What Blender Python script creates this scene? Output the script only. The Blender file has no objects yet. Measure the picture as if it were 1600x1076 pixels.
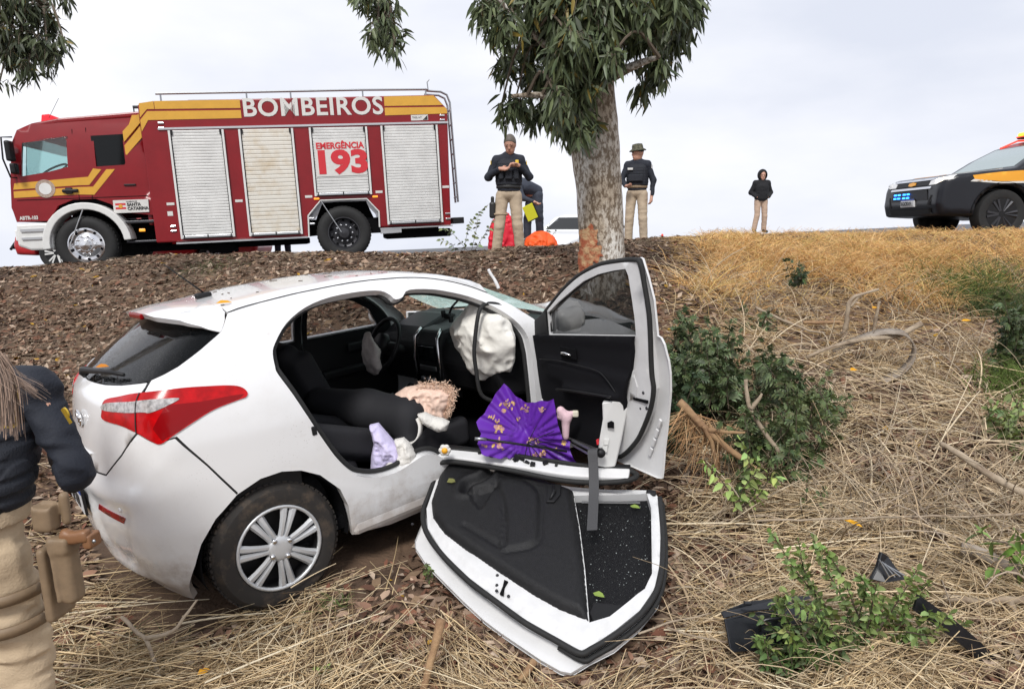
import bpy, bmesh, math, random
import numpy as np
from mathutils import Vector, Matrix
from mathutils.geometry import delaunay_2d_cdt

# ---------------------------------------------------------------- camera, sky, sun, exposure
SC = bpy.context.scene
COL = SC.collection
cam = bpy.data.cameras.new('camera'); cam.sensor_width = 36.0; cam.lens = 36.0*1100/1600
cam.clip_start = .05; cam.clip_end = 3000
camo = bpy.data.objects.new('camera', cam); COL.objects.link(camo)
camo.location = (0, 0, 1.75)
camo.rotation_euler = (math.radians(90)-math.atan(178/1100), 0, 0)
SC.camera = camo

world = bpy.data.worlds.new('World'); SC.world = world; world.use_nodes = True
nt = world.node_tree; nt.nodes.clear()
def _wn(t, **k):
    n = nt.nodes.new(t)
    for a, v in k.items(): setattr(n, a, v)
    return n
wo = _wn('ShaderNodeOutputWorld'); bg = _wn('ShaderNodeBackground'); tc = _wn('ShaderNodeTexCoord')
mp = _wn('ShaderNodeMapping'); mp.inputs['Scale'].default_value = (1.0, 1.0, 2.6); mp.inputs['Location'].default_value = (.35, .2, .1)
nz = _wn('ShaderNodeTexNoise'); nz.inputs['Scale'].default_value = 1.7; nz.inputs['Detail'].default_value = 7; nz.inputs['Roughness'].default_value = .5
cr = _wn('ShaderNodeValToRGB')
cr.color_ramp.elements[0].position = .36; cr.color_ramp.elements[0].color = (.64, .675, .77, 1)
cr.color_ramp.elements[1].position = .66; cr.color_ramp.elements[1].color = (.90, .905, .945, 1)
nt.links.new(tc.outputs['Generated'], mp.inputs['Vector']); nt.links.new(mp.outputs[0], nz.inputs['Vector'])
nt.links.new(nz.outputs['Fac'], cr.inputs['Fac']); nt.links.new(cr.outputs[0], bg.inputs['Color'])
bg.inputs['Strength'].default_value = .63
nt.links.new(bg.outputs[0], wo.inputs['Surface'])

sun = bpy.data.lights.new('sun', 'SUN'); sun.energy = 1.5; sun.angle = math.radians(14); sun.color = (1, .975, .94)
suno = bpy.data.objects.new('sun', sun); COL.objects.link(suno)
suno.rotation_euler = (math.radians(42), math.radians(-12), 0)      # high, veiled sun behind the photographer
SC.view_settings.view_transform = 'Standard'; SC.view_settings.look = 'None'
SC.view_settings.exposure = 0.93; SC.view_settings.gamma = 1.0; SC.view_settings.use_curve_mapping = False
SC.cycles.max_bounces = 8; SC.cycles.transparent_max_bounces = 16
SC.cycles.use_denoising = True

random.seed(7); RNG = np.random.default_rng(11)
PI = math.pi
# ---------------------------------------------------------------- materials
MATS = {}
def mat(name, color, rough=.5, metal=0., var=0., vscale=8., bump=0., bscale=60., coat=0., spec=None, trans=0., alpha=1.,
        emit=None, estr=1., attr=None, color2=None, ramp=(.4, .6), sss=0., detail=4.):
    m = bpy.data.materials.new(name); m.use_nodes = True; MATS[name] = m
    n = m.node_tree.nodes; l = m.node_tree.links; b = n['Principled BSDF']
    b.inputs['Roughness'].default_value = rough; b.inputs['Metallic'].default_value = metal
    if coat: b.inputs['Coat Weight'].default_value = coat; b.inputs['Coat Roughness'].default_value = .06
    if spec is not None: b.inputs['Specular IOR Level'].default_value = spec
    if trans: b.inputs['Transmission Weight'].default_value = trans
    if alpha < 1: b.inputs['Alpha'].default_value = alpha
    if emit: b.inputs['Emission Color'].default_value = (*emit, 1); b.inputs['Emission Strength'].default_value = estr
    c = (*color, 1); b.inputs['Base Color'].default_value = c
    t = n.new('ShaderNodeTexCoord')
    src = None
    if attr:
        a = n.new('ShaderNodeAttribute'); a.attribute_name = attr; src = a.outputs['Color']
    if var or color2:
        z = n.new('ShaderNodeTexNoise'); z.inputs['Scale'].default_value = vscale; z.inputs['Detail'].default_value = detail; z.inputs['Roughness'].default_value = .63
        l.new(t.outputs['Object'], z.inputs['Vector'])
        if color2:
            r = n.new('ShaderNodeValToRGB'); r.color_ramp.elements[0].position = ramp[0]; r.color_ramp.elements[1].position = ramp[1]
            r.color_ramp.elements[0].color = c; r.color_ramp.elements[1].color = (*color2, 1)
            l.new(z.outputs['Fac'], r.inputs['Fac']); src = r.outputs[0]
        if var:
            mx = n.new('ShaderNodeMix'); mx.data_type = 'RGBA'; mx.blend_type = 'MULTIPLY'; mx.inputs['Factor'].default_value = 1
            mr = n.new('ShaderNodeMapRange'); mr.inputs['From Min'].default_value = .3; mr.inputs['From Max'].default_value = .7
            mr.inputs['To Min'].default_value = 1-var; mr.inputs['To Max'].default_value = 1+var*.6
            l.new(z.outputs['Fac'], mr.inputs['Value'])
            cb = n.new('ShaderNodeCombineColor')
            for k in range(3): l.new(mr.outputs[0], cb.inputs[k])
            if src: l.new(src, mx.inputs['A'])
            else: mx.inputs['A'].default_value = c
            l.new(cb.outputs[0], mx.inputs['B']); src = mx.outputs['Result']
    if src: l.new(src, b.inputs['Base Color'])
    if bump:
        z2 = n.new('ShaderNodeTexNoise'); z2.inputs['Scale'].default_value = bscale; z2.inputs['Detail'].default_value = 3
        l.new(t.outputs['Object'], z2.inputs['Vector'])
        bp = n.new('ShaderNodeBump'); bp.inputs['Strength'].default_value = bump; bp.inputs['Distance'].default_value = .01
        l.new(z2.outputs['Fac'], bp.inputs['Height']); l.new(bp.outputs[0], b.inputs['Normal'])
    return m
# ---------------------------------------------------------------- mesh helpers
def mesh_obj(name, verts, faces, material, parent=None, smooth=False, cols=None, sharp=None):
    me = bpy.data.meshes.new(name)
    me.from_pydata([tuple(map(float, v)) for v in verts], [], [tuple(map(int, q)) for q in faces]); me.update()
    return _fin(name, me, material, parent, smooth, cols, sharp)
def fast_mesh(name, V, Fc, material, parent=None, smooth=False, cols=None):
    """V (n,3), Fc (m,k) with constant k"""
    V = np.asarray(V, np.float32); Fc = np.asarray(Fc, np.int32); k = Fc.shape[1]
    me = bpy.data.meshes.new(name)
    me.vertices.add(len(V)); me.vertices.foreach_set('co', V.ravel())
    me.loops.add(Fc.size); me.loops.foreach_set('vertex_index', Fc.ravel())
    me.polygons.add(len(Fc)); me.polygons.foreach_set('loop_start', np.arange(0, Fc.size, k, dtype=np.int32))
    try: me.polygons.foreach_set('loop_total', np.full(len(Fc), k, np.int32))
    except Exception: pass
    me.update(calc_edges=True)
    return _fin(name, me, material, parent, smooth, cols)
def _fin(name, me, material, parent, smooth, cols=None, sharp=None):
    for m in (material if isinstance(material, (list, tuple)) else [material]): me.materials.append(MATS[m] if isinstance(m, str) else m)
    if smooth: me.polygons.foreach_set('use_smooth', [True]*len(me.polygons))
    if cols is not None:
        a = me.color_attributes.new('Col', 'FLOAT_COLOR', 'POINT')
        cc = np.ones((len(me.vertices), 4), np.float32); cc[:, :3] = cols; a.data.foreach_set('color', cc.ravel())
    if sharp: me.set_sharp_from_angle(angle=math.radians(sharp))
    o = bpy.data.objects.new(name, me); COL.objects.link(o)
    if parent: o.parent = parent
    return o
def empty(name, loc=(0, 0, 0), parent=None, M=None):
    o = bpy.data.objects.new(name, None); COL.objects.link(o); o.empty_display_size = .2
    if M is not None: o.matrix_world = M
    else: o.location = loc
    if parent: o.parent = parent
    return o
def tag(o, label=None, cat=None, group=None, kind=None):
    if label: o['label'] = label
    if cat: o['category'] = cat
    if group: o['group'] = group
    if kind or cat: o['kind'] = kind or 'thing'
    return o
def copy_tree(o, parent=None):
    c = o.copy(); COL.objects.link(c); c.parent = parent
    for ch in list(o.children): copy_tree(ch, c)
    return c
class MB:
    """collects simple shapes and links them as one mesh object"""
    def __init__(s): s.v = []; s.f = []
    def add(s, V, Fc):
        b = len(s.v); s.v += [tuple(map(float, p)) for p in V]; s.f += [tuple(int(i)+b for i in q) for q in Fc]; return s
    def box(s, c, d, R=None, bev=0.):
        x, y, z = (np.array(d, float)/2)
        if bev <= 0:
            P = np.array([(a*x, b*y, e*z) for a in (-1, 1) for b in (-1, 1) for e in (-1, 1)])
            Fc = [(0, 1, 3, 2), (4, 6, 7, 5), (0, 4, 5, 1), (2, 3, 7, 6), (0, 2, 6, 4), (1, 5, 7, 3)]
        else:
            bm = bmesh.new(); bmesh.ops.create_cube(bm, size=1)
            for v in bm.verts: v.co = Vector((v.co.x*2*x, v.co.y*2*y, v.co.z*2*z))
            bmesh.ops.bevel(bm, geom=bm.edges[:], offset=min(bev, .95*min(x, y, z)), segments=2, profile=.5, affect='EDGES')
            bm.verts.index_update(); P = np.array([v.co[:] for v in bm.verts]); Fc = [[v.index for v in q.verts] for q in bm.faces]; bm.free()
        if R is not None: P = P@np.array(R).T
        return s.add(P+np.array(c), Fc)
    def tube(s, path, r, n=8, cap=True):
        P = np.array(path, float); m = len(P); r = np.broadcast_to(np.asarray(r, float), (m,))
        T = np.gradient(P, axis=0); T /= np.linalg.norm(T, axis=1)[:, None]+1e-12
        u = np.cross(T[0], [0, 0, 1.]);
        if np.linalg.norm(u) < 1e-3: u = np.cross(T[0], [1., 0, 0])
        u /= np.linalg.norm(u); V = []
        for i in range(m):
            u = u-T[i]*np.dot(u, T[i]); u /= np.linalg.norm(u); w = np.cross(T[i], u)
            for k in range(n): a = 2*PI*k/n; V.append(P[i]+r[i]*(math.cos(a)*u+math.sin(a)*w))
        Fc = [(i*n+k, i*n+(k+1) % n, (i+1)*n+(k+1) % n, (i+1)*n+k) for i in range(m-1) for k in range(n)]
        if cap: Fc += [tuple(range(n-1, -1, -1)), tuple((m-1)*n+k for k in range(n))]
        return s.add(V, Fc)
    def ribbon(s, path, width_dir, w, t=.004):
        P = np.array(path, float); W = np.array(width_dir, float)
        if W.ndim == 1: W = np.broadcast_to(W, P.shape)
        m = len(P); V = []
        for i in range(m):
            a = P[min(i+1, m-1)]-P[max(i-1, 0)]; nn = np.cross(a, W[i]); nn /= np.linalg.norm(nn)+1e-9
            ww = W[i]/np.linalg.norm(W[i])*w/2
            V += [P[i]-ww-nn*t/2, P[i]+ww-nn*t/2, P[i]+ww+nn*t/2, P[i]-ww+nn*t/2]
        Fc = [(i*4+k, i*4+(k+1) % 4, i*4+4+(k+1) % 4, i*4+4+k) for i in range(m-1) for k in range(4)]+[(3, 2, 1, 0), tuple((m-1)*4+k for k in range(4))]
        return s.add(V, Fc)
    def lathe(s, prof, c, axis, n=24, closed=False, cap=True):
        """prof: (r, h) along axis"""
        A = np.array(axis, float); A /= np.linalg.norm(A)
        u = np.cross(A, [0, 0, 1.]) if abs(A[2]) < .9 else np.cross(A, [1., 0, 0]); u /= np.linalg.norm(u); w = np.cross(A, u)
        m = len(prof); V = [np.array(c)+A*h+r*(math.cos(2*PI*k/n)*u+math.sin(2*PI*k/n)*w) for r, h in prof for k in range(n)]
        Fc = [(i*n+k, i*n+(k+1) % n, (i+1)*n+(k+1) % n, (i+1)*n+k) for i in range(m-1) for k in range(n)]
        if closed: Fc += [((m-1)*n+k, (m-1)*n+(k+1) % n, (k+1) % n, k) for k in range(n)]
        elif cap:
            if prof[0][0] > 1e-6: Fc.append(tuple(range(n-1, -1, -1)))
            if prof[-1][0] > 1e-6: Fc.append(tuple((m-1)*n+k for k in range(n)))
        return s.add(V, Fc)
    def prism(s, poly, o, u, v, d0, d1):
        """2-D polygon extruded along the normal u x v from d0 to d1"""
        o, u, v = (np.array(q, float) for q in (o, u, v)); n = np.cross(u, v); n /= np.linalg.norm(n); m = len(poly)
        V = [o+u*a+v*b+n*d for d in (d0, d1) for a, b in poly]
        Fc = [tuple(range(m-1, -1, -1)), tuple(range(m, 2*m))]+[(k, (k+1) % m, m+(k+1) % m, m+k) for k in range(m)]
        return s.add(V, Fc)
    def build(s, name, m, parent=None, smooth=False, bevel=0., sharp=None, sub=0):
        o = mesh_obj(name, s.v, s.f, m, parent, smooth or sharp is not None, None, sharp)
        if bevel:
            b = o.modifiers.new('bevel', 'BEVEL'); b.width = bevel; b.segments = 2; b.limit_method = 'ANGLE'; b.angle_limit = .6
        if sub:
            b = o.modifiers.new('sub', 'SUBSURF'); b.levels = sub; b.render_levels = sub
        return o
def spline(pts, n=60, closed=False):
    """Catmull-Rom through pts (2-D or 3-D), n samples"""
    P = np.array(pts, float); m = len(P)
    if closed: P = np.vstack([P[-1], P, P[0], P[1]])
    else: P = np.vstack([2*P[0]-P[1], P, 2*P[-1]-P[-2]])
    seg = m if closed else m-1; out = []
    for t in np.linspace(0, seg, n, endpoint=not closed):
        i = min(int(t), seg-1); f = t-i; a, b, c, d = P[i:i+4]
        out.append(.5*((2*b)+(-a+c)*f+(2*a-5*b+4*c-d)*f*f+(-a+3*b-3*c+d)*f**3))
    return np.array(out)
def dens(poly, step, closed=True):
    """resample straight edges so that no edge is longer than step"""
    P = [np.array(p, float) for p in poly]; out = []
    m = len(P)
    for i in range(m if closed else m-1):
        a, b = P[i], P[(i+1) % m]; k = max(1, int(np.ceil(np.linalg.norm(b-a)/step)))
        out += [a+(b-a)*j/k for j in range(k)]
    if not closed: out.append(P[-1])
    return np.array(out)
def in_poly(P, poly):
    P = np.asarray(P, float); poly = np.asarray(poly, float); x, y = P[:, 0], P[:, 1]; r = np.zeros(len(P), bool); j = len(poly)-1
    for i in range(len(poly)):
        a, b = poly[i], poly[j]
        c = (a[1] > y) != (b[1] > y)
        with np.errstate(divide='ignore', invalid='ignore'):
            r ^= c & (x < (b[0]-a[0])*(y-a[1])/(b[1]-a[1]+1e-30)+a[0])
        j = i
    return r
def tri_fill(outer, holes=(), step=.05, asp=1.):
    """triangulate a polygon with holes, with grid points inside; returns pts, tris, boundary loops"""
    loops = [np.asarray(outer, float)]+[np.asarray(h, float) for h in holes]
    pts = []; edges = []; lp = []
    for L in loops:
        b = len(pts); m = len(L); pts += [tuple(p) for p in L]; edges += [(b+i, b+(i+1) % m) for i in range(m)]; lp.append(list(range(b, b+m)))
    mn, mx = loops[0].min(0), loops[0].max(0)
    gx, gy = np.meshgrid(np.arange(mn[0]+step/2*asp, mx[0], step*asp), np.arange(mn[1]+step/2, mx[1], step)); gx[1::2] += step/2*asp
    G = np.c_[gx.ravel(), gy.ravel()]; ok = in_poly(G, loops[0])
    for h in loops[1:]: ok &= ~in_poly(G, h)
    G = G[ok]
    B = np.array(pts)
    if len(G):
        d = np.min(((G[:, None]-B[None])/np.array([asp, 1.]))[..., :].__pow__(2).sum(-1), 1) if len(G)*len(B) < 4e6 else np.ones(len(G))
        G = G[d > (.45*step)**2]
    pts += [tuple(p) for p in G]
    v, e, f, ov, oe, of = delaunay_2d_cdt([Vector(p) for p in pts], edges, [], 0, 1e-6)
    P2 = np.array([p[:] for p in v]); F2 = np.array([t[:] for t in f if len(t) == 3]); c = P2[F2].mean(1)
    ok = in_poly(c, loops[0])
    for h in loops[1:]: ok &= ~in_poly(c, h)
    F2 = F2[ok]
    first = {}
    for i, o in enumerate(ov):
        for q in o: first[q] = i
    lp = [[first[i] for i in L] for L in lp]
    return P2, F2, lp
def panel(name, outer, holes, fmap, material, parent, step=.05, flange=.02, inward=None, asp=1., smooth=True, thick=0.):
    """a curved sheet: 2-D outline -> fmap -> 3-D, with a turned-in flange all round (inward: vector field function or None)"""
    P2, T, loops = tri_fill(outer, holes, step, asp)
    P3 = fmap(P2)
    V = [tuple(p) for p in P3]; Fc = [tuple(t) for t in T]
    # orient outward
    if inward is None:
        nrm = np.zeros_like(P3); a, b, c = (P3[T[:, k]] for k in range(3)); fn = np.cross(b-a, c-a)
        for k in range(3): np.add.at(nrm, T[:, k], fn)
        nrm /= np.linalg.norm(nrm, axis=1)[:, None]+1e-12
        inn = -nrm
    else: inn = inward(P3)
    nF = len(Fc)
    if flange:
        for L in loops:
            b = len(V); m = len(L); V += [tuple(P3[i]) for i in L]+[tuple(P3[i]+inn[i]*flange) for i in L]
            Fc += [(b+k, b+(k+1) % m, b+m+(k+1) % m, b+m+k) for k in range(m)]
    if thick:
        b = len(V); V += [tuple(p) for p in P3+inn*thick]; Fc += [(t[0]+b, t[2]+b, t[1]+b) for t in T]
    o = mesh_obj(name, V, Fc, material, parent)
    if smooth:
        sm = np.zeros(len(Fc), bool); sm[:nF] = True; o.data.polygons.foreach_set('use_smooth', sm)
    return o
# ---------------------------------------------------------------- signed-distance bodies (people, cushions, cloth) -> surface nets
def sd_caps(P, a, b, ra, rb):
    a = np.array(a, float); b = np.array(b, float); d = b-a; L = d@d+1e-12
    t = np.clip(((P-a)@d)/L, 0, 1); return np.linalg.norm(P-a-t[:, None]*d, axis=1)-(ra+(rb-ra)*t)
def sd_ell(P, c, r, R=None):
    q = P-np.array(c, float)
    if R is not None: q = q@np.array(R)
    r = np.array(r, float); k0 = np.linalg.norm(q/r, axis=1); k1 = np.linalg.norm(q/r**2, axis=1)+1e-9; return k0*(k0-1)/k1
def sd_box(P, c, h, rr, R=None):
    q = P-np.array(c, float)
    if R is not None: q = q@np.array(R)
    q = np.abs(q)-(np.array(h, float)-rr); return np.linalg.norm(np.maximum(q, 0), axis=1)+np.minimum(q.max(1), 0)-rr
def smin(a, b, k):
    h = np.clip(.5+.5*(b-a)/k, 0, 1); return b*(1-h)+a*h-k*h*(1-h)
def union(ds, k=.03):
    r = ds[0]
    for d in ds[1:]: r = smin(r, d, k)
    return r
def nets(fn, lo, hi, h):
    lo = np.array(lo, float); hi = np.array(hi, float); n = np.ceil((hi-lo)/h).astype(int)+1
    ax = [lo[i]+h*np.arange(n[i]) for i in range(3)]
    G = np.stack(np.meshgrid(*ax, indexing='ij'), -1).reshape(-1, 3)
    S = np.empty(len(G))
    for i in range(0, len(G), 200000): S[i:i+200000] = fn(G[i:i+200000])
    S = S.reshape(n); neg = S < 0
    cs = np.zeros(n-1); cnt = np.zeros(n-1); acc = np.zeros((*(n-1), 3))
    c = [(i, j, k) for i in (0, 1) for j in (0, 1) for k in (0, 1)]
    sl = lambda o: tuple(slice(o[q], n[q]-1+o[q]) for q in range(3))
    for A in c:
        for d in range(3):
            if A[d] == 0:
                B = list(A); B[d] = 1; a, b = S[sl(A)], S[sl(B)]; x = (a < 0) != (b < 0)
                t = np.where(x, a/(a-b+1e-30), 0)
                for q in range(3): acc[..., q] += np.where(x, A[q]+(t if q == d else 0), 0)
                cnt += x
    act = cnt > 0; idx = -np.ones(n-1, int); idx[act] = np.arange(act.sum())
    V = (acc[act]/cnt[act][:, None]+np.argwhere(act))*h+lo
    Q = []
    for d in range(3):
        e1, e2 = (d+1) % 3, (d+2) % 3
        a = np.take(neg, range(n[d]-1), d); b = np.take(neg, range(1, n[d]), d); x = np.argwhere(a != b)
        x = x[(x[:, e1] > 0) & (x[:, e2] > 0) & (x[:, e1] < n[e1]-1) & (x[:, e2] < n[e2]-1)]
        o1 = np.zeros(3, int); o1[e1] = 1; o2 = np.zeros(3, int); o2[e2] = 1
        q = np.stack([idx[tuple((x-o1-o2).T)], idx[tuple((x-o2).T)], idx[tuple(x.T)], idx[tuple((x-o1).T)]], 1)
        fl = ~a[tuple(x.T)]; q[fl] = q[fl][:, ::-1]; Q.append(q)
    return V, np.vstack(Q)
def vnoise(P, s, seed=0):
    """cheap smooth 3-D value noise in [-1,1]"""
    r = np.random.default_rng(seed); T = r.random((16, 16, 16))*2-1
    q = np.asarray(P, float)*s+r.random(3)*16; i = np.floor(q).astype(int); f = q-i; f = f*f*(3-2*f); o = 0
    for a in (0, 1):
        for b in (0, 1):
            for c in (0, 1):
                w = (f[:, 0] if a else 1-f[:, 0])*(f[:, 1] if b else 1-f[:, 1])*(f[:, 2] if c else 1-f[:, 2])
                o = o+w*T[(i[:, 0]+a) % 16, (i[:, 1]+b) % 16, (i[:, 2]+c) % 16]
    return o
def sdf_obj(name, fn, lo, hi, h, material, parent=None, cols=None):
    V, Q = nets(fn, lo, hi, h)
    o = fast_mesh(name, V, Q, material, parent, True, cols(V) if cols else None)
    return o
def text_obj(name, s, size, material, parent, M, sx=1., bold=0., depth=.002, align='CENTER', spacing=1.):
    c = bpy.data.curves.new(name, 'FONT'); c.body = s; c.size = size; c.align_x = align; c.align_y = 'CENTER'; c.offset = bold; c.extrude = depth; c.space_character = spacing; c.resolution_u = 4
    t = bpy.data.objects.new(name, c); COL.objects.link(t)
    bpy.context.view_layer.update()
    me = bpy.data.meshes.new_from_object(t.evaluated_get(bpy.context.evaluated_depsgraph_get())); me.name = name
    bpy.data.objects.remove(t)
    me.transform(Matrix.Diagonal((sx, 1, 1, 1))); me.materials.clear(); me.materials.append(MATS[material])
    o = bpy.data.objects.new(name, me); COL.objects.link(o)
    if parent: o.parent = parent
    o.matrix_local = M
    return o
def frame(o, u, v):
    u = Vector(u).normalized(); v = Vector(v).normalized(); w = u.cross(v).normalized(); v = w.cross(u)
    return Matrix(((u.x, v.x, w.x, o[0]), (u.y, v.y, w.y, o[1]), (u.z, v.z, w.z, o[2]), (0, 0, 0, 1)))
# ---------------------------------------------------------------- base materials
mat('paint_white', (.80, .80, .80), .22, coat=.5, var=.05, vscale=5)
mat('black_plastic', (.010, .010, .011), .5, spec=.28, bump=.08, bscale=300)
mat('black_soft', (.005, .005, .006), .9, spec=.1)
mat('rubber', (.013, .013, .013), .75, var=.25, vscale=30)
mat('chrome', (.75, .75, .76), .18, 1.)
mat('dark_metal', (.05, .05, .055), .4, .6)
mat('steel', (.35, .36, .37), .35, .9)
mat('asphalt', (.055, .055, .057), .45, var=.3, vscale=20, bump=.4, bscale=300)
# soil: brown earth with paler and reddish patches
mat('soil', (.070, .042, .026), .95, color2=(.20, .125, .078), ramp=(.35, .72), vscale=2.2, bump=.9, bscale=45, detail=9)
# ---------------------------------------------------------------- terrain
CP = np.array([
 (-2.5,1,0),(0,1,-.05),(2.5,1,.05),(0,-1,-.1),(-6,-1,0),(6,-1,.1),(-1.05,3.1,-.03),(-2.1,4.4,-.10),(.8,4.8,.22),(-.15,5.5,.16),(-1.1,4.3,-.02),
 (-.66,3.3,.06),(.2,2.5,-.06),(.75,2.9,-.02),(.35,2.85,-.03),(-.1,3.3,.04),(-.35,3.0,.02),(-1.9,3.0,.0),(-2.6,2.6,.0),(-1.5,2.2,-.03),
 (.84,6.45,1.38),(.3,6.7,1.28),(1.5,6.2,1.12),(0,8,1.46),(-.05,10.6,1.34),(-6.05,9.5,1.27),(-4.3,9.5,1.36),(-2.6,9.5,1.42),(-1,8.5,1.41),(-9,9.6,1.15),
 (-4.0,4.4,.02),(-4.6,6.8,.51),(-5.6,8.3,.88),(-3.8,8.2,1.12),(-2.4,7.8,1.22),(-2.6,6.2,.45),(-3.2,5.2,.08),(-8,6.5,.45),(-9,4,.1),(-1.2,7.0,1.02),
 (1.25,2.75,.13),(1.85,2.7,.17),(1.95,4.3,.44),(2.9,4.3,.45),(1.65,5.2,.66),(3.2,7,.90),(4.3,6.8,.84),(4.4,9.4,1.50),(1.9,7,1.22),
 (2.05,9,1.6),(3.5,10.5,1.64),(5.5,10.2,1.66),(7.2,9.6,1.69),(8.6,9.3,1.72),(8,11.4,1.62),(9.5,11,1.66),(6,12.4,1.62),(6,5,.62),(6,3,.35),(8,7.2,1.15),(11,8.5,1.6),(13,12,1.8),(11,4,.6),
 (-3,11.5,1.27),(-7,11.2,1.1),(-11,11.2,.9),(2,12,1.5),(-14,6,.3)], float)
def _tps(r): return np.where(r > 1e-9, r*r*np.log(r+1e-12), 0)
_n = len(CP); _K = _tps(np.linalg.norm(CP[:, None, :2]-CP[None, :, :2], axis=2))+np.eye(_n)*.02
_P = np.c_[np.ones(_n), CP[:, :2]]
_W = np.linalg.solve(np.block([[_K, _P], [_P.T, np.zeros((3, 3))]]), np.r_[CP[:, 2], 0, 0, 0])
def road_z(x, y): return 1.345+.045*np.clip(x, -60, 60)
def ground(x, y, fine=True):
    x = np.asarray(x, float); y = np.asarray(y, float); sh = np.broadcast(x, y).shape
    X = np.broadcast_to(x, sh).ravel(); Y = np.broadcast_to(y, sh).ravel()
    xc = np.clip(X, -13, 13); yc = np.clip(Y, -1.5, 13.2); z = np.empty(len(X))
    for i in range(0, len(X), 50000):
        a = xc[i:i+50000]; b = yc[i:i+50000]
        z[i:i+50000] = _tps(np.hypot(a[:, None]-CP[None, :, 0], b[:, None]-CP[None, :, 1]))@_W[:_n]+_W[_n]+_W[_n+1]*a+_W[_n+2]*b
    yr = np.interp(X, [-60, -3, 2.5, 9, 14, 60], [11.6, 11.6, 11.9, 12.4, 12.6, 13])
    w = np.clip((Y-yr+1.0)/1.0, 0, 1); w = w*w*(3-2*w)
    flat = road_z(X, Y)-.06
    far = np.clip(Y-21.0, 0, None); flat = flat-.10*far+.00005*far**2*0
    z = z*(1-w)+flat*w
    sx = np.clip(np.abs(X)-16, 0, None); z = z-.05*sx
    if fine:
        P = np.c_[X, Y, 0*X]; m = (1-w)
        rb = np.clip((X-1.2)/.6, 0, 1)*np.clip((Y-2.6)/.5, 0, 1)*np.clip((9-Y)/1., 0, 1); z = z+m*rb*(.075*vnoise(P, 2.2, 41)+.05*vnoise(P, 5.1, 42))
        z = z+m*(.035*vnoise(P, 1.7, 1)+.022*vnoise(P, 4.3, 2)+.010*vnoise(P, 11., 3))
    return z.reshape(sh)
def _axis(segs):
    out = []
    for a, b, s in segs: out += list(np.arange(a, b, s))
    return np.array(out+[segs[-1][1]])
gx = _axis([(-300, -40, 20), (-40, -10, 1.5), (-10, -5, .25), (-5, 5, .07), (5, 12, .15), (12, 40, 2), (40, 300, 20)])
gy = _axis([(-40, -2, 4), (-2, 1.5, .25), (1.5, 8.5, .07), (8.5, 14, .14), (14, 22, 1), (22, 60, 4), (60, 400, 30)])
GX, GY = np.meshgrid(gx, gy, indexing='ij'); GZ = ground(GX, GY)
ny = len(gy); ii = (np.arange(len(gx)-1)[:, None]*ny+np.arange(ny-1)[None]).ravel()
go = fast_mesh('ground', np.c_[GX.ravel(), GY.ravel(), GZ.ravel()], np.c_[ii, ii+ny, ii+ny+1, ii+1], 'soil', None, True); tag(go, kind='structure')
rx = _axis([(-300, -16, 20), (-16, 16, 2), (16, 300, 20)]); ry0 = np.interp(rx, [-60, -3, 2.5, 9, 14, 60], [11.9, 11.9, 12.2, 12.8, 13.0, 13.4])
V = []; Fq = []
for i, x in enumerate(rx):
    for y in (ry0[i], 16.5, 20.8): V.append((x, y, float(road_z(x, y))-.05*max(abs(x)-16, 0)-.012))
for i in range(len(rx)-1):
    for k in range(2): Fq.append((i*3+k, i*3+3+k, i*3+4+k, i*3+1+k))
tag(mesh_obj('road', V, Fq, 'asphalt'), kind='structure')
# ---------------------------------------------------------------- fire engine (local frame: a along, b into depth, z up; origin under the front near wheel)
mat('fire_red', (.215, .006, .010), .30, spec=.42, var=.12, vscale=3)
mat('fire_yellow', (.62, .33, .035), .4, var=.08, vscale=5)
mat('truck_white', (.66, .66, .64), .4, var=.08, vscale=6)
mat('shutter_grey', (.66, .66, .64), .45, .05, var=.16, vscale=3.)
mat('shutter_stained', (.68, .65, .58), .45, .05, color2=(.56, .47, .34), ramp=(.45, .7), vscale=3.)
mat('letter_white', (.62, .61, .58), .5, var=.08, vscale=20)
mat('letter_red', (.55, .02, .03), .5)
mat('letter_black', (.02, .02, .02), .5)
mat('alu', (.55, .56, .57), .35, .8)
mat('dark_glass', (.006, .007, .008), .06, spec=.22)
mat('cab_glass', (.55, .75, .74), .04, trans=1.0, spec=.5)
mat('red_lens', (.55, .01, .02), .15, emit=(.9, .02, .04), estr=.25)
mat('amber_lens', (.7, .2, .02), .3, emit=(1, .35, .03), estr=.6)
mat('clear_lens', (.75, .75, .74), .1, coat=.5)
mat('seal_bronze', (.30, .22, .17), .5, color2=(.42, .33, .27), vscale=60, ramp=(.45, .55))
mat('leaf_green_flag', (.05, .25, .06), .5)
A_ = Vector((.9763, .2115, .0469)).normalized(); UP_ = Vector((-.0459, -.0099, .9989)).normalized(); B_ = UP_.cross(A_).normalized()
TM = Matrix(((A_.x, B_.x, UP_.x, -7.534), (A_.y, B_.y, UP_.y, 12.626), (A_.z, B_.z, UP_.z, .993), (0, 0, 0, 1)))
truck = empty('fire_engine', M=TM)
tag(truck, 'red fire engine with yellow stripes and four roller shutters parked on the road', 'fire engine')
WD = 2.45     # width
def tside(poly, name, m, d0=-.012, d1=0., par=truck, bevel=0.):
    """plate on the near side: poly in (a, z); d is depth into the truck (negative = proud)"""
    b = MB(); b.prism([(x, z) for x, z in poly], (0, 0, 0), (1, 0, 0), (0, 0, 1), -d1, -d0)   # u x v = -y
    return b.build(name, m, par, bevel=bevel)
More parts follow.
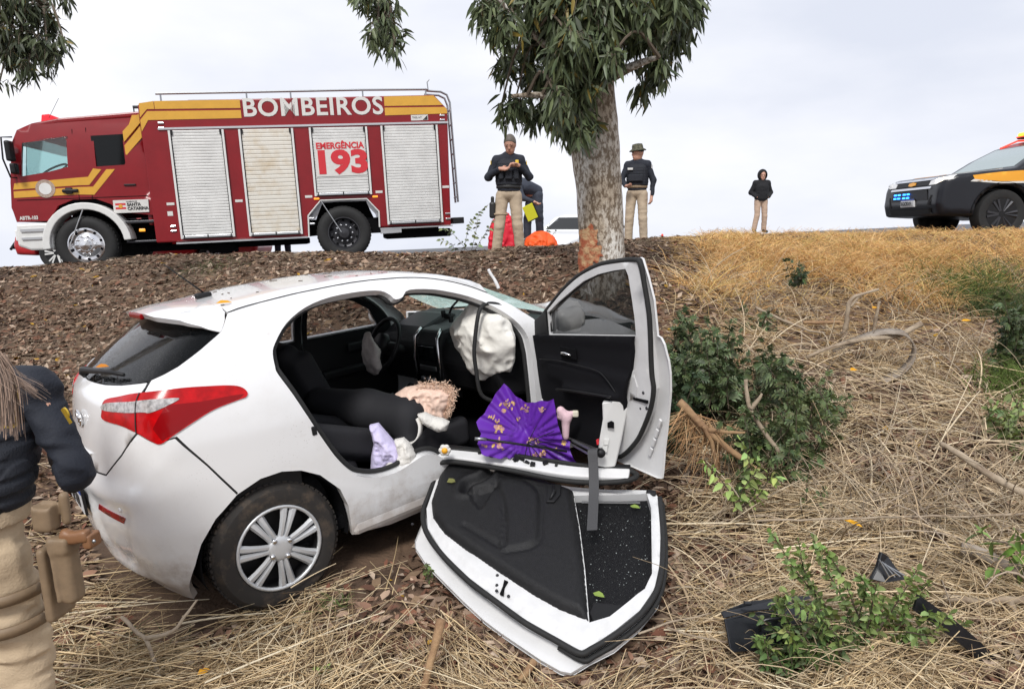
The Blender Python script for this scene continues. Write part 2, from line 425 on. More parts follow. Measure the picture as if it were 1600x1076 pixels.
# box body
body = MB(); body.prism([(1.15, .48), (3.82, .46), (3.84, .85), (4.09, 1.12), (4.94, 1.12), (5.15, .87), (5.14, .58), (6.52, .55), (6.58, 2.74), (6.34, 3.0), (1.38, 2.94), (1.13, 2.88)], (0, 0, 0), (1, 0, 0), (0, 0, 1), -WD, -.0)
body.build('box_body', 'fire_red', truck, bevel=.025)
MB().box((3.7, WD/2, .62), (5.2, WD-.5, .3)).build('subframe', 'black_soft', truck)
# cab: side profile extruded, roof rounded by bevel; openings laid as recessed glass
cabp = [(-1.06, .95), (-1.10, 1.2), (-1.06, 1.62), (-.95, 2.30), (-.86, 2.50), (-.62, 2.61), (-.2, 2.69), (.6, 2.75), (1.13, 2.79), (1.14, .98), (.62, 1.05), (.47, 1.2), (.24, 1.3), (-.13, 1.3), (-.38, 1.2), (-.55, .95)]
cab = panel('cab_near_side', dens(cabp, .12), [dens([(-.88, 1.72), (-.46, 1.78), (-.13, 1.86), (-.10, 2.31), (-.14, 2.36), (-.80, 2.28)], .1),
      dens([(.32, 1.85), (.78, 1.87), (.80, 1.90), (.80, 2.33), (.77, 2.36), (.33, 2.34)], .1)], lambda p: np.c_[p[:, 0], .05+.10*np.clip((p[:, 1]-1.7)/1.0, 0, 1)**2, p[:, 1]], 'fire_red', truck, step=.12, flange=.06, smooth=True, inward=lambda P: np.tile([0, 1., 0], (len(P), 1)))
c = MB(); top = [(-1.10, 1.2), (-1.06, 1.62)]
# front face, roof, rear wall, far side and floor of the cab
prof = [(-1.06, .95), (-1.10, 1.2), (-1.06, 1.62)]
c.prism([(-1.06, .95), (-1.12, 1.2), (-1.07, 1.64), (-.98, 1.66), (-1.0, .95)], (0, .06, 0), (1, 0, 0), (0, 0, 1), -(WD-.12), 0)
c.prism([(-.98, 2.28), (-.87, 2.50), (-.62, 2.61), (-.2, 2.69), (.6, 2.75), (1.13, 2.79), (1.13, 2.70), (.6, 2.66), (-.2, 2.60), (-.6, 2.52), (-.80, 2.42), (-.90, 2.27)], (0, .13, 0), (1, 0, 0), (0, 0, 1), -(WD-.26), 0)
c.box((1.08, WD/2, 1.75), (.08, WD-.2, 1.9))
c.prism([(-1.0, 1.0), (1.1, 1.0), (1.1, 1.80), (-1.0, 1.62)], (0, WD-.06, 0), (1, 0, 0), (0, 0, 1), -.05, 0)
c.prism([(-.12, 1.7), (.30, 1.7), (.30, 2.7), (-.12, 2.66)], (0, WD-.12, 0), (1, 0, 0), (0, 0, 1), -.05, 0)
c.prism([(.8, 1.7), (1.1, 1.7), (1.1, 2.75), (.8, 2.7)], (0, WD-.12, 0), (1, 0, 0), (0, 0, 1), -.05, 0)
c.build('cab_shell', 'fire_red', truck, bevel=.03)
MB().box((.1, WD/2, 1.22), (2.0, WD-.3, .25)).box((.0, WD/2, 1.55), (.5, WD-.5, .55), bev=.05).box((.25, WD/2, 2.05), (.14, WD-.5, .75), bev=.05).box((-.72, WD/2, 1.55), (.4, WD-.4, .35), bev=.05).build('cab_seats', 'black_soft', truck)
MB().box((.30, .9, 2.1), (.03, 1.4, .9)).build('bulkhead', 'black_soft', truck)
tside([(-.9, 1.68), (-.46, 1.74), (-.1, 1.82), (-.08, 2.38), (-.82, 2.31)], 'door_window', 'cab_glass', .09, .095)
tside([(.28, 1.8), (.83, 1.82), (.84, 2.4), (.29, 2.38)], 'crew_window', 'dark_glass', .085, .09)
MB().prism([(.10, 1.70), (WD-.1, 1.70), (WD-.14, 2.40), (.14, 2.40)], (-1.05, 0, 0), (0, 1, 0), (.13, 0, 1), 0, .01).build('windscreen', 'cab_glass', truck)
w = MB(); w.tube([(-.55+.2*math.cos(t), .62+.2*math.sin(t), 1.86+.1*math.cos(t)) for t in np.linspace(0, 2*PI, 20)], .018, 6); w.build('steering_wheel', 'black_plastic', truck)
# lower cab: white corner, arch, bumper
w = MB(); w.prism([(-1.08, .92), (-1.10, .54), (-.9, .45), (-.53, .44), (-.52, .80), (-.55, .92)], (0, .03, 0), (1, 0, 0), (0, 0, 1), -(WD-.06), 0); w.build('bumper', 'truck_white', truck, bevel=.04)
MB().box((-.8, .02, .80), (.42, .03, .05)).box((-.8, .02, .66), (.42, .03, .04)).build('bumper_step', 'alu', truck)
def arc(cx, cz, r, a0, a1, n): return [(cx+r*math.cos(a), cz+r*math.sin(a)) for a in np.linspace(a0, a1, n)]
tside(arc(0.04, .52, .72, PI*1.03, PI*.02, 22)+arc(.04, .52, .60, PI*.02, PI*1.03, 22), 'wheel_arch', 'truck_white', -.05, .30, bevel=.015)
MB().prism(arc(0.04, .52, .62, PI*1.0, 0, 18), (0, .02, 0), (1, 0, 0), (0, 0, 1), -.5, -.45).build('arch_liner', 'black_soft', truck)
# front lamp, grille (front face, seen edge-on)
MB().box((-1.13, WD/2, 1.30), (.03, WD-.5, .45), bev=.02).build('grille', 'black_plastic', truck)
for k in (-1, 1): MB().box((-1.12, WD/2+k*.95, .72), (.05, .35, .2), bev=.03).build('headlight', 'clear_lens', truck)
# yellow stripes on the cab
def band(pts, w0, name, off): 
    P = np.array(pts, float); tside(list(map(tuple, P))+[tuple(p) for p in (np.array(w0, float)[::-1])], name, 'fire_yellow', off-.006, off-.001)
band([(-1.0, 1.605), (-.01, 1.67), (.17, 1.68)], [(-1.03, 1.50), (-.01, 1.54), (.17, 1.54)], 'stripe', .05)
band([(-1.03, 1.47), (-.01, 1.51), (.23, 1.51)], [(-1.04, 1.36), (-.05, 1.385), (.23, 1.37)], 'stripe', .05)
band([(.17, 1.68), (.27, 1.82)], [(.17, 1.54), (.40, 1.80)], 'stripe', .05)
band([(.23, 1.51), (.48, 1.80)], [(.23, 1.37), (.62, 1.80)], 'stripe', .05)
def slantband(z0, z1, x0, x1, x2, x3, off):
    tside([(x0, z0), (x1, z0), (x3, z1), (x2, z1)], 'stripe', 'fire_yellow', off-.010, off+.04)
slantband(2.30, 2.72, .815, .815+.02, 1.0, 1.12, .10)
tside([(.82, 2.26), (1.12, 2.58), (1.12, 2.74), (.82, 2.44)], 'stripe', 'fire_yellow', .062, .10)
tside([(.82, 2.02), (1.12, 2.33), (1.12, 2.53), (.82, 2.20)], 'stripe', 'fire_yellow', .062, .10)
tside([(1.15, 2.42), (1.28, 2.62), (1.28, 2.765), (1.15, 2.62)], 'stripe', 'fire_yellow', -.008, -.002)
tside([(1.15, 2.66), (1.28, 2.80), (1.40, 2.80), (1.40, 2.935), (1.16, 2.90)], 'stripe', 'fire_yellow', -.008, -.002)
tside([(1.28, 2.615), (2.84, 2.625), (2.84, 2.765), (1.28, 2.765)], 'stripe', 'fire_yellow', -.008, -.002)
tside([(1.41, 2.80), (2.84, 2.80), (2.84, 2.945), (1.41, 2.935)], 'stripe', 'fire_yellow', -.008, -.002)
tside([(5.40, 2.635), (6.57, 2.655), (6.57, 2.73), (6.53, 2.775), (5.40, 2.775)], 'stripe', 'fire_yellow', -.008, -.002)
tside([(5.40, 2.805), (6.50, 2.81), (6.33, 2.985), (5.40, 2.975)], 'stripe', 'fire_yellow', -.008, -.002)
# cab door lines, handles
for x0, z0, x1, z1 in ((-.02, 1.3, .0, 2.5), (.19, 1.3, .22, 2.52), (.92, 1.05, .95, 2.55), (-1.0, 1.32, 1.1, 1.32)):
    MB().tube([(x0, .047+.10*max(0, (z0-1.7))**2, z0), (x1, .047+.10*max(0, z1-1.7)**2, z1)], .006, 6).build('door_gap', 'black_soft', truck)
MB().box((-.14, .03, 1.45), (.26, .05, .06), bev=.02).box((-.16, .035, 1.45), (.12, .05, .11), bev=.02).build('door_handle', 'black_plastic', truck)
MB().box((.83, .04, 1.52), (.2, .03, .03), bev=.01).build('door_handle', 'black_plastic', truck)
# mirror
m_ = MB(); m_.tube([(-.93, .06, 2.38), (-1.03, -.10, 2.36), (-1.04, -.13, 2.0), (-1.0, -.05, 1.70), (-.95, .05, 1.70)], .014, 6); m_.box((-.93, -.10, 2.13), (.09, .20, .34), bev=.03).box((-.91, -.08, 1.84), (.09, .18, .18), bev=.03); m_.build('mirror', 'black_plastic', truck)
# beacon
MB().prism([(-.56, 2.64), (-.53, 2.79), (-.42, 2.80), (-.22, 2.71), (-.2, 2.69)], (0, .35, 0), (1, 0, 0), (0, 0, 1), -1.7, 0).build('beacon', 'red_lens', truck, bevel=.02)
MB().tube([(-.4, .3, 2.72), (-.2, .3, 3.05)], .004, 5).build('antenna', 'black_plastic', truck)
MB().box((1.05, .25, 2.88), (.12, .06, .05), bev=.01).tube([(1.0, .25, 2.8), (1.0, .25, 2.9)], .012).build('siren_horn', 'dark_metal', truck)
# trim rail and shutters
tside([(1.42, 2.445), (6.58, 2.475), (6.58, 2.51), (1.42, 2.48)], 'trim_rail', 'alu', -.025, 0)
def shutter(a0, a1, z0, z1, m, slat):
    s = empty('roller_shutter', (0, -.034, 0), truck)
    n = int(round((z1-z0-.06)/slat))
    for k in range(n):
        zz = z0+.06+(k+.5)*(z1-z0-.06)/n; h = (z1-z0-.06)/n
        q = MB(); q.prism([(-.5*h+.002, .009), (-.30*h, .004), (.30*h, .002), (.5*h-.002, .005), (.5*h-.003, .03), (-.5*h+.003, .03)], (a0+.05, 0, zz), (0, 0, 1), (0, 1, 0), -(a1-a0-.10), 0); q.build('slat', m, s)
    MB().box(((a0+a1)/2, .035, (z0+z1)/2), (a1-a0-.06, .02, z1-z0)).build('backing', 'black_soft', s)
    for x in (a0+.022, a1-.022): MB().box((x, -.004, (z0+z1)/2), (.036, .03, z1-z0)).build('guide_rail', 'truck_white', s)
    for x in (a0+.048, a1-.048): MB().box((x, -.002, (z0+z1)/2), (.010, .022, z1-z0)).build('brush_seal', 'black_soft', s)
    MB().box(((a0+a1)/2, -.006, z0+.03), (a1-a0-.08, .035, .05), bev=.008).build('bottom_rail', 'alu', s)
    q = MB(); q.tube([(a0+.06, -.03, z0+.005), (a1-.06, -.03, z0+.005)], .010, 6)
    for x in (a0+.07, (a0+a1)/2, a1-.07): q.box((x, -.022, z0+.03), (.02, .02, .07))
    q.build('grab_bar', 'black_plastic', s)
    for x in (a0+.06, a1-.06): MB().box((x, -.012, z1-.04), (.035, .02, .08)).build('stop_block', 'black_plastic', s)
    return s
shutter(1.58, 2.52, .53, 2.43, 'shutter_grey', .052)
shutter(2.76, 3.72, .52, 2.43, 'shutter_stained', .075)
shutter(3.99, 5.05, 1.20, 2.435, 'shutter_grey', .052)
shutter(5.29, 6.37, .62, 2.445, 'shutter_grey', .052)
# EMERGENCIA panel and lettering
TX = lambda a, z, d=-.012: frame((a, d, z), (1, 0, .004), (0, 0, 1))
tside([(4.06, 1.55), (4.98, 1.56), (4.98, 2.20), (4.06, 2.19)], 'decal_panel', 'letter_white', -.0425, -.036)
text_obj('lettering_emergencia', 'EMERGÊNCIA', .155, 'letter_red', truck, TX(4.525, 2.10, -.046), sx=.93, bold=.006)
text_obj('lettering_number', '193', .56, 'letter_red', truck, TX(4.52, 1.79, -.046), sx=1.22, bold=.026)
text_obj('lettering_bombeiros', 'BOMBEIROS', .44, 'letter_white', truck, TX(4.12, 2.795, -.008), sx=1.02, bold=.009, depth=.001, spacing=1.06)
MB().box((3.735, -.010, 2.8), (.008, .012, .34)).build('panel_seam', 'fire_red', truck)
tside([(.51, 1.035), (1.09, 1.035), (1.10, 1.26), (.52, 1.26)], 'state_plate', 'letter_white', .028, .05)
fl = MB(); 
tside([(.55, 1.10), (.72, 1.10), (.72, 1.135), (.55, 1.135)], 'flag_bar', 'letter_red', .0255, .028); tside([(.55, 1.17), (.72, 1.17), (.72, 1.205), (.55, 1.205)], 'flag_bar', 'letter_red', .0255, .028)
tside(arc(.635, 1.152, .035, 0, 2*PI*.9, 10), 'flag_crest', 'fire_yellow', .023, .025)
text_obj('lettering_santa', 'SANTA', .075, 'letter_black', truck, TX(.855, 1.175, .024), sx=.95, bold=.003)
text_obj('lettering_catarina', 'CATARINA', .075, 'letter_black', truck, TX(.915, 1.105, .024), sx=.93, bold=.003)
text_obj('lettering_governo', 'GOVERNO DE', .028, 'letter_black', truck, TX(.82, 1.228, .024), sx=1)
text_obj('lettering_unit', 'ABTR-103', .085, 'letter_white', truck, TX(-.86, 1.01, .046), sx=.8, bold=.003)
cm = MB(); cm.prism(arc(-.53, 1.50, .155, 0, 2*PI*.96, 26), (0, 0, 0), (1, 0, 0), (0, 0, 1), -.049, -.038); cm.build('crest', 'seal_bronze', truck)
cm = MB(); cm.prism(arc(-.53, 1.50, .10, 0, 2*PI*.95, 22), (0, 0, 0), (1, 0, 0), (0, 0, 1), -.038, -.034); cm.build('crest_centre', 'truck_white', truck)
tside([(5.88, 2.535), (6.20, 2.54), (6.20, 2.64), (5.88, 2.635)], 'maker_plate', 'letter_white', -.006, -.001)
tside([(6.10, 2.545), (6.19, 2.545), (6.19, 2.63)], 'maker_mark', 'letter_black', -.009, -.0065)
text_obj('lettering_maker', 'TRIEL-HT', .05, 'letter_black', truck, TX(5.99, 2.588, -.007), sx=.9)
# small lamps, reflectors
for a, z in ((3.90, .80), (3.90, .70), (6.47, .78), (6.47, .68), (6.47, 2.62), (6.47, 2.54), (1.48, 2.56), (1.48, 2.48), (1.47, .76), (1.47, .68)): MB().box((a, -.008, z), (.10, .03, .035), bev=.01).build('marker_lamp', 'chrome', truck)
for a, z in ((1.47, 1.16), (2.64, 1.17), (3.88, 1.20), (5.18, 1.24), (6.46, 1.29)): MB().box((a, -.004, z), (.13, .006, .045)).build('reflector', 'letter_white', truck)
for a in (4.02, 5.10): MB().box((a, -.01, 1.155), (.10, .03, .035), bev=.01).build('side_lamp', 'amber_lens', truck)
MB().box((.93, .05, .72), (.10, .03, .05), bev=.01).build('side_lamp', 'amber_lens', truck)
tside([(1.40, .95), (1.49, .95), (1.49, 1.03), (1.40, 1.03)], 'fuel_label', 'letter_white', -.004, -.001)
# rear arch trim and roof
P_ = [(3.82, .46), (3.84, .85), (4.09, 1.12), (4.94, 1.12), (5.15, .87), (5.14, .58)]
MB().tube([(x, -.006, z) for x, z in P_], .016, 6).build('arch_trim', 'truck_white', truck)
tside([(3.86, .6), (4.1, 1.10), (4.93, 1.10), (5.12, .6)], 'arch_liner', 'black_soft', .5, .52)
MB().box((2.64, -.004, .455), (2.3, .03, .03)).box((5.85, -.004, .545), (1.4, .03, .025)).build('sill_trim', 'alu', truck)
tside([(5.16, .45), (5.55, .46), (5.55, .56), (5.16, .56)], 'step_plate', 'alu', -.01, .3)
MB().box((5.9, 1.0, .42), (1.3, 1.4, .16), bev=.03).build('tail_tank', 'black_soft', truck)
MB().box((6.68, WD/2, .64), (.22, WD-.1, .12), bev=.01).build('rear_bumper', 'black_plastic', truck)
# side step between cab and box
MB().box((.95, .28, .87), (.62, .45, .05), bev=.01).box((.95, .28, .52), (.55, .42, .04), bev=.01).box((.66, .28, .7), (.03, .4, .38)).box((1.22, .28, .7), (.05, .4, .40)).build('cab_step', 'dark_metal', truck)
MB().box((.95, .55, .68), (.6, .3, .5)).build('battery_box', 'black_soft', truck)
MB().box((2.3, .9, .38), (2.9, .8, .12), bev=.02).box((2.2, .5, .33), (.5, .3, .18), bev=.03).build('chassis_rail', 'black_soft', truck)
# roof rails and ladder
r = MB(); r.tube([(1.42, .12, 3.08), (2.86, .12, 3.095), (5.0, .12, 3.12), (6.25, .12, 3.12)], .022, 6)
for a, z in ((1.5, 2.94), (2.95, 2.95), (3.72, 2.96), (5.02, 2.98), (6.2, 3.0)): r.tube([(a, .12, z), (a, .12, z+.14)], .016, 6)
r.build('roof_rail', 'steel', truck)
r = MB(); r.tube([(1.42, WD-.12, 3.08), (6.25, WD-.12, 3.12)], .022, 6); r.build('roof_rail', 'steel', truck)
MB().box((3.6, .5, 2.995), (3.4, .3, .035)).build('roof_ladder', 'alu', truck)
for yb in (.25, .62):
    r = MB(); r.tube([(6.22, yb, 3.12), (6.5, yb, 3.10), (6.62, yb, 3.04), (6.67, yb, 2.9), (6.72, yb, 1.0)], .022, 7); r.build('ladder_rail', 'steel', truck)
for z in np.arange(1.1, 2.9, .28): MB().tube([(6.70-.02*(z-1)/2, .25, z), (6.70-.02*(z-1)/2, .62, z)], .015, 6).build('ladder_rung', 'steel', truck)
MB().tube([(6.25, .12, 3.1), (6.24, .12, 3.25), (6.28, .12, 3.30)], .012, 6).build('roof_hook', 'steel', truck)
# wheels
def truck_wheel(a, yb, rear):
    wv = empty('wheel', (a, yb, .5), truck)
    t = MB(); t.lathe([(.30, 0.005), (.33, -.012), (.40, -.022), (.46, -.012), (.492, .02), (.505, .05), (.505, .23), (.49, .26), (.42, .28), (.30, .27)], (0, 0, 0), (0, 1, 0), 40, True); t.build('tyre', 'rubber', wv, sharp=50)
    t = MB()
    for k in range(44):
        an = 2*PI*k/44; t.box((.503*math.cos(an), .14, .503*math.sin(an)), (.014, .2, .035), R=np.array([[math.cos(an), 0, -math.sin(an)], [0, 1, 0], [math.sin(an), 0, math.cos(an)]]))
    t.build('tread', 'rubber', wv)
    t = MB()
    if rear: t.lathe([(.302, 0.0), (.285, .0), (.275, .03), (.26, .13), (.22, .15), (.13, .13), (.12, .05), (.09, .02), (0.0, .01)], (0, 0, 0), (0, 1, 0), 32, cap=False)
    else: t.lathe([(.302, -.002), (.285, -.005), (.275, .02), (.265, .055), (.225, .035), (.18, -.005), (.14, -.02), (.10, -.02), (.085, -.075), (.0, -.085)], (0, 0, 0), (0, 1, 0), 32, cap=False)
    t.build('rim', 'dark_metal' if rear else 'chrome', wv, sharp=35)
    for k in range(10):
        t = MB(); an = 2*PI*k/10; t.lathe([(.018, 0), (.016, -.04), (.0, -.045)], (.155*math.cos(an), (.13 if rear else -.018), .155*math.sin(an)), (0, 1, 0), 8)
        t.build('wheel_nut', 'chrome', wv)
    for k in range(10):
        t = MB(); an = 2*PI*(k+.5)/10; t.lathe([(.026, -.004), (.0, -.0045)], (.245*math.cos(an), (.128 if rear else .04), .245*math.sin(an)), (0, 1, 0), 8)
        t.build('vent_hole', 'black_soft', wv)
    return wv
truck_wheel(0, 0.0, False); truck_wheel(4.47, 0.0, True)
for a in (0, 4.47):
    t = MB(); t.lathe([(.1, 0), (.48, 0.), (.5, .04), (.5, .24), (.48, .28), (.1, .28)], (a, WD-.28, .5), (0, 1, 0), 32); t.build('far_wheel', 'rubber', truck, sharp=50)
MB().tube([(0, WD/2, .5), (0, .2, .5)], .07).tube([(4.47, .1, .5), (4.47, WD-.1, .5)], .10).build('axle', 'black_soft', truck)
MB().tube([(.08, -.03, 1.21), (-.24, -.05, .52)], .010, 6).tube([(4.09, -.03, 1.12), (4.42, -.04, .52)], .008, 6).build('brace_strap', 'alu', truck)
# ---------------------------------------------------------------- car body surface (implicit, car frame: x fwd, y left, z up)
def _tab(xs, ys, n=600, sm=14):
    X = np.linspace(xs[0], xs[-1], n); Y = np.interp(X, xs, ys)
    k = np.exp(-np.linspace(-2, 2, 2*sm+1)**2); k /= k.sum()
    Yp = np.concatenate([2*Y[0]-Y[sm:0:-1], Y, 2*Y[-1]-Y[-2:-sm-2:-1]])
    return X, np.convolve(Yp, k, 'valid')
_YZ = _tab([.05,.15,.25,.36,.50,.70,.88,.98,1.06,1.14,1.24,1.34,1.44,1.60],
           [.74,.765,.80,.822,.838,.842,.836,.822,.80,.765,.705,.645,.585,.49])
_XR = _tab([.05,.16,.26,.40,.52,.68,.76,.90,1.02,1.10,1.17,1.27,1.40,1.60],
           [-.42,-.49,-.57,-.625,-.645,-.64,-.61,-.595,-.575,-.55,-.465,-.315,-.115,.19], sm=10)
_ZT = _tab([-.9,-.30,0,.36,.7,1.0,1.25,1.42,1.7,2.02,2.15,2.4,2.7,3.0,3.2,3.32,3.4],
           [1.34,1.405,1.438,1.468,1.474,1.462,1.42,1.37,1.235,1.065,1.03,.99,.94,.87,.78,.60,.3], sm=8)
def car_half(x, z):
    b = np.interp(z, *_YZ)
    r = np.clip(.15-x, 0, None); fr = np.clip(x-2.2, 0, None)
    return b-.13*r**2/.6-.10*fr**2/.9
def smax(a, b, k):
    h = np.clip(.5+.5*(a-b)/k, 0, 1)
    return b*(1-h)+a*h+k*h*(1-h)
def car_F(x, y, z):
    x, y, z = np.broadcast_arrays(np.asarray(x, float), np.asarray(y, float), np.asarray(z, float))
    a = np.abs(y)-car_half(x, z)
    r = (np.interp(z, *_XR)+.26*y*y-x)*.85
    t = (z-np.interp(x, *_ZT)+.075*y*y)*.9
    return smax(smax(a, r, .10), t, .07)
def car_solve(org, dr, t0=0., t1=3., n=150):
    """outermost-from-outside hit of F=0 along org+t*dr for t from t1 down to t0 (arrays)"""
    org = np.atleast_2d(org); dr = np.atleast_2d(dr); m = max(len(org), len(dr))
    org = np.broadcast_to(org, (m, 3)); dr = np.broadcast_to(dr, (m, 3))
    ts = np.linspace(t1, t0, n)
    P = org[:, None]+dr[:, None]*ts[None, :, None]
    V = car_F(P[..., 0], P[..., 1], P[..., 2])
    ins = V < 0
    i = np.where(ins.any(1), ins.argmax(1), n-1); i = np.clip(i, 1, n-1)
    a = ts[i-1].copy(); b = ts[i].copy()
    for _ in range(26):
        c = (a+b)/2; Q = org+dr*c[:, None]
        neg = car_F(Q[:, 0], Q[:, 1], Q[:, 2]) < 0
        b = np.where(neg, c, b); a = np.where(neg, a, c)
    return org+dr*((a+b)/2)[:, None]
def car_side(x, z, s=-1):
    x = np.asarray(x, float); z = np.asarray(z, float)
    return car_solve(np.c_[x, 0*x, z], np.array([[0, s, 0]]), 0, 1.2)
AX = .55
def car_cyl(ph, z):
    ph = np.asarray(ph, float)
    return car_solve(np.c_[0*ph+AX, 0*ph, z], np.c_[-np.cos(ph), -np.sin(ph), 0*ph], 0, 3.)
def car_top(x, y):
    x = np.asarray(x, float)
    return car_solve(np.c_[x, y, 0*x+.3], np.array([[0, 0, 1.]]), 0, 1.6)
# ---------------------------------------------------------------- crashed white hatchback
def _rot(y, p, r):
    Rz = np.array([[np.cos(y), -np.sin(y), 0], [np.sin(y), np.cos(y), 0], [0, 0, 1]])
    Ry = np.array([[np.cos(p), 0, -np.sin(p)], [0, 1, 0], [np.sin(p), 0, np.cos(p)]])
    Rx = np.array([[1, 0, 0], [0, np.cos(r), -np.sin(r)], [0, np.sin(r), np.cos(r)]])
    return Rz@Ry@Rx
CR = _rot(*np.radians([39.9, 6.2, -2.9])); CO = np.array([-1.57, 3.74, -.05])
def car2w(p): return np.atleast_2d(p)@CR.T+CO
CM = Matrix([[*CR[i], CO[i]] for i in range(3)]+[[0, 0, 0, 1]])
car = empty('crashed_car', M=CM)
tag(car, 'white hatchback wrecked against the tree, its right side cut open', 'car')
# paint with road dirt low down, mud specks
pm = mat('car_paint', (.74, .74, .74), .22, coat=.7)
def _dirty(m, c_clean, c_mud, z0, z1, sc=9., amt=.8):
    n = m.node_tree.nodes; l = m.node_tree.links; b = n['Principled BSDF']
    t = n.new('ShaderNodeTexCoord'); sp = n.new('ShaderNodeSeparateXYZ'); l.new(t.outputs['Object'], sp.inputs[0])
    mr = n.new('ShaderNodeMapRange'); mr.inputs['From Min'].default_value = z1; mr.inputs['From Max'].default_value = z0; l.new(sp.outputs['Z'], mr.inputs['Value'])
    z = n.new('ShaderNodeTexNoise'); z.inputs['Scale'].default_value = sc; z.inputs['Detail'].default_value = 8; z.inputs['Roughness'].default_value = .7; l.new(t.outputs['Object'], z.inputs['Vector'])
    a = n.new('ShaderNodeMath'); a.operation = 'MULTIPLY_ADD'; l.new(mr.outputs[0], a.inputs[0]); a.inputs[1].default_value = .55; 
    s2 = n.new('ShaderNodeMath'); s2.operation = 'SUBTRACT'; l.new(z.outputs['Fac'], s2.inputs[0]); s2.inputs[1].default_value = .62
    l.new(s2.outputs[0], a.inputs[2])
    m2 = n.new('ShaderNodeMapRange'); m2.inputs['From Min'].default_value = .0; m2.inputs['From Max'].default_value = .30; m2.inputs['To Max'].default_value = amt; l.new(a.outputs[0], m2.inputs['Value'])
    mx = n.new('ShaderNodeMix'); mx.data_type = 'RGBA'; mx.inputs['A'].default_value = (*c_clean, 1); mx.inputs['B'].default_value = (*c_mud, 1)
    l.new(m2.outputs[0], mx.inputs['Factor'])
    # faint film of grime everywhere
    z3 = n.new('ShaderNodeTexNoise'); z3.inputs['Scale'].default_value = 3.; z3.inputs['Detail'].default_value = 10; z3.inputs['Roughness'].default_value = .75; l.new(t.outputs['Object'], z3.inputs['Vector'])
    m3 = n.new('ShaderNodeMapRange'); m3.inputs['From Min'].default_value = .5; m3.inputs['From Max'].default_value = .8; m3.inputs['To Max'].default_value = .18; l.new(z3.outputs['Fac'], m3.inputs['Value'])
    my = n.new('ShaderNodeMix'); my.data_type = 'RGBA'; my.inputs['B'].default_value = (.42, .38, .33, 1); l.new(mx.outputs['Result'], my.inputs['A']); l.new(m3.outputs[0], my.inputs['Factor'])
    vs = n.new('ShaderNodeTexVoronoi'); vs.inputs['Scale'].default_value = 75; vs.inputs['Randomness'].default_value = 1; l.new(t.outputs['Object'], vs.inputs['Vector'])
    ms_ = n.new('ShaderNodeMapRange'); ms_.inputs['From Min'].default_value = .10; ms_.inputs['From Max'].default_value = .16; ms_.inputs['To Min'].default_value = 1; ms_.inputs['To Max'].default_value = 0; l.new(vs.outputs['Distance'], ms_.inputs['Value'])
    zz = n.new('ShaderNodeTexNoise'); zz.inputs['Scale'].default_value = 4.; zz.inputs['Detail'].default_value = 6; l.new(t.outputs['Object'], zz.inputs['Vector'])
    mz = n.new('ShaderNodeMapRange'); mz.inputs['From Min'].default_value = .52; mz.inputs['From Max'].default_value = .72; mz.inputs['To Max'].default_value = .6; l.new(zz.outputs['Fac'], mz.inputs['Value'])
    mm = n.new('ShaderNodeMath'); mm.operation = 'MULTIPLY'; l.new(ms_.outputs[0], mm.inputs[0]); l.new(mz.outputs[0], mm.inputs[1])
    mq = n.new('ShaderNodeMix'); mq.data_type = 'RGBA'; mq.inputs['B'].default_value = (.17, .12, .08, 1); l.new(my.outputs['Result'], mq.inputs['A']); l.new(mm.outputs[0], mq.inputs['Factor']); my = mq
    l.new(my.outputs['Result'], b.inputs['Base Color'])
    mr2 = n.new('ShaderNodeMapRange'); mr2.inputs['To Min'].default_value = .22; mr2.inputs['To Max'].default_value = .8; l.new(m2.outputs[0], mr2.inputs['Value']); l.new(mr2.outputs[0], b.inputs['Roughness'])
_dirty(pm, (.74, .74, .74), (.26, .19, .135), .10, .50, amt=.55)
mat('door_paint', (.68, .68, .68), .25, coat=.3, var=.06, vscale=6)
mat('car_inner_white', (.62, .62, .62), .35, var=.08, vscale=12)
mat('tail_red', (.46, .002, .004), .22, spec=.25, coat=.12, var=.35, vscale=18)
mat('tail_dark', (.24, .002, .004), .2, spec=.2, coat=.1)
mat('tail_clear', (.46, .44, .43), .15, .2, coat=.2, var=.6, vscale=50)
mat('trim_fabric', (.008, .008, .010), .9, spec=.15, bump=.25, bscale=400, var=.3, vscale=200)
mat('seat_black', (.018, .018, .021), .75, spec=.3, bump=.15, bscale=350)
mat('headliner', (.18, .18, .18), .9)
mat('silver_paint', (.56, .57, .58), .35, .4, coat=.2, var=.06, vscale=10)
mat('tyre_brown', (.020, .017, .015), .8, color2=(.09, .065, .045), ramp=(.5, .8), vscale=14)
mat('dirt', (.075, .045, .028), .95, color2=(.12, .08, .05), vscale=30, bump=.6, bscale=80)
# rain-wet tinted glass
gm = mat('tint_glass', (.003, .0035, .004), .05, spec=.10, bump=.0)
n = gm.node_tree.nodes; l = gm.node_tree.links; b_ = n['Principled BSDF']; t = n.new('ShaderNodeTexCoord'); vo = n.new('ShaderNodeTexVoronoi'); vo.inputs['Scale'].default_value = 130
l.new(t.outputs['Object'], vo.inputs['Vector']); mr = n.new('ShaderNodeMapRange'); mr.inputs['From Min'].default_value = .05; mr.inputs['From Max'].default_value = .35; mr.inputs['To Min'].default_value = 1; mr.inputs['To Max'].default_value = 0
l.new(vo.outputs['Distance'], mr.inputs['Value']); bp = n.new('ShaderNodeBump'); bp.inputs['Strength'].default_value = .8; bp.inputs['Distance'].default_value = .004; l.new(mr.outputs[0], bp.inputs['Height']); l.new(bp.outputs[0], b_.inputs['Normal'])
mat('side_glass', (.05, .055, .055), .03, trans=.0, alpha=.55, spec=.6)
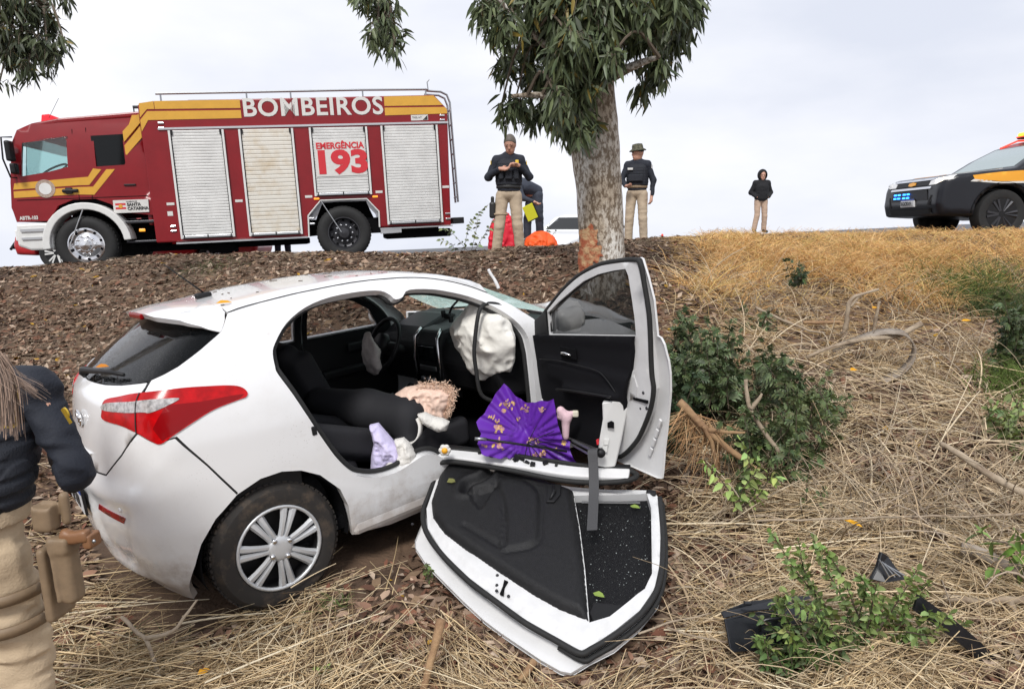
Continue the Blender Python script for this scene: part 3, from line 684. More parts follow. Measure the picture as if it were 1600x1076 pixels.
# ---- outlines measured on the body surface, (angle, z) round the tail and (x, z) on the side
LIGHT = [(.378,1.092),(.48,1.112),(.587,1.128),(.717,1.128),(.816,1.112),(.902,1.093),(.942,1.074),(.96,1.049),(.953,1.032),(.926,1.028),(.845,1.013),(.784,.984),(.721,.945),(.68,.917),(.65,.935),(.602,.973),(.52,.999),(.378,1.012),(.364,1.045)]
CLEAR = [(.393,1.082),(.601,1.100),(.680,1.098),(.735,1.086),(.70,1.066),(.65,1.050),(.604,1.056),(.378,1.052)]
GLR = [(0,1.392),(.25,1.388),(.5,1.376),(.66,1.366),(.767,1.350),(.844,1.322),(.805,1.29),(.772,1.261),(.707,1.211),(.661,1.188),(.609,1.17),(.438,1.154),(.29,1.147),(0,1.143)]
APER = [(.147,1.133),(.158,1.186),(.185,1.227),(.273,1.304),(.396,1.36),(.539,1.386),(.711,1.387),(.824,1.373),(.87,1.342),(.888,1.317),(.934,1.32),(.988,1.35),(1.124,1.333),(1.242,1.297),(1.356,1.25),(1.464,1.185),(1.566,1.096),(1.63,1.0),(1.645,.90),(1.64,.7),(1.635,.5),(1.60,.40),(1.50,.37),(1.1,.36),(.98,.40),(.90,.47),(.825,.492),(.759,.479),(.658,.456),(.539,.464),(.441,.504),(.392,.548),(.34,.628),(.293,.726),(.237,.863),(.188,.992),(.148,1.096)]
ARCH = [(-.385,.19),(-.36,.343),(-.322,.437),(-.248,.533),(-.144,.615),(-.035,.655),(.064,.658),(.154,.633),(.241,.58),(.33,.474),(.363,.371),(.374,.20)]
def x_at_ph(ph, z, s=-1):
    q = car_cyl(np.atleast_1d(ph), np.atleast_1d(z))[0]; return (q[0], z)
inw = lambda P: -np.stack([(car_F(P[:, 0]+e[0], P[:, 1]+e[1], P[:, 2]+e[2])-car_F(P[:, 0]-e[0], P[:, 1]-e[1], P[:, 2]-e[2])) for e in (np.eye(3)*.004)], 1)/.008
def fcyl(off=0.):
    def f(P):
        Q = car_cyl(P[:, 0], P[:, 1])
        if off: Q = Q-inw(Q)/(np.linalg.norm(inw(Q), axis=1)[:, None]+1e-9)*off
        return Q
    return f
def fside(s=-1, off=0.):
    def f(P):
        Q = car_side(P[:, 0], P[:, 1], s)
        if off: Q = Q-inw(Q)/(np.linalg.norm(inw(Q), axis=1)[:, None]+1e-9)*off
        return Q
    return f
def ftop(off=0.):
    def f(P):
        Q = car_top(P[:, 0], P[:, 1])
        if off: Q = Q+np.array([0, 0, off])
        return Q
    return f
sm = lambda pts, n, closed=True: spline(pts, n, closed)
mir = lambda L: [(-a, z) for a, z in L][::-1]
# --- body side: rear edge follows glass, tail light and bumper joint
gap = [(.844,1.322),(.805,1.29),(.772,1.261),(.707,1.211),(.661,1.188),(.617,1.172),(.612,1.13),(.604,.975),(.66,.925),(.727,.935),(.80,.785),(.874,.622)]
rearedge = [x_at_ph(a, z) for a, z in dens(gap, .04, False)]
seamtop = [(1.72,1.06),(1.60,1.165),(1.48,1.25),(1.36,1.315),(1.24,1.362),(1.12,1.394),(.98,1.416),(.8,1.43),(.6,1.433),(.4,1.428),(.2,1.415),(.04,1.395)]
front = [(.374,.20),(.6,.165),(1.2,.165),(1.72,.17),(1.80,.4),(1.80,.85),(1.76,1.0)]
side_out = rearedge+[tuple(p) for p in ARCH[4:]]+[tuple(p) for p in dens(front, .08, False)][1:]+[tuple(p) for p in dens(seamtop, .05, False)]
side_out = np.array(side_out)
aper_s = sm(APER, 110)
side_r = panel('body_side', side_out, [aper_s], fside(-1), 'car_paint', car, step=.035, flange=.05, inward=inw)
side_l = panel('body_side', side_out, [aper_s], fside(1), 'car_paint', car, step=.06, flange=.05, inward=inw)
# stepped door jamb: lip inside the aperture with black weather strip
def aper_off(k):
    c = aper_s.mean(0); d = np.roll(aper_s, -1, 0)-np.roll(aper_s, 1, 0); nrm = np.c_[-d[:, 1], d[:, 0]]; nrm /= np.linalg.norm(nrm, axis=1)[:, None]
    if ((aper_s+nrm*.01-c)**2).sum() > ((aper_s-c)**2).sum(): nrm = -nrm
    return aper_s+nrm*k
jo, ji = aper_off(-.002), aper_off(.022)
Vj = []; base = car_side(jo[:, 0], np.clip(jo[:, 1], .2, 1.43)); b2 = car_side(jo[:, 0], np.clip(jo[:, 1], .2, 1.43)); m_ = len(jo)
Vj = [tuple(p+np.array([0, .045, 0])) for p in base]+[(ji[i, 0], base[i, 1]+.05, ji[i, 1]) for i in range(m_)]
for s_ in (1, -1):
    mesh_obj('door_jamb', [(x, y*s_, z) for x, y, z in Vj], [(k, (k+1) % m_, m_+(k+1) % m_, m_+k) for k in range(m_)], 'car_inner_white', car, True)
    MB().tube([(ji[i, 0], s_*(base[i, 1]+.048), ji[i, 1]) for i in list(range(m_))+[0, 1]], .013, 7, False).build('weather_strip', 'rubber', car, smooth=True)
# jamb step line pressed into the side, outside the aperture
jl = aper_off(-.030); ok = [i for i in range(m_) if jl[i, 1] < 1.36 and jl[i, 0] < .42 and jl[i, 1] > .42]
# roof
roof_o = [(x, -abs(car_side(np.array([x]), np.array([z]))[0, 1])+.003) for x, z in seamtop[2:]]
roof_poly = dens([(x, y) for x, y in roof_o]+[(x, -y) for x, y in roof_o[::-1]], .06)
panel('roof', roof_poly, [], ftop(), 'car_paint', car, step=.07, flange=.025, inward=lambda P: np.tile([0, 0, -1.], (len(P), 1)))
panel('roof_lining', roof_poly*np.array([1, .97]), [], ftop(-.04), 'headliner', car, step=.1, flange=0)
# roof gutter seams
for s_ in (-1, 1):
    MB().tube([(*p[:2], p[2]+.001) for p in [car_top(np.array([x]), np.array([s_*abs(y)]))[0] for x, y in spline(roof_o, 30)]], .0028, 5).build('roof_seam', 'rubber', car)
# spoiler: built from section curves across the tail, continuing the roof line backwards
secs = []
for s0 in np.linspace(-1, 1, 49):
    s_, sg = abs(s0), (1 if s0 >= 0 else -1)
    if s_ < .62: tf = car_top(np.array([.035]), np.array([-sg*s_/.62*.50]))[0]
    else: tf = car_cyl(np.array([sg*np.interp(s_, [.62, .72, .84, .93, 1], [.70, .775, .835, .853, .846])]), np.array([np.interp(s_, [.62, .72, .84, .93, 1], [1.428, 1.422, 1.398, 1.362, 1.325])]))[0]
    if .56 < s_ < .68: tf = tf*.5+.5*car_top(np.array([tf[0]]), np.array([tf[1]]))[0]
    ph = s0*.842; zl = np.interp(abs(ph), [0, .25, .5, .66, .767, .842], [1.392, 1.388, 1.376, 1.366, 1.350, 1.323]); bq = car_cyl(np.array([ph]), np.array([zl-.004]))[0]
    out = np.array([-math.cos(ph), -math.sin(ph)*.35, 0]); out /= np.linalg.norm(out)
    ex = np.interp(s_, [0, .5, .8, .95, 1], [.10, .088, .05, .012, .0]); up_ = np.interp(s_, [0, .8, 1], [.040, .034, .004])
    e1 = bq+out*(ex+.008*(ex > .01))+np.array([0, 0, up_]); e0 = bq+out*ex*.96+np.array([0, 0, up_*.3])
    mid = (tf+e1)/2+np.array([0, 0, .010*(1-s_)+.002]); m2 = tf*.2+e1*.8+np.array([0, 0, .006*(1-s_)])
    secs.append([tf+np.array([0, 0, .002]), mid, m2, e1, e0, e0+np.array([.02, 0, -.006*(1-s_)]), bq])
ns = len(secs); k_ = len(secs[0])
so = mesh_obj('spoiler', [p for s_ in secs for p in s_], [(i*k_+j, i*k_+j+1, (i+1)*k_+j+1, (i+1)*k_+j) for i in range(ns-1) for j in range(k_-1)], 'car_paint', car, True, None, 50)
MB().box((car_cyl(np.array([0.]), np.array([1.39]))[0][0]-.108, 0, 1.408), (.02, .26, .03), bev=.008).build('high_brake_lamp', 'tail_dark', car)
# rear window
gl = [tuple(p) for p in dens(GLR, .05, False)]; glass_poly = np.array(gl+[(-a, z) for a, z in gl[::-1][1:-1]])
panel('rear_window', glass_poly, [], fcyl(-.004), 'tint_glass', car, step=.045, flange=.01, inward=inw, asp=1.6)
panel('window_surround', glass_poly*np.array([1.012, 1])+0, [], fcyl(-.014), 'black_plastic', car, step=.1, flange=0, asp=1.6)
# tailgate
tg_r = [(0,1.139),(.29,1.142),(.438,1.149),(.6,1.164),(.604,1.13),(.595,.975),(.489,.87),(.349,.762),(.186,.757),(0,.755)]
tg = [tuple(p) for p in dens(tg_r, .04, False)]; tg_poly = np.array(tg+[(-a, z) for a, z in tg[::-1][1:-1]])
panel('tailgate', tg_poly, [], fcyl(), 'car_paint', car, step=.035, flange=.02, inward=inw, asp=1.6)
panel('tailgate_handle', dens([(-.2, .80), (.2, .80), (.22, .835), (-.22, .835)], .04), [], fcyl(.014), 'car_paint', car, step=.02, flange=.02, inward=inw, asp=1.6)
# bumper: lower tail, wraps to the wheel arch
bp_r = [(0,.748),(.186,.750),(.352,.754),(.493,.863),(.598,.968),(.66,.922),(.721,.928),(.796,.778),(.868,.615)]
arc_r = [(float(np.arctan2(q[1]*-1, -(q[0]-AX))), q[2]) for q in car_side(np.array([a for a, z in ARCH[:5]][::-1]), np.array([z for a, z in ARCH[:5]][::-1]))]
bb = [(.60,.135),(.5,.125),(.35,.15),(.2,.19),(0,.20)]
bl = [tuple(p) for p in dens(bp_r+arc_r+bb, .05, False)]; bump_poly = np.array(bl+[(-a, z) for a, z in bl[::-1][1:-1]])
def fbump(P):
    Q = fcyl()(P); n_ = -inw(Q); n_ /= np.linalg.norm(n_, axis=1)[:, None]; ph = np.abs(P[:, 0]); z = P[:, 1]
    # sculpted lower corner: inset panel round the reflector, lip below, soft crease to the tail light
    cr_ = np.interp(z, [.28, .69, .85, .95], [.40, .545, .70, .74]); ins = 1/(1+np.exp((ph-cr_)/.018))
    lo = np.clip((z-.27)/.03, 0, 1)*np.clip((.66-z)/.05, 0, 1)*np.clip((ph-.16)/.03, 0, 1)
    d = -.016*ins*lo+.012*np.exp(-((z-.27)/.035)**2)*ins+.006*np.exp(-((z-.70)/.03)**2)*np.clip(1-ph/.6, 0, 1)+.004*np.exp(-((ph-cr_)/.03)**2)
    return Q+n_*d[:, None]
panel('rear_bumper', bump_poly, [], fbump, 'car_paint', car, step=.022, flange=.03, inward=inw, asp=1.5)
panel('bumper_underside', dens([(-.6, .13), (.6, .13), (.6, .30), (-.6, .30)], .06), [], fcyl(-.05), 'black_soft', car, step=.1, flange=0, asp=1.5)
for s_ in (1, -1):
    L_ = [(.239,.600),(.462,.582),(.440,.553),(.222,.572)]
    panel('reflector', dens([(a*s_, z) for a, z in L_], .03), [], lambda P: fbump(P)-inw(fbump(P))*.004, 'tail_dark', car, step=.02, flange=.01, inward=inw, asp=1.5)
    q = fbump(np.array([[.433*s_, .616]]))[0]; MB().lathe([(.012, 0), (.011, .004), (.004, .005), (0, .004)], q, -inw(q[None])[0], 12).build('parking_sensor', 'paint_white', car, smooth=True)
    # tail light
    lt = panel('tail_light', dens([(a*s_, z) for a, z in sm(LIGHT, 70)], .03), [], lambda P: fcyl(.006)(P)+0, 'tail_red', car, step=.022, flange=.02, inward=inw, asp=1.4)
    panel('clear_lens', dens([(a*s_, z) for a, z in sm(CLEAR, 40)], .03), [], fcyl(.0085), 'tail_clear', lt, step=.02, flange=.004, inward=inw, asp=1.4)
    panel('dark_lens', dens([(a*s_, z) for a, z in [(.70,1.070),(.80,1.055),(.90,1.052),(.945,1.047),(.93,1.034),(.845,1.02),(.78,.99),(.72,.952),(.685,.93),(.66,.985),(.68,1.03)]], .03), [], fcyl(.0078), 'tail_dark', lt, step=.02, flange=.003, inward=inw, asp=1.4)
    MB().tube(fcyl(.0085)(dens([(.596*s_, 1.127), (.600*s_, .975)], .02, False)), .0028, 5).build('lens_gap', 'rubber', lt)
# shut lines drawn by real dark gaskets behind the gaps
for s_ in (1, -1):
    MB().tube(fcyl(-.004)(dens([(a*s_, z) for a, z in [(.612,1.168),(.600,1.13),(.600,.972),(.491,.867),(.350,.757),(.186,.753),(0,.751)]], .03, False)), .006, 5).build('tailgate_gasket', 'rubber', car)
    MB().tube(fcyl(-.004)(dens([(a*s_, z) for a, z in [(.724,.931),(.798,.782),(.871,.618)]], .03, False)), .004, 5).build('bumper_gasket', 'rubber', car)
# number plate, emblem, wiper
def onrear(ph, z, off=.0): q = car_cyl(np.array([ph]), np.array([z]))[0]; nn = -inw(q[None])[0]; nn /= np.linalg.norm(nn); return q+nn*off, nn
q, nn = onrear(0, .60, .012)
mat('plate_white', (.62, .63, .64), .4); mat('plate_blue', (.03, .07, .30), .4)
pl = empty('number_plate', q, car); 
MB().box((0, 0, 0), (.012, .40, .13), bev=.004).build('plate_frame', 'black_plastic', pl)
MB().box((-.007, 0, -.01), (.004, .38, .095)).build('plate_face', 'plate_white', pl); MB().box((-.007, 0, .048), (.004, .38, .02)).build('plate_band', 'plate_blue', pl)
text_obj('plate_number', 'QJP 3E93', .085, 'letter_black', pl, frame((-.0105, 0, -.01), (0, -1, 0), (0, 0, 1)), sx=.82, bold=.003, depth=.001)
q, nn = onrear(.10, .985, .006)
em = MB(); em.tube([q+np.array([-.004, -.058*math.cos(t), .036*math.sin(t)]) for t in np.linspace(0, 2*PI, 26)], .006, 6)
for k in (-1, 1): em.tube([q+np.array([-.004, k*.022+.004, .026]), q+np.array([-.004, k*.022-.004, -.026])], .0055, 6)
em.tube([q+np.array([-.004, -.022, .006]), q+np.array([-.004, .022, -.006])], .0055, 6); em.build('emblem', 'chrome', car, smooth=True)
q, nn = onrear(-.04, 1.155, .02); q2, _ = onrear(.30, 1.175, .03); q3, _ = onrear(.42, 1.178, .014)
wp = MB(); wp.lathe([(.028, -.01), (.026, .02), (.014, .028), (0, .03)], q, nn, 14); wp.tube([q+nn*.02, q2, q3], [.017, .012, .008], 8); wp.build('rear_wiper', 'black_plastic', car, smooth=True)
ap = car_top(np.array([.10]), np.array([-.03]))[0]
a_ = MB(); a_.box(ap+np.array([0, 0, .012]), (.085, .045, .03), bev=.012); a_.tube([ap+np.array([.01, 0, .02]), ap+np.array([-.16, 0, .20])], [.005, .0028], 6); a_.build('antenna', 'black_plastic', car, smooth=True)
# fuel flap side latch bits on the jamb
q = car_side(np.array([.235, .29]), np.array([.80, .70]))
MB().box(q[0]+np.array([.015, .004, .0]), (.025, .02, .045), bev=.006).build('door_striker', 'black_plastic', car)
# front: fenders, hood, crumpled
rk = lambda P, a: np.c_[vnoise(P, 3.1, 5), vnoise(P, 3.3, 6), vnoise(P, 2.9, 7)]*a
def fcrush(base):
    def f(P):
        Q = base(P); k = np.clip((Q[:, 0]-2.1)/1.0, 0, 1)[:, None]; Q = Q+rk(Q, .09)*k; Q[:, 2] += k[:, 0]*.05*np.sin(Q[:, 0]*9); Q[:, 0] -= .25*k[:, 0]**2; return Q
    return f
fo = [(1.81,.17),(2.10,.17),(2.16,.35),(2.26,.52),(2.42,.62),(2.58,.62),(2.74,.52),(2.84,.35),(2.9,.22),(3.1,.25),(3.2,.5),(3.1,.72),(2.7,.86),(2.4,.93),(2.1,.98),(1.80,1.03),(1.81,.85)]
for s_ in (-1, 1): panel('front_fender', dens(fo, .06), [], fcrush(fside(s_)), 'car_paint', car, step=.07, flange=.03, inward=inw)
hp = dens([(2.06, -.66), (2.6, -.70), (3.0, -.66), (3.2, -.45), (3.24, 0), (3.2, .45), (3.0, .66), (2.6, .70), (2.06, .66), (2.0, 0)], .08)
panel('bonnet', hp, [], lambda P: fcrush(ftop(.012))(P), 'car_paint', car, step=.08, flange=.02, inward=lambda P: np.tile([0, 0, -1.], (len(P), 1)))
panel('front_bumper', dens([(PI-.22, .2), (PI-.22, .66), (PI+.22, .66), (PI+.22, .2)], .05), [], lambda P: fcrush(fcyl())(P), 'car_paint', car, step=.06, flange=.02, inward=inw)
MB().box((2.45, 0, .55), (.9, 1.2, .5), bev=.1).build('engine_bay', 'black_soft', car)
# windscreen, shattered
wm = mat('cracked_glass', (.62, .76, .72), .12, alpha=.62, spec=.5)
n = wm.node_tree.nodes; l = wm.node_tree.links; b_ = n['Principled BSDF']; t = n.new('ShaderNodeTexCoord')
v1 = n.new('ShaderNodeTexVoronoi'); v1.feature = 'DISTANCE_TO_EDGE'; v1.inputs['Scale'].default_value = 11; l.new(t.outputs['Object'], v1.inputs['Vector'])
v2 = n.new('ShaderNodeTexVoronoi'); v2.feature = 'DISTANCE_TO_EDGE'; v2.inputs['Scale'].default_value = 34; l.new(t.outputs['Object'], v2.inputs['Vector'])
mn_ = n.new('ShaderNodeMath'); mn_.operation = 'MINIMUM'; l.new(v1.outputs['Distance'], mn_.inputs[0]); l.new(v2.outputs['Distance'], mn_.inputs[1])
mr = n.new('ShaderNodeMapRange'); mr.inputs['From Min'].default_value = .0; mr.inputs['From Max'].default_value = .06; mr.inputs['To Min'].default_value = 1.; mr.inputs['To Max'].default_value = .62; l.new(mn_.outputs[0], mr.inputs['Value']); l.new(mr.outputs[0], b_.inputs['Alpha'])
mx = n.new('ShaderNodeMix'); mx.data_type = 'RGBA'; mx.inputs['A'].default_value = (.42, .56, .52, 1); mx.inputs['B'].default_value = (.72, .86, .82, 1); l.new(mr.outputs[0], mx.inputs['Factor']); l.new(mx.outputs['Result'], b_.inputs['Base Color'])
wp_ = dens([(1.20, -.52), (1.34, -.56), (1.66, -.63), (2.03, -.70), (2.05, 0), (2.03, .70), (1.66, .63), (1.34, .56), (1.20, .52), (1.17, 0)], .07)
tr = n.new('ShaderNodeBsdfTranslucent'); tr.inputs['Color'].default_value = (.62, .86, .78, 1); ms = n.new('ShaderNodeMixShader'); ms.inputs[0].default_value = .62
l.new(b_.outputs[0], ms.inputs[1]); l.new(tr.outputs[0], ms.inputs[2]); mt = n.new('ShaderNodeMixShader'); tp0 = n.new('ShaderNodeBsdfTransparent'); l.new(mr.outputs[0], mt.inputs[0]); l.new(tp0.outputs[0], mt.inputs[1]); l.new(ms.outputs[0], mt.inputs[2])
for k_ in list(b_.inputs['Alpha'].links): l.remove(k_)
b_.inputs['Alpha'].default_value = 1.0; l.new(mt.outputs[0], n['Material Output'].inputs['Surface'])
panel('windscreen', wp_, [], lambda P: ftop(-.008)(P)+np.c_[0*P[:, 0], 0*P[:, 0], .012*vnoise(np.c_[P, 0*P[:, 0]], 5, 3)], 'cracked_glass', car, step=.08, flange=.0)
# left-hand doors, seen from inside through the open side
dl = aper_off(.002); dpoly = np.array(dl)
winl = [np.array(dens(w_, .06)) for w_ in ([(.30, 1.02), (.86, 1.00), (.86, 1.33), (.55, 1.345), (.40, 1.32), (.30, 1.24)], [(.95, 1.0), (1.52, .985), (1.44, 1.14), (1.30, 1.23), (1.12, 1.29), (.95, 1.32)])]
def clipx(poly, x0, sg):
    P = np.asarray(poly, float); out = []
    for a, b in zip(P, np.roll(P, -1, 0)):
        ia, ib = sg*(a[0]-x0) >= 0, sg*(b[0]-x0) >= 0
        if ia: out.append(a)
        if ia != ib: out.append(a+(b-a)*(x0-a[0])/(b[0]-a[0]))
    return np.array(out)
for nm_, sg_, x0_, w_ in (('left_rear_door', -1, .905, winl[0]), ('left_front_door', 1, .913, winl[1])):
    ld = empty(nm_, parent=car)
    panel('door_skin', dens(clipx(dpoly, x0_, sg_), .06), [w_], fside(1, -.002), 'car_paint', ld, step=.07, flange=.03, inward=inw)
    panel('door_trim', dens(clipx(aper_off(.012), x0_, sg_), .06), [w_], fside(1, -.06), 'black_plastic', ld, step=.07, flange=.0)
    panel('window_glass', w_, [], fside(1, -.02), 'side_glass', ld, step=.1, flange=0)
at = lambda x, y, z: np.array([x, y, z])
MB().box((1.28, .735, .70), (.55, .06, .07), bev=.02).box((.55, .74, .72), (.45, .06, .06), bev=.02).box((1.32, .76, .86), (.16, .03, .07), bev=.02).build('left_armrest', 'black_plastic', car)
# left door mirror
MB().box((1.62, .93, 1.02), (.12, .18, .13), bev=.05).build('left_mirror', 'car_paint', car, smooth=True)
# floor, firewall, wheel tubs, rear shelf, sill
MB().box((.92, 0, .27), (2.0, 1.50, .06)).box((1.9, 0, .62), (.06, 1.46, .78)).box((-.05, 0, .42), (.5, 1.3, .30)).build('floor_pan', 'black_soft', car)
for s_ in (-1, 1):
    MB().box((1.05, s_*.765, .27), (1.35, .07, .17), bev=.03).build('sill', 'car_paint', car)
    tb = MB(); pts = arc(0.01, .30, .352, -.25, PI+.25, 44); tb.prism(pts, (0, s_*.56, 0), (1, 0, 0), (0, 0, 1), -.02, .02)
    V = [(x, s_*y, z) for y in (.56, .785) for x, z in pts]; m_ = len(pts); tb.add(V, [(k, k+1, m_+k+1, m_+k) for k in range(m_-1)]); tb.build('wheel_housing', 'black_soft', car)
panel('rear_inner_trim', dens([(-.95, .5), (.95, .5), (.95, 1.36), (.80, 1.36), (.78, 1.15), (-.78, 1.15), (-.80, 1.36), (-.95, 1.36)], .08), [], fcyl(-.07), 'black_plastic', car, step=.1, flange=0, asp=1.5)
MB().box((-.15, 0, 1.00), (.55, 1.15, .02)).build('parcel_shelf', 'black_plastic', car)
for s_ in (-1, 1):   # inner quarter trim
    panel('quarter_trim', dens([(-.25, .45), (.16, .45), (.21, .98), (.16, 1.13), (.20, 1.25), (.30, 1.35), (.05, 1.33), (-.25, 1.1)], .08), [], fside(s_, -.06), 'black_plastic', car, step=.1, flange=0)
# dashboard
d_ = MB(); d_.prism([(1.95, .55), (1.52, .60), (1.46, .78), (1.50, .92), (1.60, .98), (1.98, 1.04), (2.0, .6)], (0, .70, 0), (1, 0, 0), (0, 0, 1), 0, 1.40); d_.build('dashboard', 'black_plastic', car, bevel=.03)
MB().prism([(1.50, .92), (1.57, .985), (1.75, 1.045), (1.85, 1.04), (1.85, .9)], (0, .60, 0), (1, 0, 0), (0, 0, 1), 0, .42).build('instrument_hood', 'black_plastic', car, bevel=.03)
cs = empty('centre_stack', (0, 0, 0), car)
MB().prism([(1.60, .50), (1.44, .62), (1.445, .90), (1.50, .99), (1.62, 1.0)], (0, .14, 0), (1, 0, 0), (0, 0, 1), 0, .28).build('stack_body', 'black_plastic', cs, bevel=.02)
for s_ in (-1, 1): MB().tube([(1.435, s_*.14, .62), (1.432, s_*.15, .80), (1.45, s_*.135, .95), (1.50, s_*.12, 1.0)], .011, 6).build('silver_trim', 'chrome', cs, smooth=True)
MB().box((1.438, 0, .84), (.012, .2, .10), bev=.004).build('screen', 'dark_glass', cs)
MB().box((1.436, 0, .74), (.014, .2, .035), bev=.006).build('radio_keys', 'steel', cs)
for k in (-1, 0, 1): MB().lathe([(.022, 0), (.020, -.02), (0, -.022)], (1.436, k*.062, .665), (1, 0, 0), 14).build('climate_knob', 'steel', cs, smooth=True)
MB().box((1.05, 0, .42), (.85, .20, .26), bev=.04).build('centre_console', 'black_plastic', car)
MB().tube([(1.30, 0, .52), (1.28, 0, .64)], .012, 8).lathe([(.0, .68), (.024, .665), (.026, .64), (.012, .62)], (1.28, 0, 0), (0, 0, 1), 12).build('gear_lever', 'black_plastic', car, smooth=True)
MB().tube([(.95, .02, .55), (1.16, .02, .63)], .014, 8).build('handbrake', 'dark_metal', car, smooth=True)
# steering wheel
sw = empty('steering_wheel', (1.33, .37, .90), car); sa = np.array([-.88, 0, .47]); su = np.array([0, 1, 0.]); sv = np.cross(sa, su)
MB().tube([.185*(math.cos(t)*su+math.sin(t)*sv) for t in np.linspace(0, 2*PI, 40)], .016, 8, False).build('rim', 'black_plastic', sw, smooth=True)
MB().lathe([(.0, -.05), (.07, -.045), (.075, 0), (.05, .02), (.0, .02)], (0, 0, 0), -sa, 16).tube([(0, -.17, 0), (0, .17, 0)], .018, 6).tube([(0, 0, 0), .17*sv], .02, 6).tube([(0, 0, 0), (.30, 0, -.16)], .035, 8).build('hub', 'black_plastic', sw, smooth=True)
# mirror, phone mount
MB().box((1.33, .03, 1.29), (.03, .22, .065), bev=.02).tube([(1.34, .03, 1.30), (1.40, .03, 1.36)], .012).build('inside_mirror', 'black_plastic', car)
pmn = MB(); pmn.lathe([(.0, 0), (.045, .004), (.04, .02), (.015, .03), (0, .03)], (1.66, -.16, 1.20), (-.5, 0, -.9), 14); pmn.tube([(1.65, -.16, 1.18), (1.60, -.13, 1.13), (1.59, -.10, 1.08)], .008, 6); pmn.box((1.585, -.09, 1.07), (.02, .09, .04), bev=.01).box((1.58, -.13, 1.055), (.03, .02, .05), bev=.006).box((1.58, -.05, 1.085), (.03, .02, .05), bev=.006); pmn.build('phone_mount', 'black_plastic', car)
# airbags: crumpled pillows
mat('airbag', (.78, .76, .70), .85, bump=.2, bscale=60)
mat('airbag_dirty', (.50, .45, .43), .85, bump=.2, bscale=60, var=.2, vscale=20)
def crumple(c, r, Rm, amp, sc, seed):
    def f(P):
        q = P-np.array(c); d = sd_ell(P, c, r, Rm)
        w = P+.03*np.c_[vnoise(P, 6, 91), vnoise(P, 6, 92), vnoise(P, 6, 93)]
        return d-amp*.5+amp*2.0*np.abs(vnoise(w, sc, seed))+amp*1.15*np.abs(vnoise(w, sc*2.1, seed+1))+amp*.42*np.abs(vnoise(w, sc*4.3, seed+2))
    return f
sdf_obj('passenger_airbag', crumple((1.50, -.57, .96), (.15, .27, .25), None, .030, 4.6, 4), (1.22, -.96, .60), (1.80, -.18, 1.28), .0085, 'airbag', car)
sdf_obj('driver_airbag', crumple((1.19, .30, .86), (.05, .10, .16), None, .016, 9, 8), (1.05, .12, .62), (1.36, .50, 1.1), .011, 'airbag_dirty', car)
# seats
def seat(x, y, rec, name='front_seat'):
    s_ = empty(name, (x, y, .30), car); ca, sa_ = math.cos(rec), math.sin(rec); Rm = np.array([[ca, 0, sa_], [0, 1, 0], [-sa_, 0, ca]])
    f1 = lambda P: union([sd_box(P, (.05, 0, .13), (.27, .24, .09), .06), sd_box(P, (.06, .22, .16), (.25, .05, .09), .045), sd_box(P, (.06, -.22, .16), (.25, .05, .09), .045)], .03)
    sdf_obj('cushion', f1, (-.3, -.34, -.02), (.42, .34, .32), .018, 'seat_black', s_)
    bc = np.array([-.22, 0, .18])
    f2 = lambda P: union([sd_box(P, bc+Rm@np.array([0, 0, .30]), (.075, .23, .32), .06, Rm), sd_box(P, bc+Rm@np.array([.04, .22, .28]), (.08, .045, .26), .04, Rm), sd_box(P, bc+Rm@np.array([.04, -.22, .28]), (.08, .045, .26), .04, Rm)], .03)
    c1 = bc+Rm@np.array([0, 0, .33]); sdf_obj('backrest', f2, c1-.46, c1+.46, .018, 'seat_black', s_)
    hc = bc+Rm@np.array([.01, 0, .74]); f3 = lambda P: sd_box(P, hc, (.05, .13, .09), .045, Rm); sdf_obj('headrest', f3, hc-.2, hc+.2, .018, 'seat_black', s_)
    MB().tube([bc+Rm@np.array([0, -.05, .6]), hc+np.array([0, -.05, 0])], .007, 6).tube([bc+Rm@np.array([0, .05, .6]), hc+np.array([0, .05, 0])], .007, 6).build('headrest_posts', 'steel', s_)
    return s_
seat(.98, .36, -.35)
seat(.98, -.36, -1.20)
def w2car(p): return (np.array(p)-CO)@CR
tb_ = MB()
rg = np.random.default_rng(77)
for k in range(45):
    xx, yy = rg.uniform(-.05, 1.2), rg.uniform(-.5, .5); p_ = car_top(np.array([xx]), np.array([yy]))[0]; a = rg.uniform(0, PI); L_ = rg.uniform(.008, .05); tb_.box(p_+np.array([0, 0, .002]), (L_, rg.uniform(.002, .006), .003), R=_rot(a, 0, 0))
mat('debris', (.09, .055, .03), .9); tag(tb_.build('roof_debris', 'debris', car), kind='stuff')
rs = empty('rear_seat', (.1, 0, .3), car)
sdf_obj('cushion', lambda P: sd_box(P, (.20, 0, .12), (.27, .60, .10), .06), (-.12, -.66, -.02), (.52, .66, .3), .022, 'seat_black', rs)
Rr = _rot(0, .0, 0)
cr_, sr_ = math.cos(-.30), math.sin(-.30); RmB = np.array([[cr_, 0, sr_], [0, 1, 0], [-sr_, 0, cr_]])
sdf_obj('backrest', lambda P: sd_box(P, (-.06, 0, .48), (.07, .60, .34), .06, RmB), (-.32, -.66, .08), (.2, .66, .88), .022, 'seat_black', rs)
for yy in (-.36, .36): sdf_obj('headrest', lambda P: sd_box(P, (-.17, yy, .88), (.045, .12, .07), .04, RmB), (-.3, yy-.16, .76), (-.02, yy+.16, 1.0), .02, 'seat_black', rs)
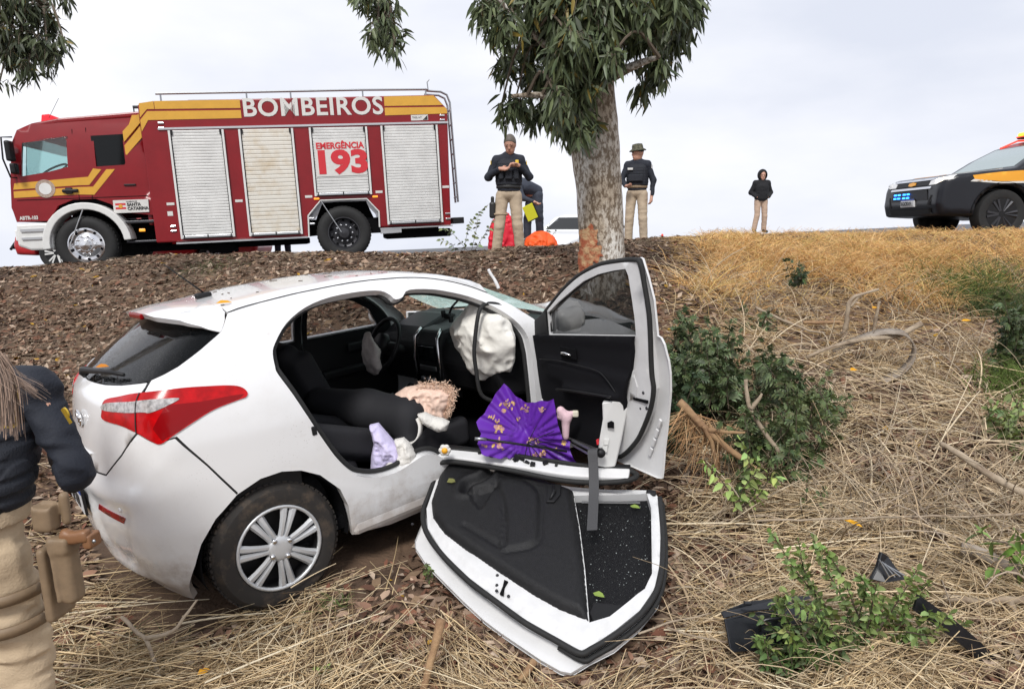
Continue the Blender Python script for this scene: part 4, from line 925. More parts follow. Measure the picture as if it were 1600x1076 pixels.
# wheels
def car_wheel(x, y, s_, turn=0.):
    w_ = empty('wheel', (x, y, .295), car); w_.rotation_euler = (0, 0, turn)
    t = MB(); t.lathe([(.20, .0), (.205, .012), (.235, .020), (.275, .014), (.297, -.012), (.303, -.03), (.303, -.155), (.293, -.175), (.25, -.185), (.20, -.18)], (0, 0, 0), (0, s_, 0), 56, True); t.build('tyre', 'tyre_brown', w_, sharp=40)
    t = MB()
    for k in range(64):
        a = 2*PI*k/64
        for j, yy in enumerate((-.035, -.075, -.115, -.15)):
            aa = a+.03*(j % 2); t.box((.303*math.cos(aa), s_*yy, .303*math.sin(aa)), (.010, .030, .019), R=np.array([[math.cos(aa), 0, -math.sin(aa)], [0, 1, 0], [math.sin(aa), 0, math.cos(aa)]]))
    tag(t.build('tread_blocks', 'tyre_brown', w_), kind='stuff')
    text_ring = MB()
    t = MB(); t.lathe([(.205, .012), (.198, .016), (.19, .006), (.182, -.02), (.175, -.06), (.10, -.055), (.0, -.055)], (0, 0, 0), (0, s_, 0), 40, cap=False); t.build('steel_rim', 'black_plastic', w_, sharp=40)
    t = MB(); t.lathe([(.203, .014), (.203, .020), (.196, .023), (.188, .018), (.186, .008), (.200, .006)], (0, 0, 0), (0, s_, 0), 48, True); t.build('cover_ring', 'silver_paint', w_, smooth=True)
    for k in range(7):
        for dd in (-1, 1):
            a = 2*PI*k/7+.25; sp = MB(); n1 = .050; P_ = []
            for rr, wd, hh, sk in ((.045, .016, .022, .002), (.09, .016, .027, .006), (.14, .019, .025, .010), (.194, .024, .017, .016)):
                ca, sa_ = math.cos(a), math.sin(a); cx_, cz_ = rr*ca-dd*(sk+.008)*sa_, rr*sa_+dd*(sk+.008)*ca
                tx, tz = -sa_, ca; f_ = .85
                P_.append([(cx_-tx*wd*f_, s_*(hh-.014), cz_-tz*wd*f_), (cx_-tx*wd*.35, s_*hh, cz_-tz*wd*.35), (cx_+tx*wd*.35, s_*hh, cz_+tz*wd*.35), (cx_+tx*wd*f_, s_*(hh-.014), cz_+tz*wd*f_)])
            sp.add([p for r_ in P_ for p in r_], [(i*4+j, i*4+j+1, i*4+5+j, i*4+4+j) for i in range(3) for j in range(3)]); sp.build('spoke', 'silver_paint', w_, sharp=50)
    t = MB(); t.lathe([(.062, .008), (.060, .022), (.045, .028), (.025, .030), (0, .030)], (0, 0, 0), (0, s_, 0), 28); t.build('hub_cap', 'silver_paint', w_, smooth=True)
    for k in range(4):
        a = 2*PI*k/4+.5; t = MB(); t.lathe([(.013, .02), (.012, .034), (.008, .037), (0, .037)], (.052*math.cos(a), 0, .052*math.sin(a)), (0, s_, 0), 12); t.build('wheel_nut', 'chrome', w_, smooth=True)
    return w_
car_wheel(0, -.80, -1); car_wheel(0, .80, 1); car_wheel(2.48, -.79, -1, .3); car_wheel(2.48, .79, 1, .3)
# ---------------------------------------------------------------- open front door (still on its hinges)
_f, _c, _s = 1100., math.cos(math.atan(178/1100)), math.sin(math.atan(178/1100))
def at(px, py, Y):
    """point at depth Y (metres ahead of the photographer) seen at a photo position"""
    a = (px-800)/_f; b = -(py-538)/_f; r = np.array([a, _c+b*_s, -_s+b*_c]); return np.array([0, 0, 1.75])+r*(Y/r[1])
mat('door_glass', (.02, .023, .023), .03, alpha=.84, spec=.5)
th = math.radians(80); fd = empty('front_door', parent=car)
fd.matrix_local = frame((1.70, -.80, 0), (-math.cos(th), -math.sin(th), 0), (0, 0, 1)) @ Matrix.Rotation(math.radians(90), 4, 'X').inverted()
# local: x along the door, z up, -y the inner face
FD_OUT = [(.06,1.069),(.103,1.092),(.202,1.158),(.334,1.242),(.456,1.309),(.568,1.357),(.722,1.399),(.861,1.417),(1.022,1.429),(1.038,1.423),(1.067,1.338),(1.094,1.234),(1.100,1.065),(1.122,1.058),(1.138,1.028),(1.145,.949),(1.145,.883),(1.135,.796),(1.10,.643),(1.065,.485),(1.048,.345),(1.018,.339),(.835,.343),(.5,.345),(.10,.35),(.045,.5),(.045,.9)]
FD_IN = [(.045,1.05),(.103,1.080),(.202,1.146),(.334,1.230),(.456,1.297),(.568,1.345),(.722,1.387),(.861,1.404),(1.012,1.413),(1.035,1.311),(1.055,1.179),(1.062,1.07),(1.055,.90),(1.050,.80),(1.0,.67),(.93,.55),(.86,.47),(.78,.41),(.70,.375),(.10,.375),(.03,.5),(.03,.9)]
FD_GL = [(.195,1.112),(.324,1.185),(.481,1.262),(.581,1.308),(.714,1.347),(.836,1.367),(.933,1.377),(.95,1.345),(.959,1.254),(.968,1.145),(.968,1.055),(.185,.985)]
FD_TR = [(.048,.972),(.972,1.056),(.955,.977),(.928,.88),(.905,.82),(.864,.707),(.79,.53),(.72,.40),(.10,.40),(.04,.5)]
def flat(d): return lambda P: np.c_[P[:, 0], np.full(len(P), -d), P[:, 1]]
yin = lambda P: np.tile([0, 1., 0], (len(P), 1))
def fskin(P):   # outer skin: bulges out below the belt, frame stays flat
    bulge = np.clip((1.06-P[:, 1])/.12, 0, 1); return np.c_[P[:, 0], (.032+.022*bulge*np.sin(np.clip((P[:, 1]-.34)/.75, 0, 1)*PI)**.6), P[:, 1]]
panel('outer_skin', dens(FD_OUT, .05), [dens(FD_GL, .06)], fskin, 'door_paint', fd, step=.06, flange=.012, inward=lambda P: -yin(P))
panel('inner_frame', dens(FD_IN, .05), [dens(FD_GL, .06)], lambda P: np.c_[P[:, 0], .0+.012*np.clip((P[:, 0]-.95)/.12, 0, 1), P[:, 1]], 'car_inner_white', fd, step=.05, flange=.05, inward=yin)
SEAL = spline([(.045,1.05),(.112,1.083),(.211,1.150),(.344,1.237),(.465,1.304),(.577,1.352),(.725,1.395),(.86,1.412),(.988,1.420),(1.035,1.405),(1.052,1.311),(1.068,1.179),(1.066,1.071),(1.058,.96),(1.055,.87),(1.058,.80),(1.02,.69),(.936,.555),(.872,.483),(.786,.41),(.70,.372),(.5,.362),(.12,.365)], 90)
MB().tube([(x, .008, z) for x, z in SEAL], .0125, 7).build('weather_strip', 'rubber', fd, smooth=True)
panel('window_glass', dens(FD_GL, .08), [], flat(-.028), 'door_glass', fd, step=.15, flange=0)
MB().tube([(x, .018, z) for x, z in spline([(.19, 1.0)]+FD_GL[:11], 50)], .007, 5).build('glass_run', 'rubber', fd, smooth=True)
MB().prism([(.048, .972), (.060, 1.055), (.195, 1.125), (.19, .985)], (0, 0, 0), (1, 0, 0), (0, 0, 1), .002, .014).build('mirror_sail', 'black_plastic', fd)
def ftrim(P):
    x, z = P[:, 0], P[:, 1]
    d = .020+.018*np.clip((.86-z)/.02, 0, 1)*np.clip((z-.70)/.05, 0, 1)*np.clip((x-.10)/.1, 0, 1)   # swelling above the pocket
    arm = np.exp(-((z-(.70+.06*(x-.33)))/.022)**2)*np.clip((x-.30)/.06, 0, 1)*np.clip((.86-x)/.04, 0, 1)
    low = -.010*np.exp(-((z-.56)/.09)**2)
    top = .010*np.exp(-((z-(.965+.07*x))/.03)**2)
    return np.c_[x, -(d+.045*arm+low+top), z]
panel('trim_panel', dens(FD_TR, .04), [], ftrim, 'trim_fabric', fd, step=.02, flange=.02, inward=yin)
MB().tube([(x, -.046, z) for x, z in spline([(.126,.842),(.32,.858),(.506,.857),(.686,.852),(.76,.82),(.83,.76)], 30)], .0035, 5).build('trim_seam', 'black_plastic', fd, smooth=True)
MB().tube([(x, -.088, z) for x, z in spline([(.34,.705),(.5,.722),(.65,.734),(.80,.745),(.845,.750)], 20)], .007, 6).build('armrest_lip', 'black_plastic', fd, smooth=True)
MB().box((.42, -.034, .912), (.15, .01, .062), bev=.004).build('handle_recess', 'black_soft', fd)
MB().tube([(.36, -.046, .905), (.385, -.054, .912), (.42, -.052, .912), (.455, -.044, .905)], [.004, .009, .008, .004], 8).build('inner_handle', 'chrome', fd, smooth=True)
MB().box((.965, .004, .735), (.10, .02, .014)).build('latch_slot', 'black_soft', fd)
for x, z in ((.985, .775), (1.0, .70), (.955, .69)): MB().lathe([(.009, 0), (.006, .004), (0, .005)], (x, .004, z), (0, -1, 0), 8).build('latch_screw', 'dark_metal', fd)
panel('inner_pressing', dens([(.88, .72), (.93, .735), (.95, .80), (.93, .86), (.945, .90), (.90, .84)], .03), [], flat(.004), 'car_inner_white', fd, step=.05, flange=.01, inward=yin)
for k in range(4): MB().box((.965+.028*k, .035, .46+.055*k), (.02, .012, .05), R=_rot(0, -.5, 0), bev=.004).build('skin_rib', 'car_inner_white', fd)
MB().box((.13, .19, 1.04), (.10, .20, .14), bev=.05).tube([(.1, .05, 1.0), (.12, .16, 1.02)], .02).build('wing_mirror', 'door_paint', fd, smooth=True)
for z_ in (.55, .86): MB().box((.02, .01, z_), (.07, .05, .06), bev=.01).build('hinge', 'car_inner_white', fd)
def segd(P, pts):
    pts = np.asarray(pts); d = np.full(len(P), 9.)
    for a, b in zip(pts[:-1], pts[1:]):
        v = b-a; t_ = np.clip(((P-a)@v)/(v@v+1e-9), 0, 1); d = np.minimum(d, np.linalg.norm(P-a-t_[:, None]*v, axis=1))
    return d
# ---------------------------------------------------------------- cut-off rear door lying on the bank
rdM = frame((-.4127, 3.7487, .437), (.9631, -.2691, .0103), (.2461, .895, .372))
rd = empty('rear_door', M=rdM)
tag(rd, 'cut-off white rear door lying on the straw, black trim facing up', 'car door')
RD_OUT = [(-.003,.008),(.012,-.15),(.021,-.302),(.031,-.463),(.047,-.504),(.129,-.587),(.259,-.684),(.394,-.783),(.517,-.866),(.68,-.956),(.803,-1.024),(.896,-1.061),(.938,-1.063),(1.003,-1.0),(1.093,-.926),(1.182,-.81),(1.249,-.681),(1.272,-.564),(1.253,-.356),(1.217,-.05),(1.188,0),(1.146,-.005),(.897,-.03),(.745,-.03),(.563,-.01),(.322,.02),(.092,.073)]
RD_FR = [(.01,.0),(.03,-.16),(.045,-.30),(.10,-.43),(.225,-.566),(.405,-.702),(.547,-.785),(.711,-.878),(.859,-.941),(.969,-.985),(1.01,-.955),(1.095,-.866),(1.18,-.755),(1.232,-.636),(1.245,-.494),(1.235,-.30),(1.205,-.06),(1.18,-.015),(.897,-.04),(.745,-.04),(.563,-.02),(.322,.01),(.092,.06)]
RD_SEAL = [(.004,-.03),(.018,-.20),(.032,-.316),(.095,-.446),(.225,-.580),(.405,-.716),(.547,-.799),(.711,-.892),(.859,-.955),(.965,-.998),(1.012,-.968),(1.103,-.880),(1.190,-.766),(1.242,-.640),(1.256,-.494),(1.246,-.30),(1.215,-.06)]
RD_TRIM = [(.050,.033),(.036,-.072),(.058,-.258),(.112,-.380),(.202,-.472),(.352,-.564),(.535,-.664),(.706,-.757),(.853,-.825),(.985,-.862),(.924,-.594),(.859,-.346),(.784,-.092),(.748,-.073),(.618,-.033),(.437,.002),(.298,.037),(.181,.066),(.107,.066)]
RD_GL = [(.790,-.121),(1.121,-.065),(1.151,-.059),(1.18,-.159),(1.216,-.549),(1.193,-.645),(1.138,-.721),(1.064,-.818),(.985,-.862),(.924,-.594),(.859,-.346)]
fl = lambda h: (lambda P: np.c_[P[:, 0], P[:, 1], np.full(len(P), float(h))])
zin = lambda P: np.tile([0, 0, -1.], (len(P), 1))
glh = dens(RD_GL, .06)
panel('outer_skin', dens(RD_OUT, .05), [glh], lambda P: np.c_[P[:, 0], P[:, 1], -.058-.02*np.clip((.8-P[:, 0])/.2, 0, 1)], 'door_paint', rd, step=.08, flange=.014, inward=lambda P: -zin(P), thick=-.012)
panel('inner_frame', dens(RD_FR, .05), [glh], lambda P: np.c_[P[:, 0], P[:, 1], .004*vnoise(np.c_[P, 0*P[:, 0]], 9, 3)+.016*np.clip((segd(P, np.vstack([RD_FR, RD_FR[:1]]))-.028)/.008, 0, 1)], 'car_inner_white', rd, step=.018, flange=.06, inward=zin)
MB().tube([(x, y, -.004) for x, y in spline(RD_SEAL, 80)], .0135, 7).build('weather_strip', 'rubber', rd, smooth=True)
MB().tube([(x, y, -.034) for x, y in spline(RD_SEAL[8:], 50)*1.0+np.array([.012, -.008])], .012, 7).build('outer_strip', 'rubber', rd, smooth=True)
ARMR = spline([(.231,-.188),(.233,-.139),(.288,-.092),(.319,-.038),(.312,.03)], 20)
POCK = spline([(.383,-.055),(.489,-.066),(.578,-.111),(.634,-.189),(.68,-.399),(.687,-.478),(.653,-.529),(.552,-.57)], 40)
POC2 = spline([(.38,-.128),(.437,-.215),(.483,-.328),(.519,-.463),(.529,-.541),(.44,-.501),(.30,-.43)], 30)
def frt(P):
    e = np.clip(segd(P, np.vstack([RD_TRIM, RD_TRIM[:1]]))/.035, 0, 1)
    h = .050*np.sqrt(e)
    inpk = in_poly(P, np.vstack([POCK, [(.52, -.55), (.48, -.33), (.38, -.10)]]))
    h = h+.010*np.clip(segd(P, POCK)/.03, 0, 1)*inpk-.010*np.exp(-(segd(P, POCK)/.010)**2)
    h = h-.014*np.exp(-(segd(P, POC2)/.010)**2)
    h = h-.035*np.exp(-(segd(P, ARMR)/.022)**2)+.014*np.exp(-((segd(P, ARMR)-.045)/.02)**2)*e
    h = h-.030*in_poly(P, [(.382,-.136),(.349,-.317),(.241,-.202)])
    return np.c_[P[:, 0], P[:, 1], .004+np.clip(h, -.01, 1)]
mat('trim_wet', (.011, .011, .012), .5, spec=.3, bump=.35, bscale=260, var=.35, vscale=60)
panel('trim_panel', dens(RD_TRIM, .025), [], frt, 'trim_wet', rd, step=.0125, flange=.015, inward=zin)
MB().prism([(.655,-.105),(.722,-.097),(.732,-.168),(.712,-.228),(.672,-.233)], (0, 0, 0), (1, 0, 0), (0, 1, 0), .05, .066).build('handle_bezel', 'black_plastic', rd, bevel=.004)
MB().tube([(.685, -.12, .070), (.70, -.165, .076), (.690, -.215, .070)], [.006, .011, .006], 8).build('inner_handle', 'black_plastic', rd, smooth=True)
mat('wet_black_glass', (.004, .004, .005), .32, spec=.22, bump=.5, bscale=240)
panel('window_glass', glh, [], lambda P: np.c_[P[:, 0], P[:, 1], np.full(len(P), -.030)], 'wet_black_glass', rd, step=.03, flange=0)
gr = MB(); rg = np.random.default_rng(3); mat('glass_crumbs', (.36, .40, .39), .15, spec=.6)
pts = rg.uniform([.80, -.83], [1.2, -.08], (900, 2)); pts = pts[in_poly(pts, RD_GL)][:300]
for x, y in pts:
    s_ = .0011+.0042*rg.random()**4; gr.box((x, y, -.026), (s_, s_*rg.uniform(.5, 1), s_*.7), R=_rot(*rg.uniform(0, 3, 3)))
tag(gr.build('glass_crumbs', 'glass_crumbs', rd), kind='stuff')
MB().prism([(1.0,-.842),(1.06,-.805),(1.137,-.722),(1.075,-.735),(.985,-.735),(.975,-.79)], (0, 0, 0), (1, 0, 0), (0, 1, 0), -.024, -.012).build('quarter_trim', 'black_plastic', rd)
MB().tube([(.83, -.135, -.010), (1.12, -.10, -.010)], .006, 6).build('glass_channel', 'steel', rd)
MB().prism([(.575,-.705),(.595,-.712),(.588,-.745),(.592,-.785),(.575,-.782),(.578,-.74)], (0, 0, 0), (1, 0, 0), (0, 1, 0), .012, .024).build('latch_slot', 'black_soft', rd)
for x, y in ((.535, -.68), (.548, -.735), (.555, -.765), (.615, -.785), (.02, -.43)): MB().lathe([(.008, 0), (.006, .005), (0, .006)], (x, y, .016), (0, 0, 1), 8).build('latch_screw', 'dark_metal', rd)
MB().box((1.17, -.04, .0), (.05, .035, .03), bev=.008).build('corner_block', 'black_plastic', rd)
# ---------------------------------------------------------------- cut centre pillar with its trim and belt
bpil = empty('centre_pillar', (.15, 3.53, .5)); tag(bpil, 'cut white centre pillar with black seal lying between sill and rear door', 'car pillar')
O_ = np.array([.15, 3.53, .5])
path = np.array([(-.40,3.74,.53),(-.292,3.70,.535),(.009,3.585,.53),(.287,3.475,.52),(.45,3.43,.525),(.592,3.40,.53)])-O_
nU = np.array([-.11, -.356, .928]); wd = np.array([.246, .895, .372])
MB().ribbon(spline(path, 24), wd, .075, .035).build('pillar_pressing', 'door_paint', bpil, bevel=.008)
MB().ribbon(spline(path+wd*.05+nU*.01, 24), wd, .03, .02).build('pillar_flange', 'black_plastic', bpil, bevel=.004)
MB().tube(spline(np.array([(-.40,3.69,.50),(-.288,3.652,.515),(-.013,3.545,.508),(.221,3.437,.497),(.406,3.386,.498),(.56,3.365,.515),(.63,3.40,.53),(.60,3.44,.545)])-O_, 50), .014, 8).build('weather_strip', 'rubber', bpil, smooth=True)
MB().tube(spline(np.array([(-.36,3.75,.56),(-.1,3.66,.565),(.2,3.55,.56),(.40,3.47,.555)])-O_, 20), .010, 6).build('wiring', 'rubber', bpil, smooth=True)
rg = np.random.default_rng(5)
for k in range(10):
    t_ = rg.uniform(.3, .62); p = spline(path, 50)[int(t_*49)]+nU*.022+wd*rg.uniform(-.02, .03); MB().box(p, rg.uniform(.008, .03, 3), R=_rot(*rg.uniform(0, 3, 3))).build('torn_clip', 'black_plastic', bpil)
Y0 = 3.43
tr_ = [at(x, y, Y0) for x, y in ((941,629),(960,628),(985,630),(979,655),(972,690),(962,732),(945,730),(932,728),(936,690),(942,655))]
trm = empty('pillar_trim', at(947, 730, Y0)); tag(trm, 'pale grey pillar trim standing upright beside the open front door', 'car trim'); o0 = np.array(trm.location)
mat('trim_grey', (.62, .62, .61), .5)
V = [tuple(p-o0) for p in tr_]; m_ = len(V); ex = np.array([.05, .045, 0]); px = [0, .0, .02, .02, .02, .02, .0, 0, 0, 0]
V0 = [np.array(v)+np.array([0, d_, 0]) for v, d_ in zip(V, px)]
mesh_obj('shell', V0+[v+np.array([.01, .05, 0]) for v in V0], [tuple(range(m_))[::-1], tuple(range(m_, 2*m_))]+[(k, (k+1) % m_, m_+(k+1) % m_, m_+k) for k in range(m_)], 'trim_grey', trm).modifiers.new('b', 'BEVEL').width = .006
def tpl(pts, name, m, off): P = [at(x, y, Y0)-o0+np.array([0, off, 0]) for x, y in pts]; k = len(P); mesh_obj(name, P+[p+np.array([0, .012, 0]) for p in P], [tuple(range(k))[::-1], tuple(range(k, 2*k))]+[(i, (i+1) % k, k+(i+1) % k, k+i) for i in range(k)], m, trm)
tpl([(949,660),(955,657),(959,659),(959,668),(949,667)], 'belt_slot', 'black_soft', -.012)
tpl([(944,686),(951,685),(950,694),(943,694)], 'cover_cap', 'truck_white', -.010); tpl([(942,696),(949,695),(948,705),(941,705)], 'cover_cap', 'truck_white', -.010)
MB().lathe([(.022, 0), (.024, .02), (.018, .035), (0, .036)], at(938, 706, Y0-.03)-o0, (0, -1, 0), 14).build('belt_anchor', 'black_plastic', trm, smooth=True)
tpl([(931,686),(935,684),(935,692),(932,693)], 'red_tab', 'letter_red', -.02)
mat('belt_grey', (.045, .045, .048), .7, bump=.2, bscale=500)
sb = empty('seat_belt', at(927, 700, 3.38)); tag(sb, 'dark grey seat belt strap hanging down over the rear door', 'seat belt'); o0 = np.array(sb.location)
MB().ribbon(spline([at(934, 700, 3.40)-o0, at(926, 703, 3.36)-o0, at(927, 725, 3.33)-o0, at(928, 760, 3.27)-o0, at(927, 790, 3.19)-o0, at(925, 828, 3.07)-o0], 30), (1, 0, .05), .048, .003).build('webbing', 'belt_grey', sb)
MB().tube([at(895, 688, 3.60)-o0, at(925, 703, 3.40)-o0], .008, 6).tube([at(893, 694, 3.60)-o0, at(920, 709, 3.40)-o0], .006, 6).build('cable', 'steel', sb)
# ---------------------------------------------------------------- hanging door seal
hs = MB(); hs.tube(spline([at(x, y, Y) for x, y, Y in ((777,629,4.02),(752,616,4.0),(744,578,4.0),(741,546,4.0),(746,499,4.02),(752,480,4.05),(764,474,4.08),(783,478,4.12),(805,496,4.16),(821,521,4.18),(828,548,4.2))], 50), .012, 8)
o = hs.build('door_seal', 'rubber', None, smooth=True); tag(o, 'black rubber door seal hanging loose in front of the airbag', 'door seal')
# ---------------------------------------------------------------- things thrown about in the car
mat('cloth_pink', (.80, .58, .47), .9, bump=.3, bscale=90, var=.15, vscale=20); mat('cloth_fur', (.80, .58, .44), .95)
mat('cloth_lavender', (.62, .57, .80), .9, bump=.3, bscale=90, var=.12, vscale=25); mat('cloth_white', (.66, .64, .60), .9, bump=.3, bscale=90)
mat('umbrella', (.115, .020, .34), .45, bump=.0); mat('umb_flower', (.45, .22, .30), .6, color2=(.62, .42, .12), ramp=(.42, .58), vscale=40); mat('plush_pink', (.78, .55, .60), .9, bump=.5, bscale=150)
mat('egg_yellow', (.80, .38, .02), .5); mat('cream', (.68, .64, .52), .6)
def cloth_sheet(name, outline, Y, depth, m, label, cat, amp=.02, sc=9., seed=1, step=.012, tilt=0., parent=None):
    """crumpled cloth: a sheet of real folds filling an outline, standing proud of what it lies on"""
    P0 = np.array([at(x, y, Y) for x, y in outline]); c = P0.mean(0); q = P0-c
    e = empty(name, c); tag(e, label, cat)
    poly = np.c_[q[:, 0], q[:, 2]]
    def f(P):
        d = segd(P, np.vstack([poly, poly[:1]])); dome = np.sqrt(np.clip(d/depth, 0, 1)*(2-np.clip(d/depth, 0, 1)))*depth
        N = np.c_[P, 0*P[:, 0]]; fold = amp*(1-2*np.abs(vnoise(N*np.array([1, .55, 1]), sc, seed)))+amp*.5*(1-2*np.abs(vnoise(N, sc*2.3, seed+1)))
        return np.c_[P[:, 0], -dome-fold*np.clip(d/.02, 0, 1)+tilt*P[:, 1], P[:, 1]]
    panel('fabric', dens(poly, .02), [], f, m, e, step=step, flange=.03, inward=lambda P: np.tile([0, 1., 0], (len(P), 1)))
    return e
pk = cloth_sheet('pink_garment', [(616,617),(632,606),(655,602),(690,604),(706,612),(704,630),(697,640),(700,650),(690,655),(672,664),(655,652),(640,640),(626,630)], 4.0, .07, 'cloth_pink', 'pink garment with fluffy edge lying on the front seat', 'garment', .026, 17, 3, .007)
fu = []; Vf = []; rg = np.random.default_rng(8); pc = np.array(pk.location)
for x, y in spline([(655,603),(680,600),(702,606),(706,618),(703,632),(698,646),(688,655)], 46):
    for k in range(26):
        p = at(x+rg.normal(0, 3.5), y+rg.normal(0, 3.5), 3.95)-pc; d = rg.normal(0, 1, 3); d[2] += .6; d /= np.linalg.norm(d); L = rg.uniform(.010, .024); u = np.cross(d, rg.normal(0, 1, 3)); u /= np.linalg.norm(u); b = len(Vf)
        Vf += [p-u*.0018, p+u*.0018, p+d*L*.6+u*.001, p+d*L+np.array([0, 0, -.006])]; fu += [(b, b+1, b+2), (b, b+2, b+3)]
tag(fast_mesh('fur_fringe', Vf, fu, 'cloth_fur', pk), kind='stuff')
cloth_sheet('lavender_garment', [(577,665),(590,662),(602,676),(614,690),(624,697),(628,712),(622,724),(606,735),(590,732),(579,734),(580,712),(584,692)], 3.62, .05, 'cloth_lavender', 'lavender garment hanging in the rear door opening', 'garment', .024, 18, 5, .007)
cloth_sheet('white_rag', [(616,688),(630,685),(640,694),(649,710),(646,722),(630,727),(618,730),(604,736),(597,735),(602,722),(620,708)], 3.60, .035, 'cloth_white', 'off-white rag beside the lavender garment', 'rag', .014, 30, 7, .007)
cloth_sheet('rolled_cloth', [(652,648),(664,645),(678,652),(692,655),(702,660),(698,672),(684,675),(670,668),(660,662)], 3.80, .035, 'cloth_white', 'rolled white cloth below the pink garment', 'cloth', .012, 30, 9, .007)
st = MB(); p0 = at(652, 655, 3.9); st.ribbon(spline([at(653,652,3.80)-p0, at(657,664,3.78)-p0, at(655,680,3.74)-p0, at(646,690,3.72)-p0, at(634,694,3.70)-p0], 16), (.3, .9, .1), .05, .006)
o = st.build('seat_trim_strip', 'cloth_white', None, smooth=True); o.location = p0; tag(o, 'curved white strip round the end of the black seat', 'trim strip')
# black padded seat side bulging into the opening
q0, q1, q2, q3 = (w2car(at(*a)) for a in ((500,626,4.20),(575,640,4.05),(636,652,3.95),(640,690,3.85)))
sdf_obj('twisted_backrest', lambda P: union([sd_caps(P, q0, q1, .085, .115), sd_caps(P, q1, q2, .115, .125), sd_caps(P, q2, q3, .11, .06)], .05)-.004*vnoise(P, 9, 3), np.minimum.reduce([q0, q1, q2, q3])-.2, np.maximum.reduce([q0, q1, q2, q3])+.2, .014, 'seat_black', car)
# flower toy
eg = empty('flower_ornament', at(695, 703, 3.60)); tag(eg, 'small white flower with yellow centre on the torn sill', 'ornament')
for k in range(6):
    ww = MB(); a = 2*PI*k/6; ww.lathe([(.0, -.012), (.014, -.008), (.016, .0), (.010, .009), (0, .01)], (.018*math.cos(a), 0, .018*math.sin(a)), (0, -1, 0), 12); ww.build('petal', 'cloth_white', eg, smooth=True)
MB().lathe([(.017, .004), (.016, .014), (.009, .020), (0, .021)], (0, 0, 0), (0, -1, 0), 16).build('centre', 'egg_yellow', eg, smooth=True)
# pink plush
po = at(884, 665, 3.72); ps = empty('plush_toy', po); tag(ps, 'small pale pink plush toy beside the purple umbrella', 'plush toy')
w3 = lambda x, y, d=0.: at(x, y, 3.72+d)-po
sdf_obj('body', lambda P: union([sd_caps(P, w3(876, 641), w3(886, 652), .022, .028), sd_caps(P, w3(884, 650), w3(884, 682), .026, .018), sd_caps(P, w3(876, 640), w3(873, 652), .014, .012), sd_caps(P, w3(886, 650), w3(894, 645), .016, .014)], .015), w3(884, 665)-.13, w3(884, 665)+.13, .008, 'plush_pink', ps)
MB().box(w3(899, 646), (.034, .03, .035), bev=.008).build('cap', 'cream', ps)
# umbrella: torn purple canopy with folds, ribs and shaft
uo = at(830, 675, 3.62); um = empty('umbrella', uo); tag(um, 'broken purple floral umbrella lying in the front doorway', 'umbrella')
uw = lambda x, y, d=0.: at(x, y, 3.62+d)-uo
U2 = [(744,660),(757,648),(768,632),(777,618),(787,608),(797,616),(806,626),(818,634),(828,636),(840,631),(856,627),(865,623),(868,640),(871,660),(878,680),(884,682),(890,686),(889,694),(891,704),(898,718),(907,728),(898,731),(878,726),(856,722),(836,722),(812,715),(792,711),(770,707),(754,700),(747,686),(752,676)]
Pq = np.array([uw(x, y) for x, y in U2]); upoly = np.c_[Pq[:, 0], Pq[:, 2]]; hub = uw(826, 690)
def fumb(P):
    q = P-np.array([hub[0], hub[2]]); a = np.arctan2(q[:, 1], q[:, 0]); r = np.hypot(q[:, 0], q[:, 1]); N = np.c_[P, 0*r]
    return np.c_[P[:, 0], .10-.22*np.clip(r/.28, 0, 1)**.8*(.55+.45*np.sin(a*2.+.6))+.014*np.sin(a*26)*np.clip(r/.1, 0, 1)+.012*vnoise(N, 12, 2)+.20*(P[:, 1]+.05), P[:, 1]]
cn = panel('canopy', dens(upoly, .015), [], fumb, 'umbrella', um, step=.0105, flange=0)
rg = np.random.default_rng(12)
for (fx, fy, s_) in ((792,641,.042),(820,645,.028),(846,640,.024),(768,655,.02),(779,670,.034),(779,693,.036),(757,690,.02),(835,697,.034),(850,712,.034),(880,688,.020),(836,716,.022),(868,703,.02),(810,662,.016),(776,662,.018)):
    c2 = uw(fx, fy); c2 = np.array([c2[0], c2[2]]); k = 0
    for j in range(11):
        a = rg.uniform(0, 2*PI); r0 = s_*rg.uniform(.15, .9); pc2 = c2+r0*np.array([math.cos(a), math.sin(a)*.8]); rr = s_*rg.uniform(.22, .38); an = rg.uniform(0, 3)
        poly = np.array([pc2+rr*np.array([math.cos(t)*(1.0), math.sin(t)*.55])@np.array([[math.cos(an), math.sin(an)], [-math.sin(an), math.cos(an)]]) for t in np.linspace(0, 2*PI, 9)[:-1]])
        if not in_poly(poly, upoly).all(): continue
        Q = fumb(poly); Q[:, 1] -= .0022+.0004*j
        if k == 0: fm = MB()
        fm.add(Q, [tuple(range(8))]); k += 1
    if k: fm.build('printed_flower', 'umb_flower', cn)
sh = MB(); sh.tube([uw(742, 685, -.13), uw(760, 686, -.12)], .0095, 8).build('handle', 'steel', um, smooth=True)
MB().tube([uw(758, 686, -.12), uw(800, 692, -.09), uw(886, 705, -.10)], .0065, 8).build('shaft', 'black_plastic', um, smooth=True)
h0 = uw(825, 691, -.10)
for x, y in ((838,665),(866,673),(868,690),(884,712),(830,716),(818,722),(878,704),(845,715)): MB().tube([h0, (h0+uw(x, y, -.09))/2+np.array([0, -.01, .004]), uw(x, y, -.06)], .0022, 5).build('rib', 'black_plastic', um)
